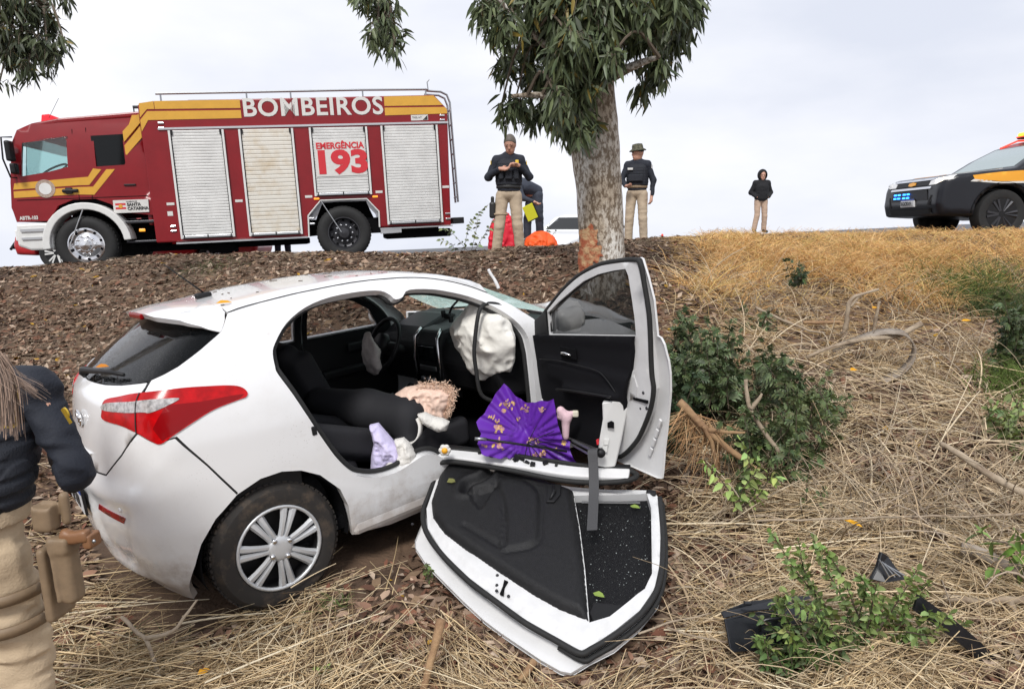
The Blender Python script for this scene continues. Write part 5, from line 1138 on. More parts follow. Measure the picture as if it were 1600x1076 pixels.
# ---------------------------------------------------------------- people (one continuous body each; clothes are children)
mat('skin', (.50, .27, .19), .55, attr='Col', sss=.0)
mat('navy', (.010, .013, .022), .8, bump=.3, bscale=120); mat('navy_vest', (.008, .010, .016), .75, bump=.4, bscale=160)
mat('khaki', (.50, .385, .255), .9, var=.12, vscale=14, bump=.25, bscale=140); mat('khaki_far', (.44, .35, .25), .9, var=.10, vscale=10)
mat('boot_tan', (.34, .26, .175), .8); mat('boot_black', (.012, .012, .012), .5); mat('holster_tan', (.21, .145, .085), .6, var=.15, vscale=30); mat('leather', (.21, .10, .045), .45)
mat('hoodie', (.010, .010, .012), .9, bump=.3, bscale=100); mat('chino', (.48, .34, .25), .9, var=.1, vscale=12); mat('grey_uniform', (.035, .042, .06), .85)
mat('hair_dark', (.018, .012, .009), .6); mat('hair_grey', (.10, .085, .07), .6); mat('hair_blond', (.36, .27, .23), .5, var=.35, vscale=90)
mat('camo', (.045, .045, .028), .85, color2=(.10, .095, .06), vscale=26, ramp=(.47, .53)); mat('badge_yellow', (.70, .48, .04), .5); mat('badge_white', (.62, .62, .60), .6)
mat('hi_vis_yellow', (.66, .66, .03), .6)
def hand_prims(w, d, n, s=1., curl=.5, thumb=1):
    """palm at w pointing along d, palm normal n"""
    w, d, n = (np.array(q, float) for q in (w, d, n)); d /= np.linalg.norm(d); n -= d*(n@d); n /= np.linalg.norm(n); t = np.cross(d, n)
    out = [('c', w, w+d*.085*s, .022*s, .030*s), ('c', w+d*.04*s+t*.018*s, w+d*.085*s+t*.022*s, .018*s, .016*s), ('c', w+d*.04*s-t*.018*s, w+d*.085*s-t*.022*s, .018*s, .016*s)]
    for k, L in zip((-1.5, -.5, .5, 1.5), (.060, .074, .080, .070)):
        b = w+d*.088*s+t*k*.0185*s; e1 = b+(d*math.cos(curl*.5)+n*math.sin(curl*.5))*L*.5*s; e2 = e1+(d*math.cos(curl*1.4)+n*math.sin(curl*1.4))*L*.5*s
        out += [('c', b, e1, .0095*s, .009*s), ('c', e1, e2, .009*s, .0078*s)]
    tb = w+d*.025*s+t*thumb*.026*s; tm = tb+(d*.6+t*thumb*.7+n*.25)*.04*s; out += [('c', tb, tm, .013*s, .011*s), ('c', tm, tm+(d*.9+t*thumb*.2+n*.3)*.034*s, .0105*s, .009*s)]
    return out
def ev(P, prims, k):
    r = None
    for q in prims:
        d = sd_caps(P, q[1], q[2], q[3], q[4]) if q[0] == 'c' else (sd_ell(P, q[1], q[2], q[3] if len(q) > 3 else None) if q[0] == 'e' else sd_box(P, q[1], q[2], q[3], q[4] if len(q) > 4 else None))
        r = d if r is None else smin(r, d, k)
    return r
def bounds(prims, m):
    lo = np.full(3, 9.); hi = -lo
    for q in prims:
        if q[0] == 'c':
            for a, r in ((q[1], q[3]), (q[2], q[4])): lo = np.minimum(lo, np.array(a)-r); hi = np.maximum(hi, np.array(a)+r)
        else: e = np.linalg.norm(q[2]) if q[0] == 'b' else max(q[2]); lo = np.minimum(lo, np.array(q[1])-e); hi = np.maximum(hi, np.array(q[1])+e)
    return lo-m, hi+m
V3 = lambda *a: np.array(a, float)
def person(label, base, yaw, J, outfit, res=.012, skin=(.50, .27, .19), hair=None, group=None):
    """J: joints in the person's frame (facing -y, x to the viewer's right). outfit: dict(top, legs, boots, ...)"""
    p = empty('person', tuple(map(float, base))); p.rotation_euler = (0, 0, yaw); tag(p, label, 'person', group)
    g = lambda k: np.array(J[k], float)
    hd = g('head'); fw = np.array(J.get('look', (0, -1, -.1)), float); fw /= np.linalg.norm(fw); rt = np.cross(fw, [0, 0, 1.]); rt /= np.linalg.norm(rt); upv = np.cross(rt, fw); HR = np.stack([rt, -fw, upv], 1)
    H = lambda x, y, z: hd+HR@np.array([x, y, z])
    body = [('e', hd+upv*.024, (.087, .108, .124), HR), ('e', H(0, -.022, -.064), (.067, .076, .078), HR), ('c', H(0, -.090, .008), H(0, -.108, -.028), .010, .016), ('c', H(.075, .005, .005), H(.078, .008, -.03), .012, .010), ('c', H(-.075, .005, .005), H(-.078, .008, -.03), .012, .010),
            ('c', H(-.03, -.085, .022), H(.03, -.085, .022), .016, .016), ('c', H(-.02, -.085, -.068), H(.02, -.085, -.068), .012, .012), ('c', H(0, -.07, -.105), H(0, -.05, -.10), .020, .025), ('c', H(0, .02, -.06), g('neck'), .055, .060)]
    ch, pv = g('chest'), g('pelvis')
    body += [('c', pv, ch, .10, .11), ('c', g('sl'), g('sr'), .06, .06)]
    for s in 'lr':
        body += [('c', g('s'+s), g('e'+s), .045, .038), ('c', g('e'+s), g('w'+s), .037, .027), ('c', g('h'+s), g('k'+s), .075, .055), ('c', g('k'+s), g('a'+s), .052, .038), ('c', g('a'+s), g('t'+s), .038, .032)]
        hdv = J.get('hand'+s)
        if hdv is not None: body += hand_prims(g('w'+s), hdv[0], hdv[1], 1.0, hdv[2] if len(hdv) > 2 else .6, 1 if s == 'l' else -1)
    lo, hi = bounds(body, .03)
    def colr(V):
        c = np.tile(np.array(skin), (len(V), 1)); q = (V-hd)@HR
        face = q[:, 1] < -.05
        for sx in (-1, 1):
            c[face & (np.hypot((q[:, 0]-sx*.031)/.014, (q[:, 2]-.006)/.008) < 1)] = (.03, .02, .02)
            c[face & (np.hypot((q[:, 0]-sx*.032)/.022, (q[:, 2]-.030)/.006) < 1)] = (.05, .03, .02)
        c[face & (np.hypot(q[:, 0]/.024, (q[:, 2]+.068)/.009) < 1)] = np.array(skin)*(.8, .5, .5)
        return c
    sdf_obj('body', lambda P: ev(P, body, .018), lo, hi, res, 'skin', p, colr)
    wr = outfit.get('wrinkle', .008)
    # trousers
    if outfit.get('legs'):
        tp = [('e', pv+V3(0, 0, .0), (.172, .125, .13))]
        for s in 'lr': tp += [('c', g('h'+s), g('k'+s), .100, .080), ('c', g('k'+s), g('a'+s)+V3(0, 0, .03), .080, .074)]
        zc = min(g('al')[2], g('ar')[2])
        def ft(P):
            d = ev(P, tp, .012)-wr*.4+wr*1.5*np.abs(vnoise(P*np.array([1, 1, 1.9]), 7, 3))+wr*.8*np.abs(vnoise(P*np.array([1, 1, 2.4]), 15, 4))
            return np.maximum(d, P[:, 2]-(pv[2]+.10))
        l0, h0 = bounds(tp, .05); sdf_obj('trousers', ft, l0, h0, res*1.15, outfit['legs'], p)
    if outfit.get('boots'):
        for s in 'lr':
            a, t = g('a'+s), g('t'+s); bt = [('c', a+V3(0, 0, .10), a, .062, .055), ('c', a+V3(0, 0, -.03), t, .050, .042)]
            l0, h0 = bounds(bt, .03); zf = min(a[2], t[2])-.085; sdf_obj('boot', lambda P: np.maximum(ev(P, bt, .03), zf-P[:, 2]), l0, h0, res, outfit['boots'], p)
    if outfit.get('top'):
        k = outfit.get('bulk', 1.)
        jp = [('c', pv+V3(0, 0, .06), ch, .135*k, .145*k), ('c', pv+V3(.055, 0, .06), ch+V3(.06, 0, .02), .115*k, .12*k), ('c', pv+V3(-.055, 0, .06), ch+V3(-.06, 0, .02), .115*k, .12*k), ('c', g('sl'), g('sr'), .078*k, .078*k), ('c', ch+V3(0, .01, .08), g('neck'), .09, .072), ('c', g('sl')+V3(0, 0, .01), g('neck')+V3(0, 0, -.02), .06, .07), ('c', g('sr')+V3(0, 0, .01), g('neck')+V3(0, 0, -.02), .06, .07)]
        for s in 'lr': jp += [('c', g('s'+s), g('e'+s), .066*k, .056*k), ('c', g('e'+s), g('w'+s)+(g('e'+s)-g('w'+s))*.10, .055*k, .042*k)]
        zb = pv[2]+outfit.get('hem', .02)
        def fj(P):
            d = ev(P, jp, .035)-wr*.4+wr*1.3*np.abs(vnoise(P*np.array([1, 1, 1.5]), 8, 7))+wr*.8*np.abs(vnoise(P*np.array([1, 1, 1.6]), 17, 8))
            near = np.linalg.norm(P[:, :2]-pv[:2], axis=1) < .26
            return np.where(near & (P[:, 2] < zb+.02), np.maximum(d, zb-P[:, 2]), d)
        l0, h0 = bounds(jp, .05); sdf_obj('jacket', fj, l0, h0, res*1.1, outfit['top'], p)
    if outfit.get('vest'):
        vp = [('c', pv+V3(-.05, 0, .16), ch+V3(-.06, 0, .06), .142, .135), ('c', pv+V3(.05, 0, .16), ch+V3(.06, 0, .06), .142, .135)]
        l0, h0 = bounds(vp, .06)
        def fv(P):
            d = ev(P, vp, .05); z = P[:, 2]-(pv[2]+.12); rows = outfit.get('rows', .006)*(np.abs(((z/.05) % 1)-.5) > .16)*(z < .30)*(np.abs((((P[:, 0]+.5)/.045) % 1)-.5) < .44)
            return np.maximum(np.maximum(d-rows, pv[2]+.09-P[:, 2]), P[:, 2]-(ch[2]+.17))
        sdf_obj('vest', fv, l0, h0, res, outfit['vest'], p)
    if outfit.get('belt'):
        be = [('e', pv+V3(0, 0, .085), (.185, .145, .30))]
        sdf_obj('belt', lambda P: np.maximum(ev(P, be, .01), np.abs(P[:, 2]-pv[2]-.085)-.026), pv+V3(-.24, -.2, .03), pv+V3(.24, .2, .14), res, outfit['belt'], p)
    if hair: sdf_obj('hair', lambda P: np.maximum(np.maximum(sd_ell(P, hd+upv*.028, (.091, .112, .124), HR), -( (P-hd)@upv-.005+.5*np.clip(-((P-hd)@-fw), 0, None)*-1.0)), -((P-hd)@upv+.02-((P-hd)@fw)*1.0)) , hd-.16, hd+.16, res*.8, hair, p)
    p['H'] = 0; del p['H']
    return p, H, HR
ST = dict(pelvis=(0, 0, .97), chest=(0, 0, 1.29), neck=(0, .01, 1.51), head=(0, -.02, 1.645), sl=(.170, .01, 1.435), sr=(-.170, .01, 1.435), hl=(.095, 0, .93), hr=(-.095, 0, .93), kl=(.12, -.02, .50), kr=(-.12, -.02, .50), al=(.14, .02, .10), ar=(-.14, .02, .10), tl=(.17, -.13, .045), tr=(-.17, -.13, .045))
# officer in front of the tree, looking down at his hands
J = dict(ST, look=(-.15, -1, -.45), head=(.02, -.05, 1.655), el=(.30, -.03, 1.20), er=(-.30, -.02, 1.19), wl=(.145, -.21, 1.345), wr=(-.13, -.20, 1.30), handl=((-.9, -.15, .15), (0, -.6, -1), .8), handr=((.9, -.25, -.05), (0, -.6, 1), .5), kl=(.13, -.03, .51), kr=(-.14, -.03, .48), al=(.17, .02, .11), ar=(-.19, .02, .06), tl=(.22, -.11, .05), tr=(-.21, -.13, .0))
b0 = at(795, 405, 10.6); pA, H, HR = person('police officer in navy vest and khaki trousers looking down at his hands', b0, 0, J, dict(top='navy', legs='khaki_far', boots='boot_tan', vest='navy_vest', belt='boot_black'), hair='hair_grey')
MB().box((-.24, -.02, .72), (.09, .12, .24), bev=.03).box((-.24, -.02, .86), (.05, .07, .12), bev=.02).build('thigh_holster', 'boot_black', pA); MB().tube([(-.22+.105*math.cos(t)+.09, .10*math.sin(t), .66) for t in np.linspace(0, 2*PI, 20)], .018, 6).build('leg_strap', 'boot_tan', pA)
MB().box((.12, -.168, 1.40), (.05, .02, .055), bev=.01).build('badge', 'badge_yellow', pA); MB().box((-.262, -.03, 1.40), (.01, .06, .06)).box((.262, -.03, 1.40), (.01, .06, .06)).build('sleeve_patch', 'badge_yellow', pA)
MB().box((0, -.165, 1.22), (.10, .05, .13), bev=.015).box((-.11, -.15, 1.22), (.07, .05, .13), bev=.015).box((.11, -.15, 1.22), (.07, .05, .13), bev=.015).build('vest_pouch', 'navy_vest', pA)
# officer half behind the tree, boonie hat
J = dict(ST, look=(-.9, -.6, -.12), el=(.28, .03, 1.16), er=(-.27, -.06, 1.18), wl=(.27, -.05, .89), wr=(-.16, -.22, 1.06), handl=((-.05, -.15, -1), (-1, 0, 0), .7), handr=((.6, -.6, 0), (0, 0, 1), .6))
b0 = at(993, 385, 12.9); pB, H, HR = person('police officer in camouflage boonie hat standing half behind the tree trunk', b0, -.35, J, dict(top='navy', legs='khaki_far', boots='boot_tan', vest='navy_vest', belt='holster_tan'), hair='hair_dark')
hc = H(0, .0, .075); q = MB(); q.lathe([(.148, -.045), (.152, -.035), (.10, .0), (.098, .045), (.085, .075), (.03, .085), (0, .085)], hc, HR[:, 2], 28); q.build('hat', 'camo', pB, smooth=True)
MB().box((.255, .0, 1.40), (.012, .06, .06)).build('sleeve_patch', 'badge_white', pB); MB().box((-.10, -.17, 1.36), (.09, .02, .035)).build('name_tape', 'badge_white', pB); MB().box((.0, -.165, 1.20), (.26, .05, .12), bev=.015).build('vest_pouch', 'navy_vest', pB)
# hooded man far off on the road
J = dict(ST, look=(-.12, -1, -.05), el=(.29, .06, 1.17), er=(-.29, .06, 1.17), wl=(.17, -.13, 1.03), wr=(-.17, -.13, 1.03), kl=(.12, -.02, .50), kr=(-.10, -.02, .50), al=(.13, .02, .10), ar=(-.16, .0, .10))
b0 = at(1186, 369, 21.); b0[2] = float(road_z(b0[0], 21)) if abs(float(road_z(b0[0], 21))-b0[2]) < .12 else b0[2]
pC, H, HR = person('man in black hoodie and beige trousers standing alone on the road', b0, 0, J, dict(top='hoodie', legs='chino', boots='boot_black', bulk=1.22, hem=-.05), res=.014)
hd = np.array(J['head']); sdf_obj('hood', lambda P: np.maximum(np.maximum(sd_ell(P, hd+V3(0, .02, .02), (.14, .145, .172)), -sd_ell(P, hd+V3(0, .0, .01), (.118, .128, .145))), -(sd_caps(P, hd+V3(0, -.1, .03), hd+V3(0, -.1, -.05), .078, .06))), hd-.22, hd+.24, .013, 'hoodie', pC)
# man bending down behind the first officer, holding a yellow folder
J = dict(ST, pelvis=(0, .0, .93), chest=(-.22, -.14, 1.06), neck=(-.40, -.22, 1.10), head=(-.50, -.28, 1.06), look=(-.6, -.6, -.7), sl=(-.30, -.30, 1.06), sr=(-.34, -.02, 1.09), el=(-.22, -.36, .84), er=(-.42, -.10, .82), wl=(-.02, -.36, .78), wr=(-.40, -.22, .62), handl=((.7, -.2, -.4), (0, 0, 1), .7), handr=((0, -.2, -1), (1, 0, 0), .6), hl=(.07, -.06, .90), hr=(-.05, .06, .90), kl=(.10, -.06, .48), kr=(-.12, .05, .48), al=(.12, .0, .10), ar=(-.12, .06, .10))
b0 = at(834, 381, 13.6); pD, H, HR = person('man in dark uniform bending down behind the officer by the tree', b0, 0, J, dict(top='grey_uniform', legs='grey_uniform', boots='boot_black', bulk=.95, hem=-.3), res=.014, hair='hair_dark')
fo_ = empty('folder', at(829, 332, 13.1)); fo_.rotation_euler = (.25, -.45, .1); tag(fo_, 'bright yellow folder held by the bending man', 'folder')
MB().box((0, 0, 0), (.21, .015, .30), bev=.005).build('cover', 'hi_vis_yellow', fo_); MB().box((0, .002, -.145), (.22, .022, .02)).box((.105, .002, 0), (.02, .022, .30)).build('edge_binding', 'boot_black', fo_)
# firefighter standing on the far side of the fire engine: only the boots show below it
J = dict(ST, el=(.27, .03, 1.17), er=(-.27, .03, 1.17), wl=(.25, -.05, .92), wr=(-.25, -.05, .92), handl=((0, -.1, -1), (-1, 0, 0), .6), handr=((0, -.1, -1), (1, 0, 0), .6), kl=(.1, -.02, .5), kr=(-.1, -.02, .5), al=(.12, .02, .1), ar=(-.12, .02, .1), tl=(.15, -.13, .045), tr=(-.13, -.13, .045))
X_ = -5.55; pE, H, HR = person('person in dark boots standing behind the fire engine, legs seen under it', (X_, 17.2, float(road_z(X_, 17))), .2, J, dict(top='grey_uniform', legs='grey_uniform', boots='boot_black'), res=.018, hair='hair_dark')
# ---- near officer at the left edge, seen from behind, leaning forward
J = dict(pelvis=(0, 0, .98), chest=(-.05, -.12, 1.25), neck=(-.16, -.26, 1.42), head=(-.34, -.36, 1.47), look=(-.5, -.8, -.7), sl=(-.26, -.10, 1.40), sr=(.135, -.16, 1.40), hl=(-.09, 0, .93), hr=(.09, 0, .93), kl=(-.12, -.04, .50), kr=(.12, -.03, .50), al=(-.14, .02, .10), ar=(.13, .02, .10), tl=(-.16, -.13, .04), tr=(.15, -.13, .04), el=(-.38, -.24, 1.16), er=(.285, -.12, 1.155), wl=(-.25, -.42, 1.10), wr=(-.02, -.40, 1.12), handl=((.4, -.8, 0), (0, 0, 1), .7), handr=((-.5, -.8, 0), (0, 0, 1), .7))
# mirrored naming: l/r are just the two sides here
nb = at(-55, 800, 2.02); gz = float(ground(nb[0], nb[1])); base = (nb[0], nb[1], nb[2]-1.06)
JJ = {k: ((-v[0], -v[1], v[2]) if k not in ('handl', 'handr') else v) for k, v in J.items()}
J2 = {}
for k, v in J.items():   # face away from the camera: turn by 180 degrees
    if k in ('handl', 'handr'): J2[k] = (tuple(np.array(v[0])*np.array([1, -1, 1])), v[1], v[2])
    else: J2[k] = (v[0], -v[1], v[2])
J2['look'] = (-.5, .8, -.6)
dz = base[2]-(gz+.0)
for k in ('al', 'ar', 'tl', 'tr'): J2[k] = (J2[k][0], J2[k][1], J2[k][2]-dz)
for k in ('kl', 'kr'): J2[k] = (J2[k][0], J2[k][1], J2[k][2]-dz*.5)
pN, H, HR = person('police officer with long fair hair seen from behind beside the car', base, -.12, J2, dict(top='navy', legs='khaki', boots='boot_tan', vest='navy_vest', belt='khaki', wrinkle=.016, hem=.09, bulk=.93, rows=.008), res=.0075)
pN_o = np.array(base)
def nat(px, py, Y): # photo position -> the near officer's frame
    q = at(px, py, Y)-pN_o; c_, s_ = math.cos(.12), math.sin(.12); return np.array([c_*q[0]-s_*q[1], s_*q[0]+c_*q[1], q[2]])
hm = MB(); rg = np.random.default_rng(4)
mat('hair_strand', (.40, .30, .26), .45, attr='Col')
Vh = []; Fh = []; Ch = []
for k in range(620):
    u = rg.uniform(0, 1); x0 = rg.normal(-24, 15); y0 = 556+.25*max(x0, -30)+rg.uniform(-8, 6); sw = .55*rg.normal(0, 1); L = rg.uniform(70, 130); Yh = 1.80-.12*rg.random()
    if rg.random() < .16: pts = [(x0, y0), (x0+25, y0+30), (x0+48, y0+45+sw*8), (x0+68+sw*6, y0+58+sw*14)]
    else: pts = [(x0, y0), (x0+14+4*sw, y0+22), (x0+24+7*sw, y0+L*.55), (x0+28+9*sw, y0+L)]
    P = spline([nat(a, b_, Yh-.02*i) for i, (a, b_) in enumerate(pts)], 9); c = np.array([.30, .205, .15])*rg.uniform(.2, 1.2); b_ = len(Vh); w_ = rg.uniform(.0004, .0010)
    for p_ in P: Vh += [p_-V3(w_, 0, 0), p_+V3(w_, 0, 0)]; Ch += [c, c]
    Fh += [(b_+2*i, b_+2*i+1, b_+2*i+3, b_+2*i+2) for i in range(8)]
tag(fast_mesh('hair', Vh, Fh, 'hair_strand', pN, True, np.array(Ch)), kind='stuff')
sdf_obj('hair_cap', lambda P: sd_ell(P, np.array(J2['head'])+V3(0, 0, .03), (.095, .115, .115)), np.array(J2['head'])-.18, np.array(J2['head'])+.2, .012, 'hair_blond', pN)
def nplate(pts, Y, name, m, th=.006): P = [nat(a, b_, Y) for a, b_ in pts]; k = len(P); mesh_obj(name, P+[q+V3(0, th, 0) for q in P], [tuple(range(k))[::-1], tuple(range(k, 2*k))]+[(i, (i+1) % k, k+(i+1) % k, k+i) for i in range(k)], m, pN)
# back panel lettering box, sleeve letters, pouches, holster of the near officer
nplate([(-40,604),(24,602),(27,608),(27,664),(22,668),(-40,670)], 1.80, 'back_label_border', 'badge_yellow'); nplate([(-40,608),(20,606),(22,662),(-40,665)], 1.795, 'back_label', 'navy_vest', .003)
q = nat(6, 640, 1.79); text_obj('back_lettering', 'F', .07, 'badge_yellow', pN, frame(q, (1, 0, 0), (0, 0, 1)), bold=.004)
q = nat(112, 645, 1.90); text_obj('sleeve_lettering', 'P', .055, 'badge_yellow', pN, frame(q+V3(.012, -.03, 0), (.75, -.5, .5), (-.45, .0, .9)), bold=.004)
def nbox(px, py, Y, d, name, m, rot=(0, 0, 0), bev=.012): 
    b = MB(); b.box((0, 0, 0), d, R=_rot(*rot), bev=bev); o = b.build(name, m, pN, smooth=False); o.location = nat(px, py, Y); return o
def nsdf(name, m, fn, c, e, h=.006): c = np.array(c); sdf_obj(name, fn, c-e, c+e, h, m, pN)
q = nat(72, 806, 1.93); nsdf('belt_pouch', 'holster_tan', lambda P: smin(np.maximum(sd_box(P, q, (.030, .026, .042), .012), -sd_box(P, q+V3(0, -.005, .05), (.026, .020, .02), .008)), sd_caps(P, q+V3(.045, .02, .055), q+V3(.048, .02, -.02), .014, .012), .01), q, .11)
q1 = nat(108, 885, 1.93); nsdf('holster', 'holster_tan', lambda P: union([sd_box(P, q1+V3(0, 0, -.02), (.025, .030, .088), .018, _rot(0, .06, 0)), sd_box(P, q1+V3(-.008, 0, .075), (.031, .034, .024), .010), sd_caps(P, q1+V3(-.028, -.03, .09), q1+V3(-.012, -.035, -.09), .007, .006)], .012), q1, .17)
q2 = nat(113, 838, 1.92); nsdf('pistol_grip', 'leather', lambda P: union([sd_box(P, q2+V3(.012, 0, 0), (.042, .016, .018), .008, _rot(0, .18, 0)), sd_caps(P, q2+V3(-.02, 0, .01), q2+V3(-.03, 0, -.05), .015, .013)], .01), q2, .1)
q3 = nat(143, 842, 1.93); nsdf('holster_strap', 'leather', lambda P: sd_box(P, q3, (.014, .026, .022), .007, _rot(0, .1, 0)), q3, .06)
MB().lathe([(.006, 0), (.005, .003), (0, .004)], nat(147, 845, 1.895), (0, -1, 0), 10).build('strap_stud', 'steel', pN, smooth=True)
q4 = nat(88, 905, 1.96); nsdf('leg_panel', 'holster_tan', lambda P: sd_box(P, q4, (.014, .05, .115), .012, _rot(0, .05, 0)), q4, .16)
kn = np.array(J2['hr'])*.55+np.array(J2['kr'])*.45
for zo in (.05, -.05): MB().ribbon([kn+V3(.108*math.cos(t), .108*math.sin(t), zo+.01*math.cos(t)) for t in np.linspace(0, 2*PI, 32)], (0, 0, 1.), .034, .008).build('leg_strap', 'holster_tan', pN, smooth=True)
# ---------------------------------------------------------------- trees
bm_ = mat('bark', (.34, .32, .28), .9, bump=.9, bscale=40)
n = bm_.node_tree.nodes; l = bm_.node_tree.links; b_ = n['Principled BSDF']; t = n.new('ShaderNodeTexCoord')
mpn = n.new('ShaderNodeMapping'); mpn.inputs['Scale'].default_value = (1, 1, .55); l.new(t.outputs['Object'], mpn.inputs[0])
z1 = n.new('ShaderNodeTexNoise'); z1.inputs['Scale'].default_value = 34; z1.inputs['Detail'].default_value = 6; z1.inputs['Roughness'].default_value = .65; l.new(mpn.outputs[0], z1.inputs['Vector'])
r1 = n.new('ShaderNodeValToRGB'); r1.color_ramp.elements[0].position = .43; r1.color_ramp.elements[0].color = (.20, .16, .12, 1); r1.color_ramp.elements[1].position = .56; r1.color_ramp.elements[1].color = (.60, .57, .52, 1); l.new(z1.outputs['Fac'], r1.inputs['Fac'])
z2 = n.new('ShaderNodeTexNoise'); z2.inputs['Scale'].default_value = 3.5; z2.inputs['Detail'].default_value = 4; l.new(mpn.outputs[0], z2.inputs['Vector'])
r2 = n.new('ShaderNodeValToRGB'); r2.color_ramp.elements[0].position = .40; r2.color_ramp.elements[0].color = (.62, .54, .45, 1); r2.color_ramp.elements[1].position = .60; r2.color_ramp.elements[1].color = (1, 1, 1, 1); l.new(z2.outputs['Fac'], r2.inputs['Fac'])
mx = n.new('ShaderNodeMix'); mx.data_type = 'RGBA'; mx.blend_type = 'MULTIPLY'; mx.inputs['Factor'].default_value = 1; l.new(r1.outputs[0], mx.inputs['A']); l.new(r2.outputs[0], mx.inputs['B']); l.new(mx.outputs['Result'], b_.inputs['Base Color'])
mat('bark_scar', (.29, .075, .032), .9, color2=(.42, .27, .14), vscale=16, ramp=(.42, .62), bump=1., bscale=60)
mat('twig', (.11, .085, .06), .9)
lm = mat('tree_leaf', (.05, .07, .03), .45, attr='Col', spec=.35)
def trunk_mesh(name, path, rad, parent, m='bark', n=28, seed=1, lump=.05):
    P = spline(path, 60); R_ = np.interp(np.linspace(0, 1, 60), np.linspace(0, 1, len(rad)), rad); V = []
    for i in range(60):
        for k in range(n):
            a = 2*PI*k/n; d = np.array([math.cos(a), math.sin(a), 0]); V.append(P[i]+d*R_[i])
    V = np.array(V); c = np.repeat(P, n, 0); dv = V-c; f_ = 1+lump*vnoise(V, 3, seed)+lump*.6*vnoise(V, 8, seed+1)+lump*.3*vnoise(V, 22, seed+2); V = c+dv*f_[:, None]
    Fc = [(i*n+k, i*n+(k+1) % n, (i+1)*n+(k+1) % n, (i+1)*n+k) for i in range(59) for k in range(n)]
    return fast_mesh(name, V, Fc, m, parent, True)
def leaf_geo(P, D, N, L, W, C, droop=.25):
    """long leaves: base P, direction D, normal N; folded along the midrib, 3 stations"""
    D = D/np.linalg.norm(D, axis=1)[:, None]; S = np.cross(D, N); S /= np.linalg.norm(S, axis=1)[:, None]+1e-9; Nn = np.cross(S, D); m = len(P); L = L[:, None]; W = W[:, None]; dn = np.array([0, 0, -1.])
    a = P; b = P+D*L*.35+dn*L*droop*.10; c = P+D*L*.72+dn*L*droop*.45; e = P+D*L+dn*L*droop
    V = np.stack([a, b-S*W+Nn*W*.25, b, b+S*W+Nn*W*.25, c-S*W*.75+Nn*W*.2, c, c+S*W*.75+Nn*W*.2, e], 1).reshape(-1, 3)
    o = (np.arange(m)*8)[:, None]
    T = np.concatenate([o+np.array([[0, 2, 1]]), o+np.array([[0, 3, 2]]), o+np.array([[1, 2, 5]]), o+np.array([[1, 5, 4]]), o+np.array([[2, 3, 6]]), o+np.array([[2, 6, 5]]), o+np.array([[4, 5, 7]]), o+np.array([[5, 6, 7]])])
    return V, T, np.repeat(C, 8, 0)
def foliage(name, clusters, root, parent, seed, Y0, spread, Lr=(.10, .19), dens_=1., o0=V3(0, 0, 0), dark=1.):
    """clusters: photo ellipses (x, y, rx, ry); twigs run out from the limb points and carry hanging leaves"""
    rg = np.random.default_rng(seed); Pp = []; Dd = []; tw = MB()
    for (x, y, rx, ry) in clusters:
        yy = Y0+rg.uniform(-spread, spread); c = at(x, y, yy); sx = rx/_f*yy; sz = ry/_f*yy; nt_ = max(4, int(rx*ry/75*dens_))
        src = np.array(min(root, key=lambda q: np.linalg.norm(np.array(q)-c-V3(0, 0, .4)))); tw.tube(spline([src-o0, (src+c)/2+V3(0, 0, .22)-o0, c+V3(0, 0, sz*.5)-o0], 8), np.linspace(.018, .007, 8), 5, False)
        for k in range(nt_):
            d = rg.normal(0, 1, 3); d /= np.linalg.norm(d); r = rg.random()**.45; e = c+d*r*V3(sx, max(sx, .3)*.8, sz); s0 = c+V3(0, 0, sz*.5)+(e-c)*.25
            mid = (s0+e)/2+V3(0, 0, .05); tw.tube([s0-o0, mid-o0, e-o0], [.004, .003, .0015], 4, False)
            for j in range(rg.integers(7, 12)):
                f_ = rg.uniform(.25, 1.05); p = s0*(1-f_)**2+2*mid*f_*(1-f_)+e*f_*f_+rg.normal(0, .02, 3); dd = rg.normal(0, .62, 3)+V3(0, 0, -.85)+(e-s0)*.6; Pp.append(p-o0); Dd.append(dd)
    P = np.array(Pp); D = np.array(Dd); m = len(P); g_ = rg.random(m)
    C = np.c_[.060+.055*g_, .082+.058*g_, .042+.020*g_]*rg.uniform(.45, 1.5, (m, 1))*dark; yel = rg.random(m) < .03; C[yel] = (.20, .15, .03)
    V, T, CC = leaf_geo(P, D, rg.normal(0, 1, (m, 3)), rg.uniform(*Lr, m), rg.uniform(.012, .021, m)*np.mean(Lr)/.140, C)
    fo = tag(fast_mesh(name, V, T, 'tree_leaf', parent, False, CC), kind='stuff'); tag(tw.build('twigs', 'twig', parent), kind='stuff')
    return m
tb = at(942, 424, 6.40); tree = empty('roadside_tree', tb); tag(tree, 'tree with mottled grey bark, scarred at its base by the crash', 'tree')
tp_ = [at(x, y, 6.40) for x, y in ((943,470),(942,424),(939,360),(936,300),(929,215),(928,150),(931,80),(936,0))]; top_ = tp_[-1]
tp_ += [top_+V3(.10, .1, .9), top_+V3(.05, .3, 2.0), top_+V3(.3, .3, 3.4)]
trunk_mesh('trunk', [p-tb for p in tp_], [.25, .208, .201, .203, .208, .188, .162, .15, .12, .09, .04], tree)
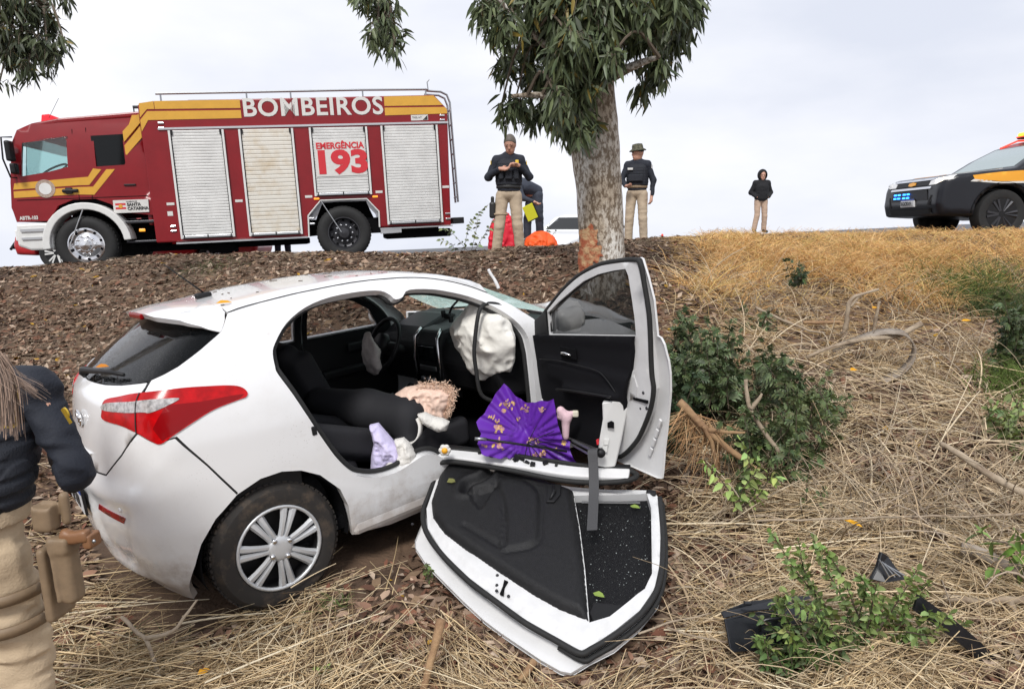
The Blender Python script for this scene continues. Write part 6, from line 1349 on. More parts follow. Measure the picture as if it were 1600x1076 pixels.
# scar patches: torn orange wood on the side that was hit
for (x0, y0, w_, h_, sd) in ((916,402,13,22,1),(921,372,15,22,2),(931,395,11,16,3),(913,420,9,10,4)):
    def fsc(P, x0=x0, y0=y0): 
        c = at(936+(y0-360)*.05, y0, 6.40); a = np.arctan2(P[:, 0]-(936-x0)/-1000*0, 1)*0; xx = (P[:, 0]); zz = P[:, 1]
        R0 = .214; th_ = np.arcsin(np.clip(xx/R0, -.98, .98)); return np.c_[c[0]-tb[0]+(R0+.004)*np.sin(th_), c[1]-tb[1]-(R0+.004)*np.cos(th_)+.008*vnoise(np.c_[xx, zz, 0*xx], 30, sd), zz]
    rg = np.random.default_rng(sd); c0 = at(x0, y0, 6.17); cx_ = c0[0]-at(936+(y0-360)*.05, y0, 6.4)[0]; m2 = 22; rad_ = rg.uniform(.65, 1.15, m2); an = np.linspace(0, 2*PI, m2, endpoint=False)
    poly = np.c_[np.clip(cx_+w_/172*rad_*np.cos(an), -.205, .205), c0[2]-tb[2]+h_/172*rad_*np.sin(an)]; panel('bark_scar', poly, [], fsc, 'bark_scar', tree, step=.015, flange=.012, inward=lambda P: np.tile([0, 1., 0], (len(P), 1)))
limbs = [at(930, 60, 6.4), at(936, -40, 6.4)]
lb = MB()
LIMB = [((928,165),(900,110),(840,60),(770,-10)), ((932,110),(975,60),(1040,10),(1100,-60)), ((930,60),(880,0),(800,-70),(600,-60)), ((926,190),(895,170),(850,150),(800,150)), ((938,130),(975,110),(1010,95),(1030,90)), ((936,20),(990,-60),(1060,-90),(1150,-80)), ((600,-60),(596,-20),(592,10),(598,40))]
rt_ = []
for Lq in LIMB:
    P = spline([at(x, y, 6.4-.15*i) for i, (x, y) in enumerate(Lq)], 14); MB().tube(P-tb, np.linspace(.055, .014, 14), 7, False).build('limb', 'bark', tree, smooth=True); rt_ += list(P[3:])
CL = [(790,-5,50,28),(850,5,60,40),(910,15,60,45),(975,5,60,42),(1040,5,55,42),(1080,15,26,40),(760,20,24,26),(790,45,34,32),(840,70,46,40),(890,85,40,45),(800,100,30,26),(850,130,40,30),(900,140,30,45),(805,170,34,22),(845,188,30,20),(915,200,22,32),(880,40,40,40),(955,55,38,36),(1000,60,36,36),(1045,70,32,34),(1020,115,26,30),(1005,145,18,18),(955,100,16,26),(780,185,14,12),(960,20,60,40),(870,165,24,22),(1060,45,30,30)]
foliage('leaves', CL, rt_, tree, 21, 6.15, .55, (.09, .165), o0=tb, dens_=1.75)
foliage('leaves', [(925,110,34,30),(905,150,28,34),(935,60,40,36),(900,205,18,26),(890,120,30,36),(948,95,22,26),(915,70,40,34),(880,190,20,20)], rt_, tree, 55, 5.92, .10, (.09, .165), 1.9, o0=tb)
foliage('leaves', [(575,5,30,18),(600,20,30,26),(612,50,24,28),(590,62,18,20),(618,78,10,14),(560,-10,30,20)], rt_, tree, 33, 5.6, .2, (.07, .12), 1.9, o0=tb)
# second tree, trunk outside the frame on the left: its boughs hang in at the upper left
t2b = V3(-7.2, 7.6, float(ground(-7.2, 7.6))-.1); tr2 = empty('roadside_tree', t2b); tag(tr2, 'dark leafy bough hanging in at the upper left above the fire engine cab', 'tree')
trunk_mesh('trunk', [V3(0, 0, 0), V3(.05, 0, 1.5), V3(.1, .1, 3.2), V3(.3, .0, 5.5)], [.24, .2, .17, .08], tr2, seed=9)
l2 = MB(); rt2 = []
for Lq in (((-210,-40),(-100,-20),(0,0),(70,20)), ((-220,20),(-120,20),(-30,60),(40,70))):
    P = spline([at(x, y, 7.4) for x, y in Lq], 12); MB().tube(P-t2b, np.linspace(.05, .012, 12), 7, False).build('limb', 'bark', tr2, smooth=True); rt2 += list(P[3:])
foliage('leaves', [(10,15,36,34),(45,25,34,34),(75,45,26,32),(35,70,36,36),(60,95,30,26),(20,100,26,28),(75,85,22,24),(95,10,14,12),(100,70,9,16),(0,135,10,12),(-20,60,40,50),(45,115,24,16),(0,60,30,40)], rt2, tr2, 44, 7.0, .3, (.07, .13), 1.6, o0=t2b, dark=.6)
# ---------------------------------------------------------------- other vehicles
mat('suv_black', (.006, .007, .011), .3, coat=.15, spec=.35); mat('suv_yellow', (.75, .33, .01), .35, coat=.3); mat('blue_led', (.02, .1, .9), .3, emit=(.02, .22, 1.), estr=3.5); mat('head_on', (1, .9, .75), .3, emit=(1, .82, .55), estr=6.)
mat('bar_red', (.6, .03, .02), .25, emit=(1, .06, .03), estr=.7); mat('bar_amber', (.8, .35, .02), .25, emit=(1, .45, .03), estr=1.2); mat('car_white2', (.74, .75, .76), .3, coat=.4); mat('car_red2', (.42, .012, .015), .3, coat=.4); mat('pale_glass', (.30, .36, .36), .05, spec=.6)
def vehicle(name, label, origin, heading, prof, wid, zc, m, glass, wheels, wr, hubm, cat='car', h=.035, belt=.95, tumble=.32):
    """prof: side profile (x fwd, z) polygon; body = profile cut by plan and section shapes, meshed as one skin"""
    v = empty(name, origin); v.rotation_euler = heading; tag(v, label, cat)
    PF = np.array(prof, float); x0, x1 = PF[:, 0].min(), PF[:, 0].max(); xm, xl = (x0+x1)/2, (x1-x0)/2
    def Fv(P):
        Q = np.c_[P[:, 0], P[:, 2]]; d = segd(Q, np.vstack([PF, PF[:1]])); d = np.where(in_poly(Q, PF), -d, d)
        hw = wid/2-.10*np.clip((np.abs(P[:, 0]-xm)/xl-.72)/.28, 0, 1)**2-tumble*np.clip(P[:, 2]-belt, 0, None)-.10*np.clip(.45-P[:, 2], 0, None)
        r = smax(d, np.abs(P[:, 1])-hw, .09)
        for xw in wheels: r = np.maximum(r, -(np.maximum(np.hypot(P[:, 0]-xw, P[:, 2]-wr)-(wr+.06), .25-np.abs(P[:, 1])+wid/2-.28-.25)))
        return r
    sdf_obj('body', Fv, (x0-.1, -wid/2-.1, 0), (x1+.1, wid/2+.1, PF[:, 1].max()+.1), h, m, v)
    for xw in wheels:
        for s_ in (-1, 1):
            w_ = empty('wheel', (xw, s_*(wid/2-.02), wr), v); q = MB(); q.lathe([(wr*.62, .0), (wr*.7, .015), (wr*.95, .01), (wr, -.03), (wr, -.2), (wr*.9, -.22), (wr*.6, -.2)], (0, 0, 0), (0, s_, 0), 36, True); q.build('tyre', 'rubber', w_, sharp=45)
            q = MB(); q.lathe([(wr*.64, .004), (wr*.60, -.02), (wr*.55, -.05), (wr*.15, -.05), (0, -.05)], (0, 0, 0), (0, s_, 0), 30); q.build('rim', 'black_plastic', w_, sharp=45)
            for k in range(6):
                for dd in (-.11, .11):
                    a = 2*PI*k/6+dd; q = MB(); q.tube([(.05*math.cos(a), s_*-.012, .05*math.sin(a)), (wr*.63*math.cos(a+dd*.4), s_*-.002, wr*.63*math.sin(a+dd*.4))], [.022, .028], 5); q.build('spoke', hubm, w_)
            q = MB(); q.lathe([(.06, -.03), (.055, -.002), (0, 0)], (0, 0, 0), (0, s_, 0), 16); q.build('hub', hubm, w_)
    def ysurf(x, z, s_):
        lo = np.zeros(len(x)); hi = np.full(len(x), wid)
        for _ in range(24):
            md = (lo+hi)/2; ins = Fv(np.c_[x, s_*md, z]) < 0; lo = np.where(ins, md, lo); hi = np.where(ins, hi, md)
        return s_*(lo+hi)/2
    def sidepatch(nm, poly, mm, s_, off=.008, step=.06): return panel(nm, dens(poly, .07), [], lambda P: np.c_[P[:, 0], ysurf(P[:, 0], P[:, 1], s_)+s_*off, P[:, 1]], mm, v, step=step, flange=off+.01, inward=lambda P: np.tile([0, -s_*1., 0], (len(P), 1)))
    def xsurf(y, z):
        lo = np.full(len(y), xm); hi = np.full(len(y), x1+.2)
        for _ in range(24):
            md = (lo+hi)/2; ins = Fv(np.c_[md, y, z]) < 0; lo = np.where(ins, md, lo); hi = np.where(ins, hi, md)
        return (lo+hi)/2
    def frontpatch(nm, poly, mm, off=.01, step=.05): return panel(nm, dens(poly, .06), [], lambda P: np.c_[xsurf(P[:, 0], P[:, 1])+off, P[:, 0], P[:, 1]], mm, v, step=step, flange=off+.01, inward=lambda P: np.tile([-1., 0, 0], (len(P), 1)))
    def zsurf(x, y):
        lo = np.full(len(x), .5); hi = np.full(len(x), 2.3)
        for _ in range(24):
            md = (lo+hi)/2; ins = Fv(np.c_[x, y, md]) < 0; lo = np.where(ins, md, lo); hi = np.where(ins, hi, md)
        return (lo+hi)/2
    def toppatch(nm, poly, mm, off=.008, step=.07): return panel(nm, dens(poly, .08), [], lambda P: np.c_[P[:, 0], P[:, 1], zsurf(P[:, 0], P[:, 1])+off], mm, v, step=step, flange=off+.01, inward=lambda P: np.tile([0, 0, -1.], (len(P), 1)))
    return v, sidepatch, frontpatch, toppatch
# police SUV: origin on the ground under the front axle, x forward
SUVP = [(.92,.36),(.98,.55),(.96,.80),(.90,.95),(.74,1.01),(.30,1.06),(-.10,1.10),(-.20,1.12),(-.50,1.33),(-.88,1.54),(-1.2,1.65),(-1.8,1.72),(-3.3,1.70),(-3.78,1.45),(-3.9,1.1),(-3.88,.5),(-3.7,.38),(-.4,.30)]
so_ = at(1562, 373, 11.3)+V3(0, .94, 0); suv, sp_, fp_, tp2 = vehicle('police_car', 'black and yellow police SUV with lit headlight and blue grille lights', so_, (0, 0, math.radians(180)), SUVP, 1.88, .9, 'suv_black', None, (0, -2.84), .385, 'dark_metal', 'police car', belt=1.12)
for s_ in (1, -1):
    sp_('stripe', [(.52,.985),(.1,1.035),(-.4,1.07),(-3.7,1.12),(-3.7,.93),(-.5,.90),(.10,.885),(.48,.905)], 'suv_yellow', s_, .006); sp_('stripe_edge', [(.50,.925),(.1,.89),(-3.7,.925),(-3.7,.895),(.1,.86),(.55,.89)], 'letter_white', s_, .006)
    sp_('side_window', [(-.42,1.17),(-.70,1.34),(-1.0,1.50),(-1.35,1.60),(-1.5,1.61),(-1.5,1.19)], 'pale_glass', s_, .006); sp_('side_window', [(-1.6,1.19),(-1.6,1.61),(-2.5,1.61),(-2.5,1.21)], 'dark_glass', s_, .006); sp_('side_window', [(-2.6,1.21),(-2.6,1.61),(-3.3,1.58),(-3.5,1.26)], 'dark_glass', s_, .006)
    q = [(s_*.48,.92),(s_*.62,.95),(s_*.86,1.00),(s_*.88,.93),(s_*.70,.86),(s_*.50,.86)]; fp_('headlight', q if s_ > 0 else q[::-1], 'clear_lens', .012); fp_('lamp_glow', [(s_*.66,.94),(s_*.80,.96),(s_*.80,.915),(s_*.66,.895)], 'head_on' if s_ > 0 else 'clear_lens', .02)
    fp_('fog_surround', [(s_*.55,.52),(s_*.86,.52),(s_*.86,.70),(s_*.62,.70)], 'black_plastic', .012); fp_('fog_lamp', [(s_*.70+.045*math.cos(t), .61+.045*math.sin(t)) for t in np.linspace(0, 2*PI, 13)[:-1]], 'clear_lens', .024)
    sp_('wheel_lip', [(x, z) for x, z in arc(0, .385, .50, PI*.98, .02, 16)+arc(0, .385, .44, .02, PI*.98, 16)], 'black_plastic', s_, .012, .05)
    tp2('bonnet_stripe', [(.62,s_*.20),(.30,s_*.22),(-.2,s_*.24),(-.2,s_*.50),(.30,s_*.48),(.66,s_*.44)], 'suv_yellow'); tp2('bonnet_edge', [(.66,s_*.46),(.30,s_*.50),(-.2,s_*.52),(-.2,s_*.55),(.30,s_*.53),(.66,s_*.49)], 'letter_white')
fp_('grille_upper', [(-.5,.86),(.5,.86),(.5,.93),(-.5,.93)], 'black_plastic', .012); fp_('grille_bar', [(-.56,.94),(.56,.94),(.70,.985),(.55,.98),(-.55,.98),(-.70,.985)], 'chrome', .016); fp_('grille_bar', [(-.60,.80),(.60,.80),(.60,.835),(-.60,.835)], 'chrome', .02)
fp_('grille_lower', [(-.55,.62),(.55,.62),(.50,.79),(-.50,.79)], 'black_plastic', .012); fp_('badge', [(-.10,.875),(0,.86),(.10,.875),(.10,.915),(0,.93),(-.10,.915)], 'suv_yellow', .024)
for y_ in (-.42, -.30, -.14, -.02):
    for z_ in (.675, .735): fp_('blue_led', [(y_-.03,z_-.012),(y_+.03,z_-.012),(y_+.03,z_+.012),(y_-.03,z_+.012)], 'blue_led', .03)
fp_('number_plate', [(-.20,.52),(.20,.52),(.20,.65),(-.20,.65)], 'plate_white', .03); fp_('plate_band', [(-.20,.628),(.20,.628),(.20,.65),(-.20,.65)], 'plate_blue', .033)
text_obj('plate_number', 'RXX2D19', .085, 'letter_black', suv, frame((1.028, 0, .572), (0, 1, 0), (0, 0, 1)), sx=.85, bold=.003)
fp_('lower_bumper', [(-.7,.40),(.7,.40),(.7,.48),(-.7,.48)], 'black_plastic', .02)
tp2('windscreen', [(-.22,-.76),(-.22,.76),(-.84,.64),(-.84,-.64)], 'pale_glass', .006)
for s_ in (-1, 1): MB().tube([(-.92, s_*.64, 1.56), (-1.2, s_*.62, 1.69), (-3.2, s_*.60, 1.76)], .018, 6).build('roof_rail', 'bar_red', suv)
MB().box((-1.32, 0, 1.74), (.26, 1.30, .05), bev=.02).build('light_bar_base', 'black_plastic', suv); MB().box((-1.32, .0, 1.795), (.24, .62, .07), bev=.025).build('light_bar_lens', 'bar_amber', suv)
for s_ in (-1, 1): MB().box((-1.32, s_*.48, 1.79), (.24, .34, .07), bev=.025).build('light_bar_lens', 'bar_amber', suv); MB().box((-1.32, s_*.48, 1.752), (.27, .35, .02), bev=.006).build('light_bar_rim', 'bar_red', suv); MB().box((-.5, s_*1.03, 1.14), (.13, .2, .15), bev=.04).build('wing_mirror', 'suv_black', suv)
# white car beyond the tree
WP = [(.80,.25),(.86,.45),(.82,.66),(.70,.76),(.0,.90),(-.55,.98),(-1.25,1.38),(-1.7,1.45),(-2.4,1.42),(-3.0,1.12),(-3.4,1.03),(-3.5,.7),(-3.45,.3)]
wo_ = at(842, 388, 19.); wo_[2] = float(road_z(wo_[0], 19))-.62
wc, sp_, fp_, tp2 = vehicle('parked_car', 'white car parked beyond the officers, roof showing above the bank', wo_+V3(.45, .2, 0), (0, 0, PI+1.0), WP, 1.75, .8, 'car_white2', None, (0, -2.55), .31, 'silver_paint', h=.04, belt=.95)
for s_ in (-1, 1): sp_('side_window', [(-.75,1.02),(-1.30,1.32),(-1.70,1.38),(-1.70,1.0)], 'dark_glass', s_, .006); sp_('side_window', [(-1.78,1.0),(-1.78,1.38),(-2.3,1.35),(-2.75,1.08)], 'dark_glass', s_, .006)
tp2('windscreen', [(-.62,-.66),(-.62,.66),(-1.2,.56),(-1.2,-.56)], 'dark_glass', .006)
# red pickup on the far side of the fire engine
RP = [(.90,.30),(.97,.50),(.92,.72),(.70,.86),(-.1,1.06),(-.55,1.12),(-1.15,1.58),(-1.6,1.64),(-2.6,1.62),(-3.0,1.12),(-4.3,1.10),(-4.4,.7),(-4.3,.35)]
ro_ = V3(-10.45, 17.0, float(road_z(-10.75, 17)))
rc, sp_, fp_, tp2 = vehicle('pickup_truck', 'red pickup seen under the fire engine on its far side', ro_, (0, -.045*-1*-1, PI+.1), RP, 1.85, .9, 'car_red2', None, (0, -3.45), .38, 'truck_white', h=.045, belt=1.05)
for s_ in (-1, 1): sp_('side_window', [(-.75,1.14),(-1.22,1.50),(-1.75,1.56),(-1.75,1.14)], 'dark_glass', s_, .006); sp_('side_window', [(-1.85,1.14),(-1.85,1.56),(-2.5,1.54),(-2.7,1.2)], 'dark_glass', s_, .006)
bb_ = MB(); bb_.tube([(1.02, y, .3+.5*math.sin(t)) for t, y in zip(np.linspace(.2, 2.9, 12), np.linspace(-.8, .8, 12))], .03, 7); bb_.tube([(1.02, -.7, .45), (1.02, .7, .45)], .03, 7); bb_.build('bull_bar', 'black_plastic', rc)
# road clutter: red sack, orange tarpaulin, cones
mat('sack_red', (.62, .01, .03), .5); mat('tarp_orange', (.80, .10, .01), .6); mat('cone_red', (.75, .05, .03), .5)
def heap(name, px, py, Y, w, h, m, label, cat, seed, sharp=0.):
    b0 = at(px, py, Y); o = empty(name, b0); tag(o, label, cat)
    sdf_obj('skin', lambda P: np.maximum(sd_ell(P, (0, 0, 0), (w, w*.7, h))*.8+.05*np.abs(vnoise(P, 4/w, seed))-.03, -.05-P[:, 2]), (-w*1.2, -w, -.1), (w*1.2, w, h*1.25), .022, m, o)
heap('red_sack', 786, 386, 13.0, .26, .62, 'sack_red', 'bright red sack standing behind the legs of the officer', 'sack', 3)
heap('orange_tarpaulin', 845, 387, 13.2, .30, .28, 'tarp_orange', 'crumpled orange tarpaulin on the road edge right of the officer', 'tarpaulin', 5)
def cone(px, py, Y, label):
    b0 = at(px, py, Y); o = empty('traffic_cone', b0); tag(o, label, 'traffic cone')
    MB().lathe([(.16, 0), (.16, .03), (.12, .035), (.03, .5), (.02, .52), (0, .52)], (0, 0, 0), (0, 0, 1), 20).build('cone_body', 'cone_red', o, sharp=40); MB().lathe([(.092, .18), (.069, .29)], (0, 0, 0), (0, 0, 1), 20).build('reflective_band', 'letter_white', o)
cone(1034, 392, 22., 'small red cone right of the tree beyond the bank')
# ---------------------------------------------------------------- ground cover
def topix(P):
    q = P-np.array([0, 0, 1.75]); d = q[:, 1]*_c-q[:, 2]*_s; u = q[:, 1]*_s+q[:, 2]*_c; d = np.where(d < .05, .05, d); return 800+_f*q[:, 0]/d, 538-_f*u/d, d
def gnormal(x, y, e=.06): 
    zx = (ground(x+e, y, False)-ground(x-e, y, False))/(2*e); zy = (ground(x, y+e, False)-ground(x, y-e, False))/(2*e); n = np.c_[-zx, -zy, np.ones(len(zx))]; return n/np.linalg.norm(n, axis=1)[:, None]
def car_clear(x, y):   # keep plants out from under the car body
    q = (np.c_[x, y, np.full(len(x), .1)]-CO)@CR; return ~((q[:, 0] > -.62) & (q[:, 0] < 3.2) & (np.abs(q[:, 1]) < .74))
def sample(n, xr, yr, rg, near=1.3):
    """random ground points, denser near the camera"""
    u = rg.random(n); a, b = yr[0]**(1-near) if near != 1 else 0, yr[1]**(1-near)
    y = (a+(b-a)*u)**(1/(1-near)); x = rg.uniform(-1, 1, n)*np.minimum(y*.86+.5, xr); return x, y
def stalks(name, P, D, L, R_, C, bend, m, parent=None, label=None, cat=None, kind='stuff', seg=3, up=None):
    """thin three-sided stalks with a bend: base P, direction D"""
    n_ = len(P); rg = np.random.default_rng(n_); D = D/np.linalg.norm(D, axis=1)[:, None]; B = bend; A = np.cross(D, rg.normal(0, 1, (n_, 3))); A /= np.linalg.norm(A, axis=1)[:, None]; Bn = np.cross(D, A)
    V = []; 
    for i in range(seg+1):
        t = i/seg; c = P+D*(L*t)[:, None]+B*(L*t*t)[:, None]; r = R_*(1-.55*t)
        for k in range(3):
            a = 2*PI*k/3; V.append(c+(A*math.cos(a)+Bn*math.sin(a))*r[:, None])
    V = np.stack(V, 1); nv = V.shape[1]; o = np.arange(n_)[:, None]*nv; F_ = []
    for i in range(seg):
        for k in range(3): F_.append(o+np.array([[i*3+k, i*3+(k+1) % 3, i*3+3+(k+1) % 3, i*3+3+k]]))
    ob = fast_mesh(name, V.reshape(-1, 3), np.concatenate(F_), m, parent, False, np.repeat(C, nv, 0)); tag(ob, label, cat, kind=kind); return ob
mat('straw', (.5, .4, .25), .8, attr='Col', spec=.25); mat('litter', (.2, .1, .06), .85, attr='Col', spec=.2); mat('green_leaf', (.06, .1, .03), .5, attr='Col', spec=.35)
DOORM = np.array(rdM.inverted())
def under_door(x, y, z):
    q = np.c_[x, y, z, np.ones(len(x))]@DOORM.T; c_ = np.mean(RD_OUT, 0); return in_poly(q[:, :2], c_+(np.array(RD_OUT)-c_)*1.05)
# --- leaf litter
rg = np.random.default_rng(101)
x, y = sample(200000, 10.5, (2.2, 12.2), rg, 1.05); z = ground(x, y); P = np.c_[x, y, z]; px, py, d = topix(P)
soil = np.exp(-(((px-590)/110)**2+((py-885)/125)**2)); dry = 1/(1+np.exp(-(px-1060-60*vnoise(P, 1.3, 8))/25))
keep = rg.random(len(x)) < np.where(py < 640, 1-.72*dry, .42)*(1-.97*soil); keep &= car_clear(x, y) & (px > -150) & (px < 1750)
P = P[keep]; px, py = px[keep], py[keep]; n_ = len(P); N = gnormal(P[:, 0], P[:, 1]); yaw = rg.uniform(0, 2*PI, n_); T = np.c_[np.cos(yaw), np.sin(yaw), np.zeros(n_)]; T += N*(rg.normal(0, .32, n_)-(T*N).sum(1))[:, None]; T /= np.linalg.norm(T, axis=1)[:, None]
Nn = N+rg.normal(0, .45, (n_, 3)); S = np.cross(T, Nn); S /= np.linalg.norm(S, axis=1)[:, None]; U = np.cross(S, T)
big = rg.random(n_); L = .028+.095*big**2.3; W = L*rg.uniform(.10, .30, n_); curl = rg.uniform(-.1, .5, n_)*W
pal = np.array([(.115, .070, .047), (.165, .105, .072), (.070, .044, .032), (.25, .175, .125), (.14, .068, .044), (.34, .265, .20), (.20, .135, .085)]); C = pal[rg.choice(7, n_, p=[.20, .2, .14, .15, .11, .11, .09])]*rg.uniform(.7, 1.6, (n_, 1)); C[rg.random(n_) < .006] = (.42, .24, .03)
P = P+N*(.006+.020*rg.random(n_))[:, None]
V = np.stack([P-T*(L/2)[:, None], P-S*W[:, None]+U*curl[:, None], P-U*.15*curl[:, None], P+S*W[:, None]+U*curl[:, None], P+T*(L/2)[:, None]+U*(curl*.8)[:, None]], 1); o = np.arange(n_)[:, None]*5
tag(fast_mesh('leaf_litter', V.reshape(-1, 3), np.concatenate([o+np.array([[0, 2, 1]]), o+np.array([[0, 3, 2]]), o+np.array([[1, 2, 4]]), o+np.array([[2, 3, 4]])]), 'litter', None, False, np.repeat(C, 5, 0)), 'brown fallen leaves covering the bank', 'leaf litter', kind='stuff')
rg = np.random.default_rng(111); x, y = sample(5200, 6, (2.1, 4.6), rg, 1.6); z = ground(x, y); P = np.c_[x, y, z]; px, py, d = topix(P); keep = car_clear(x, y) & ~under_door(x, y, z+.02) & (px < 1720) & (py > 700) & (rg.random(len(x)) < np.where(px < 1050, .75, .3)*(1-.9*np.exp(-(((px-590)/100)**2+((py-890)/115)**2)))); P = P[keep]; n_ = len(P); N = gnormal(P[:, 0], P[:, 1]); yaw = rg.uniform(0, 2*PI, n_); D = np.c_[np.cos(yaw), np.sin(yaw), np.zeros(n_)]+N*rg.normal(.1, .2, n_)[:, None]; L = rg.uniform(.03, .085, n_)
C = np.array([(.22, .105, .065), (.30, .17, .115), (.16, .07, .045), (.40, .28, .20), (.12, .06, .04)])[rg.choice(5, n_)]*rg.uniform(.7, 1.2, (n_, 1)); V, T, CC = leaf_geo(P+N*rg.uniform(.01, .035, n_)[:, None], D, N+rg.normal(0, .4, (n_, 3)), L, L*rg.uniform(.18, .34, n_), C, .12)
tag(fast_mesh('fallen_leaves', V, T, 'litter', None, False, CC), 'larger reddish fallen leaves scattered in the foreground', 'leaf litter', kind='stuff')
# --- straw lying on the lower bank and the foreground
rg = np.random.default_rng(202)
x, y = sample(90000, 9, (1.9, 9.0), rg, 2.0); z = ground(x, y); P = np.c_[x, y, z]; px, py, d = topix(P)
wr = 1/(1+np.exp(-(px-1050-25*vnoise(P, 2, 5))/14)); lowL = 1/(1+np.exp(-(py-855-40*vnoise(P, 2.3, 6))/16)); cen = np.clip(2.4*np.exp(-(((px-600)/95)**2+((py-915)/140)**2)), 0, 1)
hol = np.clip(1.15*np.clip((px-1180)/60, 0, 1)*np.clip((py-460)/50, 0, 1)*np.clip((800-py)/90, 0, 1)*(.55+.9*vnoise(P, 1.9, 66)), 0, .85)
dn = np.where(px > 1000, wr*np.clip((py-395)/60, 0, 1)*(1-hol), lowL*(1-.92*cen)*.62); dn = np.maximum(dn, np.where((px < 540) & (py > 640), .05, .012)*(1-.9*cen)); clump = np.clip(.36+1.0*vnoise(P, 3.2, 9)+.5*vnoise(P, 7.5, 10), .03, 1.1)
keep = (rg.random(len(x)) < dn*clump) & car_clear(x, y) & ~under_door(x, y, z+.02) & (px > -120) & (px < 1720); P = P[keep]; n_ = len(P); px = px[keep]
th0 = 1.9*vnoise(P, 1.1, 12)+.9*vnoise(P, 2.9, 13)+np.where(px > 1000, -.5, .3); yaw = th0+rg.normal(0, 1.05, n_); N = gnormal(P[:, 0], P[:, 1]); D = np.c_[np.cos(yaw), np.sin(yaw), np.zeros(n_)]; D -= N*(D*N).sum(1)[:, None]
lift = np.abs(rg.normal(0, .20, n_))+.03; D = D+N*lift[:, None]; L = rg.uniform(.14, .62, n_)*np.where(rg.random(n_) < .12, 1.45, 1); bend = N*(-lift*.75+rg.normal(0, .05, n_))[:, None]+rg.normal(0, .05, (n_, 3))
P = P+N*(.005+.09*rg.random(n_)**2*np.clip(clump[keep], 0, 1))[:, None]-D*(L*.4)[:, None]*np.array([1, 1, .6]); zg = ground(P[:, 0], P[:, 1]); P[:, 2] = np.maximum(P[:, 2], zg+.004)
bad = np.zeros(n_, bool)
for t_ in (0, .33, .66, 1): E_ = P+D*(L*t_)[:, None]+bend*(L*t_*t_)[:, None]; bad |= under_door(E_[:, 0], E_[:, 1], E_[:, 2])
ok_ = ~bad; P, D, L, bend = P[ok_], D[ok_], L[ok_], bend[ok_]; n_ = len(P)
pal = np.array([(.74, .57, .34), (.56, .41, .23), (.82, .69, .47), (.36, .25, .14), (.66, .52, .34), (.20, .135, .08)]); C = pal[rg.choice(6, n_, p=[.24, .22, .14, .16, .14, .10])]*rg.uniform(.7, 1.12, (n_, 1))
stalks('dry_straw', P, D, L, rg.uniform(.0013, .0042, n_), C, bend, 'straw', label='dry broken straw stalks strewn over the lower bank', cat='straw')
# longer loose stems arching over the right hand side
rg = np.random.default_rng(203); x, y = sample(4200, 7, (2.3, 7.5), rg, 1.6); z = ground(x, y); P = np.c_[x, y, z]; px, py, d = topix(P); keep = (px > 1060) & (px < 1680) & (py > 430); P = P[keep]; n_ = len(P); yaw = rg.uniform(0, 2*PI, n_)
D = np.c_[np.cos(yaw), np.sin(yaw)*.7, rg.uniform(.25, 1.1, n_)]; L = rg.uniform(.3, .75, n_); bend = np.c_[np.zeros(n_), np.zeros(n_), -rg.uniform(.2, .7, n_)]; C = np.array([(.66, .51, .33)])*rg.uniform(.5, 1.15, (n_, 1))
stalks('loose_stems', P, D, L, rg.uniform(.0015, .0034, n_), C, bend, 'straw', seg=5, label='long bleached stems arching out of the right bank', cat='stems')
# pale reeds, thicker, lying downhill in sheaves
rg = np.random.default_rng(210); x, y = sample(9000, 6, (2.2, 6.0), rg, 1.7); P = np.c_[x, y, ground(x, y)]; px, py, d = topix(P); w1 = np.exp(-(((px-1130)/110)**2+((py-830)/150)**2))*1.1+.25*(px > 1100)*(py > 560)+.22*(py > 900)*(px < 520)+.3*np.exp(-(((px-470)/70)**2+((py-930)/40)**2)); keep = (rg.random(len(x)) < w1*np.clip(.4+1.2*vnoise(P, 3, 55), 0, 1)) & car_clear(x, y) & (px < 1700) & (px > 60); P = P[keep]; px = px[keep]; n_ = len(P)
N = gnormal(P[:, 0], P[:, 1]); yaw = np.where(px > 1000, -.55, .5)+.7*vnoise(P, 1.3, 14)+rg.normal(0, .38, n_); D = np.c_[np.cos(yaw), np.sin(yaw), np.zeros(n_)]; D -= N*(D*N).sum(1)[:, None]; D += N*rg.uniform(.0, .16, n_)[:, None]; L = rg.uniform(.25, .8, n_); bend = -N*.07+rg.normal(0, .03, (n_, 3)); P = P+N*rg.uniform(.02, .12, n_)[:, None]-D*(L*.4)[:, None]; P[:, 2] = np.maximum(P[:, 2], ground(P[:, 0], P[:, 1])+.01)
bad = np.zeros(n_, bool)
for t_ in (0, .33, .66, 1): E_ = P+D*(L*t_)[:, None]+bend*(L*t_*t_)[:, None]; bad |= under_door(E_[:, 0], E_[:, 1], E_[:, 2])
ok_ = ~bad; P, D, L, bend = P[ok_], D[ok_], L[ok_], bend[ok_]; n_ = len(P)
stalks('pale_reeds', P, D, L, rg.uniform(.0028, .0062, n_), np.array([(.78, .63, .42), (.70, .54, .32), (.60, .46, .28), (.80, .69, .50)])[rg.choice(4, n_)]*rg.uniform(.65, 1.1, (n_, 1)), bend, 'straw', seg=4, label='pale thick reed stems lying in sheaves below the bushes', cat='reeds')
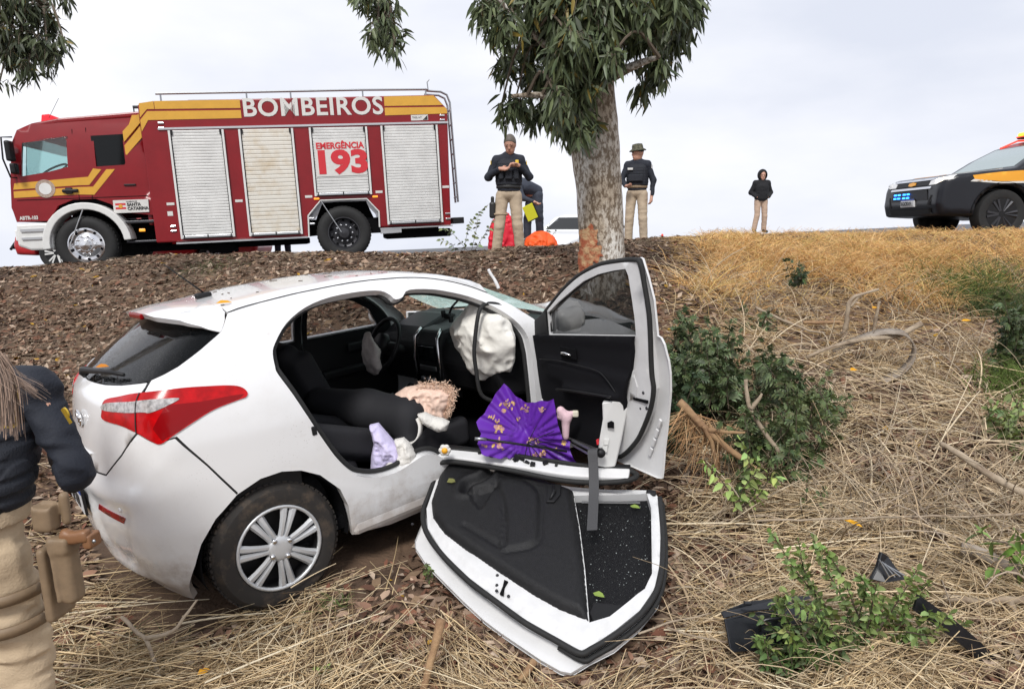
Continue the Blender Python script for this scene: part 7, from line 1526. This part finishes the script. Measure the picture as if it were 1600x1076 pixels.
# tangle of thicker weathered stems standing in arcs, with dark hollows between
rg = np.random.default_rng(209); x, y = sample(15000, 8, (2.6, 8.6), rg, 1.2); P = np.c_[x, y, ground(x, y)]; px, py, d = topix(P); keep = (px > 1075) & (px < 1700) & (py > 440) & (py < 960) & (rg.random(len(x)) < np.clip(.45+1.3*vnoise(P, 1.5, 31), 0, 1)); P = P[keep]; n_ = len(P); yaw = rg.uniform(0, 2*PI, n_); st_ = rg.uniform(.1, 1.3, n_)
D = np.c_[np.cos(yaw)*st_, np.sin(yaw)*st_*.8, rg.uniform(.45, 1.15, n_)]; L = rg.uniform(.22, .62, n_); bend = np.c_[np.cos(yaw+1)*.3, np.sin(yaw+1)*.3, -rg.uniform(.1, .8, n_)]
C = np.array([(.62, .49, .33), (.48, .36, .23), (.40, .32, .24), (.70, .58, .41)])[rg.choice(4, n_)]*rg.uniform(.55, 1.15, (n_, 1))
stalks('weathered_stems', P, D, L, np.where(rg.random(n_) < .12, 1.7, 1.)*rg.uniform(.0022, .0058, n_), C, bend, 'straw', seg=5, label='tangle of thicker bleached stems standing out of the right bank', cat='stems')
# --- standing golden grass along the top right
rg = np.random.default_rng(304); x = rg.uniform(1.2, 10.5, 60000); y = rg.uniform(5.6, 11.4, 60000); z = ground(x, y); P = np.c_[x, y, z]; px, py, d = topix(P)
gold = np.clip((py-352)/10, .15, 1)*np.clip((505-.06*(px-1100)-py)/40+.5*vnoise(P, 1.1, 4), 0, 1)*np.clip((px-1040-70*np.clip((400-py)/40, 0, 1))/40, 0, 1); cl = np.clip(.35+1.2*vnoise(P, 1.9, 15), .03, 1)
keep = rg.random(len(x)) < gold*np.clip(cl*1.3, 0, 1); P = P[keep]; py = py[keep]; n_ = len(P); yaw = rg.uniform(0, 2*PI, n_); t_ = rg.uniform(.15, 1.0, n_); D = np.c_[np.cos(yaw)*t_, np.sin(yaw)*t_, np.ones(n_)*.75]; L = rg.uniform(.14, .46, n_)*np.clip((py-340)/60, .35, 1); bend = np.c_[np.cos(yaw)*.35, np.sin(yaw)*.35, -rg.uniform(.15, .65, n_)]
pal = np.array([(.86, .53, .22), (.76, .43, .17), (.90, .64, .32), (.52, .29, .11), (.80, .60, .22)]); C = pal[rg.choice(5, n_)]*rg.uniform(.7, 1.15, (n_, 1))
stalks('golden_grass', P, D, L, rg.uniform(.0022, .0044, n_), C, bend, 'straw', seg=3, label='golden dry grass standing along the top of the right bank', cat='dry grass')
# mat of dry blades between, low
rg = np.random.default_rng(305); x = rg.uniform(-8, 10.5, 70000); y = rg.uniform(5.2, 11.3, 70000); z = ground(x, y); P = np.c_[x, y, z]; px, py, d = topix(P); w_ = np.where(px > 1040, .9, .50+.5*vnoise(P, 1.4, 77)); keep = (rg.random(len(x)) < w_) & (py < 640); P = P[keep]; n_ = len(P); px = px[keep]; yaw = rg.uniform(0, 2*PI, n_); N = gnormal(P[:, 0], P[:, 1]); D = np.c_[np.cos(yaw), np.sin(yaw), np.zeros(n_)]+N*.25; bend = -N*.2; C = np.where(px[:, None] > 1040, np.array([[.60, .40, .18]]), np.array([[.32, .25, .175]]))*rg.uniform(.6, 1.2, (n_, 1))
stalks('dry_blades', P+N*.01, D, rg.uniform(.08, .24, n_), np.full(n_, .0022), C, bend, 'straw', seg=2, label='flattened dry blades near the top of the bank', cat='dry grass')
# taller golden sprays hanging over the edge of the bank
rg = np.random.default_rng(306); x = rg.uniform(1.6, 7.5, 9000); y = rg.uniform(6.2, 9.2, 9000); P = np.c_[x, y, ground(x, y)]; px, py, d = topix(P); keep = (px > 1090) & (px < 1500) & (py > 395) & (py < 470+30*vnoise(P, 1.7, 5)) & (rg.random(len(x)) < np.clip(.3+1.3*vnoise(P, 1.6, 6), 0, 1)); P = P[keep]; n_ = len(P); yaw = rg.normal(-PI/2, .9, n_); t_ = rg.uniform(.1, .9, n_)
stalks('golden_sprays', P, np.c_[np.cos(yaw)*t_, np.sin(yaw)*t_, np.ones(n_)*.9], rg.uniform(.25, .6, n_), rg.uniform(.002, .004, n_), np.array([(.88, .56, .25), (.78, .46, .19), (.92, .68, .36)])[rg.choice(3, n_)]*rg.uniform(.6, 1.1, (n_, 1)), np.c_[np.cos(yaw)*.4, np.sin(yaw)*.4, -rg.uniform(.5, 1.1, n_)], 'straw', seg=5, label='tall golden grass sprays drooping over the edge of the right bank', cat='dry grass')
# bundle of reddish straw hanging under the broken branch
rg = np.random.default_rng(307); n_ = 190; u_ = rg.random(n_); b0 = np.array([at(1062+75*k, 640+45*k+rg.normal(0, 6), 3.95+rg.normal(0, .06)) for k in u_]); D = np.c_[rg.normal(-.15, .75, n_), rg.normal(-.35, .35, n_), -np.abs(rg.normal(.9, .45, n_))]; L = rg.uniform(.12, .36, n_); c0 = b0.mean(0); bn = empty('straw_bundle', c0); tag(bn, 'bundle of reddish straw hanging under the broken brown branch', 'straw')
stalks('stalks', b0-c0, D, L, rg.uniform(.0018, .0036, n_), np.array([(.50, .30, .15), (.42, .24, .12), (.62, .42, .24)])[rg.choice(3, n_)]*rg.uniform(.6, 1.15, (n_, 1)), np.c_[rg.normal(-.1, .15, n_), rg.normal(0, .1, n_), np.zeros(n_)], 'straw', bn, seg=4)
# --- green tufts
def tuft(px0, py0, Y, w, n_, Lr, col, label, name='green_tuft', seed=1, lean=.5):
    rg = np.random.default_rng(seed); c = at(px0, py0, Y); x = c[0]+rg.normal(0, w, n_); y = c[1]+rg.normal(0, w, n_); b = np.array([c[0], c[1], float(ground(c[0], c[1]))]); P = np.c_[x, y, ground(x, y)]-b; yaw = rg.uniform(0, 2*PI, n_); t_ = rg.uniform(.1, lean, n_); D = np.c_[np.cos(yaw)*t_, np.sin(yaw)*t_, np.ones(n_)]; e = empty(name, b); tag(e, label, 'plant')
    ob = stalks('blades', P, D, rg.uniform(*Lr, n_), np.full(n_, .003), np.array([col])*rg.uniform(.55, 1.3, (n_, 1)), np.c_[np.cos(yaw)*.3, np.sin(yaw)*.3, -rg.uniform(.2, .5, n_)], 'straw', e); return e
tuft(1520, 440, 7.6, .26, 900, (.15, .42), (.13, .19, .05), 'fresh green grass clump below the police car', seed=3); tuft(1570, 480, 7.0, .22, 500, (.15, .4), (.07, .10, .035), 'darker green grass clump at the right edge below the fresh one', seed=4); tuft(1590, 600, 4.9, .14, 420, (.12, .30), (.14, .20, .05), 'thin green grass at the right edge halfway down', seed=5)
tuft(520, 880, 3.05, .03, 26, (.06, .16), (.16, .21, .07), 'small green tuft in front of the rear wheel', seed=6, lean=.9); tuft(330, 430, 8.8, .25, 220, (.05, .14), (.12, .14, .06), 'low greyish green weeds on the bank behind the car roof', seed=7, lean=1.2); tuft(1270, 368, 9.9, .10, 60, (.06, .14), (.07, .12, .04), 'tiny green tuft on the skyline near the hooded man', seed=8); tuft(160, 930, 2.75, .12, 110, (.05, .13), (.06, .085, .035), 'dark green weeds under the bumper beside the holster', seed=9, lean=1.4)
# --- leafy plants: stems with paired leaves
def leafy(name, label, stems, Y, Lr, Wf, col, seed, gap=.035, spread=.0, jit=.06, droop=.4, lobes=False):
    """stems: lists of photo points from foot to tip"""
    rg = np.random.default_rng(seed); base = at(*stems[0][0], Y); base[2] = float(ground(base[0], base[1])); e = empty(name, base); tag(e, label, 'plant'); sm_ = MB(); Pp = []; Dd = []; Ll = []; Nn = []
    for s in stems:
        yy = Y+rg.uniform(-spread, spread); Q = spline([at(a, b, yy-.06*i)+rg.normal(0, .012, 3) for i, (a, b) in enumerate(s)], 30)-base; seglen = np.linalg.norm(np.diff(Q, axis=0), axis=1).sum(); nl = max(3, int(seglen/gap)); sm_.tube(Q, np.linspace(.0045, .0015, 30), 5, False)
        for k in range(nl):
            f_ = .12+.88*(k+rg.random()*.6)/nl; i = min(int(f_*29), 28); p = Q[i]; tdir = Q[i+1]-Q[i]; tdir /= np.linalg.norm(tdir)+1e-9; sd_ = np.cross(tdir, rg.normal(0, 1, 3)); sd_ /= np.linalg.norm(sd_)
            for sg in (1, -1): Pp.append(p+rg.normal(0, .004, 3)); Dd.append(tdir*.7+sd_*sg+rg.normal(0, .2, 3)); Ll.append(rg.uniform(*Lr)*(1.1-.35*f_)); Nn.append(np.cross(tdir, sd_)*(1 if rg.random() < .5 else -1)+V3(0, 0, .8)+rg.normal(0, .3, 3))
        Pp.append(Q[-1]); Dd.append(Q[-1]-Q[-3]); Ll.append(rg.uniform(*Lr)*.8); Nn.append(rg.normal(0, 1, 3))
    P = np.array(Pp); D = np.array(Dd); L = np.array(Ll); N = np.array(Nn); n_ = len(P)
    if lobes:   # cut leaves: each leaf is a midrib with pinnate lobes
        P2 = []; D2 = []; L2 = []; N2 = []
        for p, d, l_, nn in zip(P, D, L, N):
            d = d/np.linalg.norm(d); sd_ = np.cross(d, nn); sd_ /= np.linalg.norm(sd_)+1e-9
            for f_, ll in ((.25, .40), (.5, .46), (.75, .36)):
                for sg in (1, -1): P2.append(p+d*l_*f_-V3(0, 0, 1)*l_*.15*f_*f_); D2.append(d*.8+sd_*sg); L2.append(l_*ll); N2.append(nn)
            P2.append(p+d*l_*.15); D2.append(d); L2.append(l_*.9); N2.append(nn)
        P, D, L, N = (np.array(q) for q in (P2, D2, L2, N2)); n_ = len(P)
    C = np.array([col])*rg.uniform(.5, 1.3, (n_, 1))*(1+.25*rg.normal(0, 1, (n_, 3))*.3); V, T, CC = leaf_geo(P, D, N, L, L*Wf, np.clip(C, .005, 1), droop)
    tag(fast_mesh('leaves', V, T, 'green_leaf', e, False, CC), kind='stuff'); tag(sm_.build('stems', 'twig', e), kind='stuff'); return e
rg = np.random.default_rng(61)
def bush(cx, cy, rx, ry, n_, h): 
    out = []
    for k in range(n_):
        a = rg.uniform(0, 2*PI); r = math.sqrt(rg.random()); x0 = cx+rx*r*math.cos(a); y0 = cy+ry*r*math.sin(a); dx = rg.normal(0, .35)*h; out.append([(x0, y0+h*.5), (x0+dx*.4, y0), (x0+dx, y0-h*.5+rg.normal(0, 6))])
    return out
DG = (.095, .128, .055)
leafy('mugwort', 'dark green leafy bush right beside the open front door', bush(1080, 575, 55, 60, 40, 60), 5.0, (.075, .125), .19, DG, 1, .030, .45, lobes=True)
leafy('mugwort', 'dark green leafy bush between door and bent hoop of bark', bush(1175, 610, 85, 42, 36, 48), 4.8, (.075, .12), .19, DG, 2, .032, .4, lobes=True)
leafy('mugwort', 'dark green leafy bush below the broken brown branch', bush(1200, 725, 70, 60, 34, 60), 4.1, (.065, .11), .19, (.10, .135, .055), 3, .032, .3, lobes=True)
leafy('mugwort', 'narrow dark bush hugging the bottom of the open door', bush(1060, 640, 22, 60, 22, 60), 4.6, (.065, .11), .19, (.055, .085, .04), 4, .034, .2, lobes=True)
leafy('mugwort', 'sparse green bush top of the branch heap near the grass', bush(1150, 520, 80, 24, 20, 36), 6.2, (.07, .115), .19, (.10, .14, .06), 5, .034, .3, lobes=True)
leafy('mugwort', 'dark green bush at the far right under the grass', bush(1585, 560, 40, 60, 34, 60), 5.4, (.07, .12), .19, (.07, .10, .04), 6, .034, .3, lobes=True)  # darker leaf green than the bushes by the door
YG = (.28, .38, .11)
leafy('mugwort', 'loose green weeds spreading right of the pale forked stick', bush(1260, 660, 45, 60, 22, 46), 4.2, (.06, .10), .19, (.12, .155, .06), 21, .036, .3, lobes=True)
leafy('mugwort', 'small green weed beneath the golden grass near the grey stake', bush(1240, 430, 14, 10, 7, 26), 7.2, (.06, .10), .2, (.07, .11, .05), 22, .05, .1, lobes=True)
leafy('broadleaf_plant', 'light green weeds low at the right edge beside the pale pole', bush(1585, 680, 26, 60, 22, 44), 4.2, (.05, .09), .24, (.20, .26, .09), 23, .04, .2)  # lighter leaf green than the mugwort
leafy('sapling', 'pale green young plant left of the dark bushes', [[(1150,800),(1160,765),(1175,735),(1185,705)],[(1150,800),(1140,770),(1120,740),(1100,722)],[(1160,800),(1185,770),(1205,750),(1215,745)],[(1165,790),(1180,760),(1170,720),(1165,690)]], 3.55, (.05, .085), .24, YG, 7, .04)
leafy('sapling', 'single pale shoot between straw and bush', [[(1265,800),(1268,770),(1262,740)],[(1265,800),(1285,775),(1295,760)]], 3.6, (.04, .06), .2, (.10, .15, .05), 8, .03)
FN = [[(1330,1040),(1290,960),(1245,890),(1218,835)],[(1340,1030),(1320,950),(1290,880),(1268,845)],[(1330,1040),(1380,970),(1410,930),(1440,890)],[(1330,1050),(1400,1000),(1450,985),(1480,960)],[(1320,1050),(1260,1000),(1215,960),(1210,930)],[(1310,1060),(1240,1040),(1200,1010),(1180,1000)],[(1350,1050),(1400,1040),(1450,1030),(1470,1010)],[(1330,1040),(1340,960),(1350,920),(1345,895)],[(1300,1070),(1270,1050),(1250,1010),(1230,985)],[(1360,1070),(1390,1000),(1420,960),(1425,940)],[(1330,1060),(1300,1000),(1260,950),(1225,925)],[(1320,1060),(1360,1010),(1375,960),(1380,930)]]
leafy('pinnate_plant', 'bright green plant with small paired leaves over the black plastic', FN+[[(a+14, b-10), (c+18, d+6), (e+16, f+10), (g+20, h+14)] for (a, b), (c, d), (e, f), (g, h) in FN], 2.62, (.036, .060), .25, (.20, .28, .085), 9, .019, .12, droop=.25)
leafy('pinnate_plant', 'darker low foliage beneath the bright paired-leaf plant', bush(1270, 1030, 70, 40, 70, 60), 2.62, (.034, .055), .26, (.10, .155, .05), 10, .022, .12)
BL = [[(1600,860),(1575,850),(1545,835),(1525,828)],[(1610,900),(1590,885),(1565,880)],[(1610,880),(1600,850),(1590,835)]]
leafy('broadleaf_plant', 'broad bright green leaf poking in at the right edge', BL, 2.9, (.07, .11), .30, (.16, .26, .05), 11, .09)
leafy('sapling', 'slender pale green shrub left of the officer beyond the bank', [[(735,395),(742,360),(750,335),(762,318)],[(730,395),(715,375),(700,360),(692,358)],[(740,395),(755,370),(768,350),(772,335)],[(725,395),(728,370),(735,350),(740,342)],[(712,395),(705,380),(690,376)]], 12.3, (.07, .12), .28, (.17, .20, .09), 12, .075, .3)
leafy('sapling', 'thin shrub behind the orange tarpaulin', [[(850,385),(853,370),(858,352)],[(856,385),(862,372),(868,362)]], 14.0, (.07, .11), .28, (.17, .20, .09), 13, .08, .2)
leafy('seedling', 'tiny green seedling at the bottom of the bare soil', [[(497,1062),(495,1050),(492,1042)],[(497,1062),(506,1054),(512,1050)]], 2.62, (.022, .034), .3, YG, 14, .02)
leafy('seedling', 'little green shoot beside the lower corner of the rear door', [[(668,905),(666,890),(664,880)],[(668,905),(673,893),(676,886)]], 2.95, (.025, .035), .22, (.14, .19, .06), 15, .02)
# ---------------------------------------------------------------- branches and sticks
mat('dead_wood', (.36, .29, .21), .9, color2=(.20, .145, .10), ramp=(.42, .66), vscale=9, bump=.6, bscale=50); mat('wood_brown', (.24, .14, .075), .9, color2=(.33, .21, .11), vscale=12, bump=.6, bscale=50); mat('bark_strip', (.30, .255, .21), .9, color2=(.17, .135, .105), vscale=7, bump=.7, bscale=60)
def stick(label, pts, r0, r1, m='dead_wood', side=(), name='fallen_branch', n_=22, seed=1):
    """pts: (photo x, photo y, depth)"""
    rg = np.random.default_rng(seed); Q = [at(a, b, Y) for a, b, Y in pts]; o0 = np.mean(Q, 0); e = empty(name, o0); tag(e, label, 'branch')
    def limb(nm, Q, ra, rb): 
        P = spline(Q, n_)-o0; P += np.c_[vnoise(P, 6, seed), vnoise(P, 6, seed+1), vnoise(P, 6, seed+2)]*.016+np.c_[vnoise(P, 16, seed+5), vnoise(P, 16, seed+6), vnoise(P, 16, seed+7)]*.005; MB().tube(P, np.linspace(ra, rb, n_)*(1+.16*vnoise(P, 22, seed+3)), 8).build(nm, m, e, smooth=True)
    limb('main_stem', Q, r0, r1)
    for s in side: limb('side_stem', [at(a, b, Y) for a, b, Y in s], r1*1.1, r1*.45)
    return e
stick('thick brown broken branch sticking out beside the door', [(1060,627,3.9),(1085,652,3.85),(1112,680,3.8),(1150,712,3.75),(1185,735,3.7)], .026, .014, 'wood_brown', [[(1105,672,3.8),(1140,672,3.75),(1168,674,3.7)], [(1098,665,3.8),(1112,700,3.8),(1120,735,3.8)]], seed=2)
stick('pale forked stick leaning in the dark bushes', [(1166,596,3.9),(1165,620,3.88),(1172,645,3.86),(1195,675,3.84),(1217,705,3.82)], .010, .014, 'dead_wood', [[(1170,640,3.86),(1182,625,3.85),(1188,615,3.84)]], seed=3)
stick('long pale pole lying at the right edge', [(1470,692,3.6),(1500,712,3.5),(1545,740,3.4),(1600,772,3.3)], .014, .020, seed=4)
stick('upright grey dead branch in the middle of the right bank', [(1315,530,6.0),(1322,500,6.0),(1330,468,6.0),(1372,450,6.0)], .022, .012, seed=5, side=[[(1328,480,6.0),(1340,465,6.0),(1345,462,6.0)]])
stick('short grey stake beside the dead branch', [(1366,520,6.0),(1370,490,6.0),(1374,472,6.0)], .015, .010, seed=6)
stick('thin grey limb lying across the right bank', [(1180,480,6.0),(1230,505,5.9),(1262,515,5.8),(1290,520,5.8)], .013, .008, seed=7)
stick('low dark limb among the stems', [(1255,505,5.9),(1310,503,5.9),(1312,508,5.9)], .016, .012, 'wood_brown', seed=8)
stick('bleached diagonal stick below the hoop of bark', [(1250,640,4.6),(1275,670,4.5),(1292,690,4.4)], .012, .008, seed=9)
stick('pale stick with peeling bark at the bottom left', [(185,962,2.75),(215,985,2.7),(230,1000,2.66),(240,1035,2.6),(250,1076,2.5)], .008, .009, 'dead_wood', [[(228,995,2.66),(270,985,2.68),(290,960,2.72),(310,935,2.78)]], seed=10)
stick('brown stick below the rear door', [(690,965,2.62),(680,1010,2.55),(668,1050,2.5),(655,1090,2.45)], .018, .014, 'wood_brown', seed=11)
stick('short brown stick under the tip of the door', [(835,1030,2.6),(822,1050,2.55),(812,1065,2.52)], .016, .014, 'wood_brown', seed=12)
stick('long thin stem crossing the lower right straw', [(1040,975,2.7),(1120,1000,2.6),(1240,1010,2.55)], .005, .004, seed=13); stick('pale stem pointing at the black plastic', [(1000,985,2.7),(1060,965,2.75),(1115,957,2.8)], .005, .003, seed=14)
stick('rotten branch at the lower right edge', [(1500,855,3.0),(1540,870,2.95),(1580,890,2.9),(1640,920,2.85)], .030, .038, 'bark_strip', seed=15); stick('pale knobbly branch above the dark plastic strip', [(1480,935,2.7),(1530,938,2.7),(1590,938,2.7),(1640,935,2.7)], .014, .018, seed=16, side=[[(1580,940,2.7),(1590,970,2.66),(1594,1000,2.62)]])
stick('straight straw coloured cane across the right foreground', [(1180,815,3.1),(1350,808,3.12),(1500,805,3.15),(1640,803,3.2)], .005, .006, seed=17)
stick('white splinter of wood leaning behind the car roof', [(778,452,6.6),(772,436,6.6),(766,420,6.6)], .018, .014, 'paint_white', seed=18)
# weathered log at the bottom right, curled strip of bark
lg = at(1380, 1060, 2.45); lo_ = empty('log', lg); tag(lo_, 'weathered grey log at the bottom right under the green plant', 'log'); trunk_mesh('wood', [V3(-.18, .0, .02), V3(0, 0, 0), V3(.18, -.05, -.05), V3(.30, -.10, -.10)], [.065, .075, .07, .06], lo_, 'bark_strip', 18, 4, .1)
hs_ = at(1390, 560, 5.2); hp_ = empty('bark_hoop', hs_); tag(hp_, 'curled strip of grey bark forming a hoop on the right bank', 'bark strip')
MB().ribbon(spline([at(a, b, Y)-hs_ for a, b, Y in ((1300,545,5.3),(1335,532,5.3),(1370,520,5.3),(1395,518,5.25),(1415,522,5.2),(1428,540,5.15),(1424,562,5.1),(1408,580,5.08),(1385,592,5.05),(1370,602,5.05))], 40), (.25, .9, .25), .10, .012).build('strip', 'bark_strip', hp_, smooth=True)
MB().tube(spline([at(a, b, 5.25)-hs_ for a, b in ((1260,558),(1300,542),(1350,530),(1400,525),(1440,505))], 24), np.linspace(.012, .022, 24), 7).build('rod', 'dead_wood', hp_, smooth=True)
# ---------------------------------------------------------------- black plastic wreckage
mat('wreck_plastic', (.010, .011, .014), .28, var=.3, vscale=20)
wk = at(1180, 980, 2.62); w0 = empty('bumper_fragment', wk); tag(w0, 'torn black plastic bumper piece half hidden by the green plant', 'car fragment')
def wplate(pts, name, th_=.012, Y=2.62, m='wreck_plastic', par=w0, o=wk): P = [at(a, b, Y+dy)-o for a, b, dy in pts]; k = len(P); nn = np.cross(P[1]-P[0], P[2]-P[0]); nn /= np.linalg.norm(nn); mesh_obj(name, P+[q-nn*th_ for q in P], [tuple(range(k)), tuple(range(2*k-1, k-1, -1))]+[(i, k+i, k+(i+1) % k, (i+1) % k) for i in range(k)], m, par).modifiers.new('b', 'BEVEL').width = .003
wplate([(1125,956,0),(1165,940,.06),(1222,933,.12),(1262,930,.16),(1270,945,.1),(1225,950,.06),(1170,956,.01),(1130,966,-.03)], 'upper_lip'); wplate([(1130,966,-.03),(1170,956,.01),(1225,950,.06),(1270,945,.1),(1290,990,.0),(1230,1005,-.06),(1180,1015,-.08),(1140,1018,-.1)], 'face')
MB().tube(spline([at(a, b, 2.55)-wk for a, b in ((1188,985),(1188,972),(1205,966),(1228,966))], 12), .006, 6).build('moulded_rib', 'wreck_plastic', w0, smooth=True); MB().box(at(1168, 942, 2.64)-wk, (.03, .02, .012), bev=.004).build('clip', 'wreck_plastic', w0)
w1o = at(1385, 900, 2.75); w1 = empty('grille_fragment', w1o); tag(w1, 'broken dark grille piece with slats standing in the straw', 'car fragment')
wplate([(1362,905,0),(1372,885,.02),(1378,862,.04),(1388,868,.05),(1400,885,.03),(1416,905,0),(1385,910,-.02)], 'shell', .02, 2.75, 'wreck_plastic', w1, w1o)
for k in range(4): MB().tube([at(1374+4*k, 874+3*k, 2.73)-w1o, at(1390+8*k, 902-k, 2.72)-w1o], .0035, 5).build('slat', 'steel', w1)
w2o = at(1520, 1010, 2.42); w2 = empty('trim_fragment', w2o); tag(w2, 'long dark plastic strip in the straw at the lower right', 'car fragment'); MB().ribbon(spline([at(a, b, 2.42)-w2o for a, b in ((1430,940),(1480,975),(1525,1012),(1590,1075))], 14), (.3, .2, .9), .06, .010).build('strip', 'wreck_plastic', w2)
# ---------------------------------------------------------------- single coloured leaves
def oneleaf(px, py, Y, L, W, col, label, ang=0., name='fallen_leaf', on=None):
    p = at(px, py, Y); a = np.array([math.cos(ang), math.sin(ang), .15]); V, T, CC = leaf_geo(np.zeros((1, 3))-a*L/2, a[None], np.array([[0, -.4, 1.]]), np.array([L]), np.array([W]), np.array([col]), .1); o = fast_mesh(name, V, T, 'litter', None, False, CC); o.location = p; tag(o, label, 'leaf')
YL = (.62, .30, .02)
lf = lambda ph, z: car2w(car_cyl(np.array([ph]), np.array([z])))[0]
def onpoint(p, L, W, col, label, ang): 
    a = np.array([math.cos(ang), math.sin(ang), .1]); V, T, CC = leaf_geo(np.zeros((1, 3))-a*L/2, a[None], np.array([[0, -.3, 1.]]), np.array([L]), np.array([W]), np.array([col]), .1); o = fast_mesh('fallen_leaf', V, T, 'litter', None, False, CC); o.location = p; tag(o, label, 'leaf')
onpoint(car2w(car_top(np.array([.07]), np.array([-.47])))[0]+V3(0, -.01, .012), .075, .022, YL, 'orange-yellow leaf on the roof edge above the spoiler joint', .5)
q = lf(.20, 1.185); onpoint(q+V3(-.02, -.02, .03), .06, .02, (.50, .18, .02), 'orange leaf stuck behind the rear wiper', .2)
oneleaf(318, 1048, 2.55, .05, .016, YL, 'yellow leaf on the straw at the bottom left', .8); oneleaf(1332, 815, 3.15, .10, .014, (.72, .36, .02), 'bright yellow leaf standing in the straw below the bushes', 2.2); oneleaf(1334, 577, 5.0, .06, .022, YL, 'yellow leaf left of the bark hoop', .3); oneleaf(1510, 500, 6.4, .10, .02, YL, 'yellow leaf in the dry grass at the right', .1); oneleaf(1367, 480, 6.0, .06, .018, YL, 'yellow leaf beside the grey stake', .4)
GLf = (.22, .30, .07)
rw = lambda x, y, z: np.array(rdM@Vector((x, y, z)))
onpoint(rw(1.10, -.14, .0), .055, .015, GLf, 'pale green leaf on the glass of the cut-off door near its top', -.6); onpoint(rw(1.0, -.70, .0), .06, .017, GLf, 'pale green leaf on the glass of the cut-off door near its lower corner', -.7); onpoint(rw(.14, -.14, .06), .055, .022, (.17, .17, .06), 'small green leaf on the black trim of the cut-off door', .4)
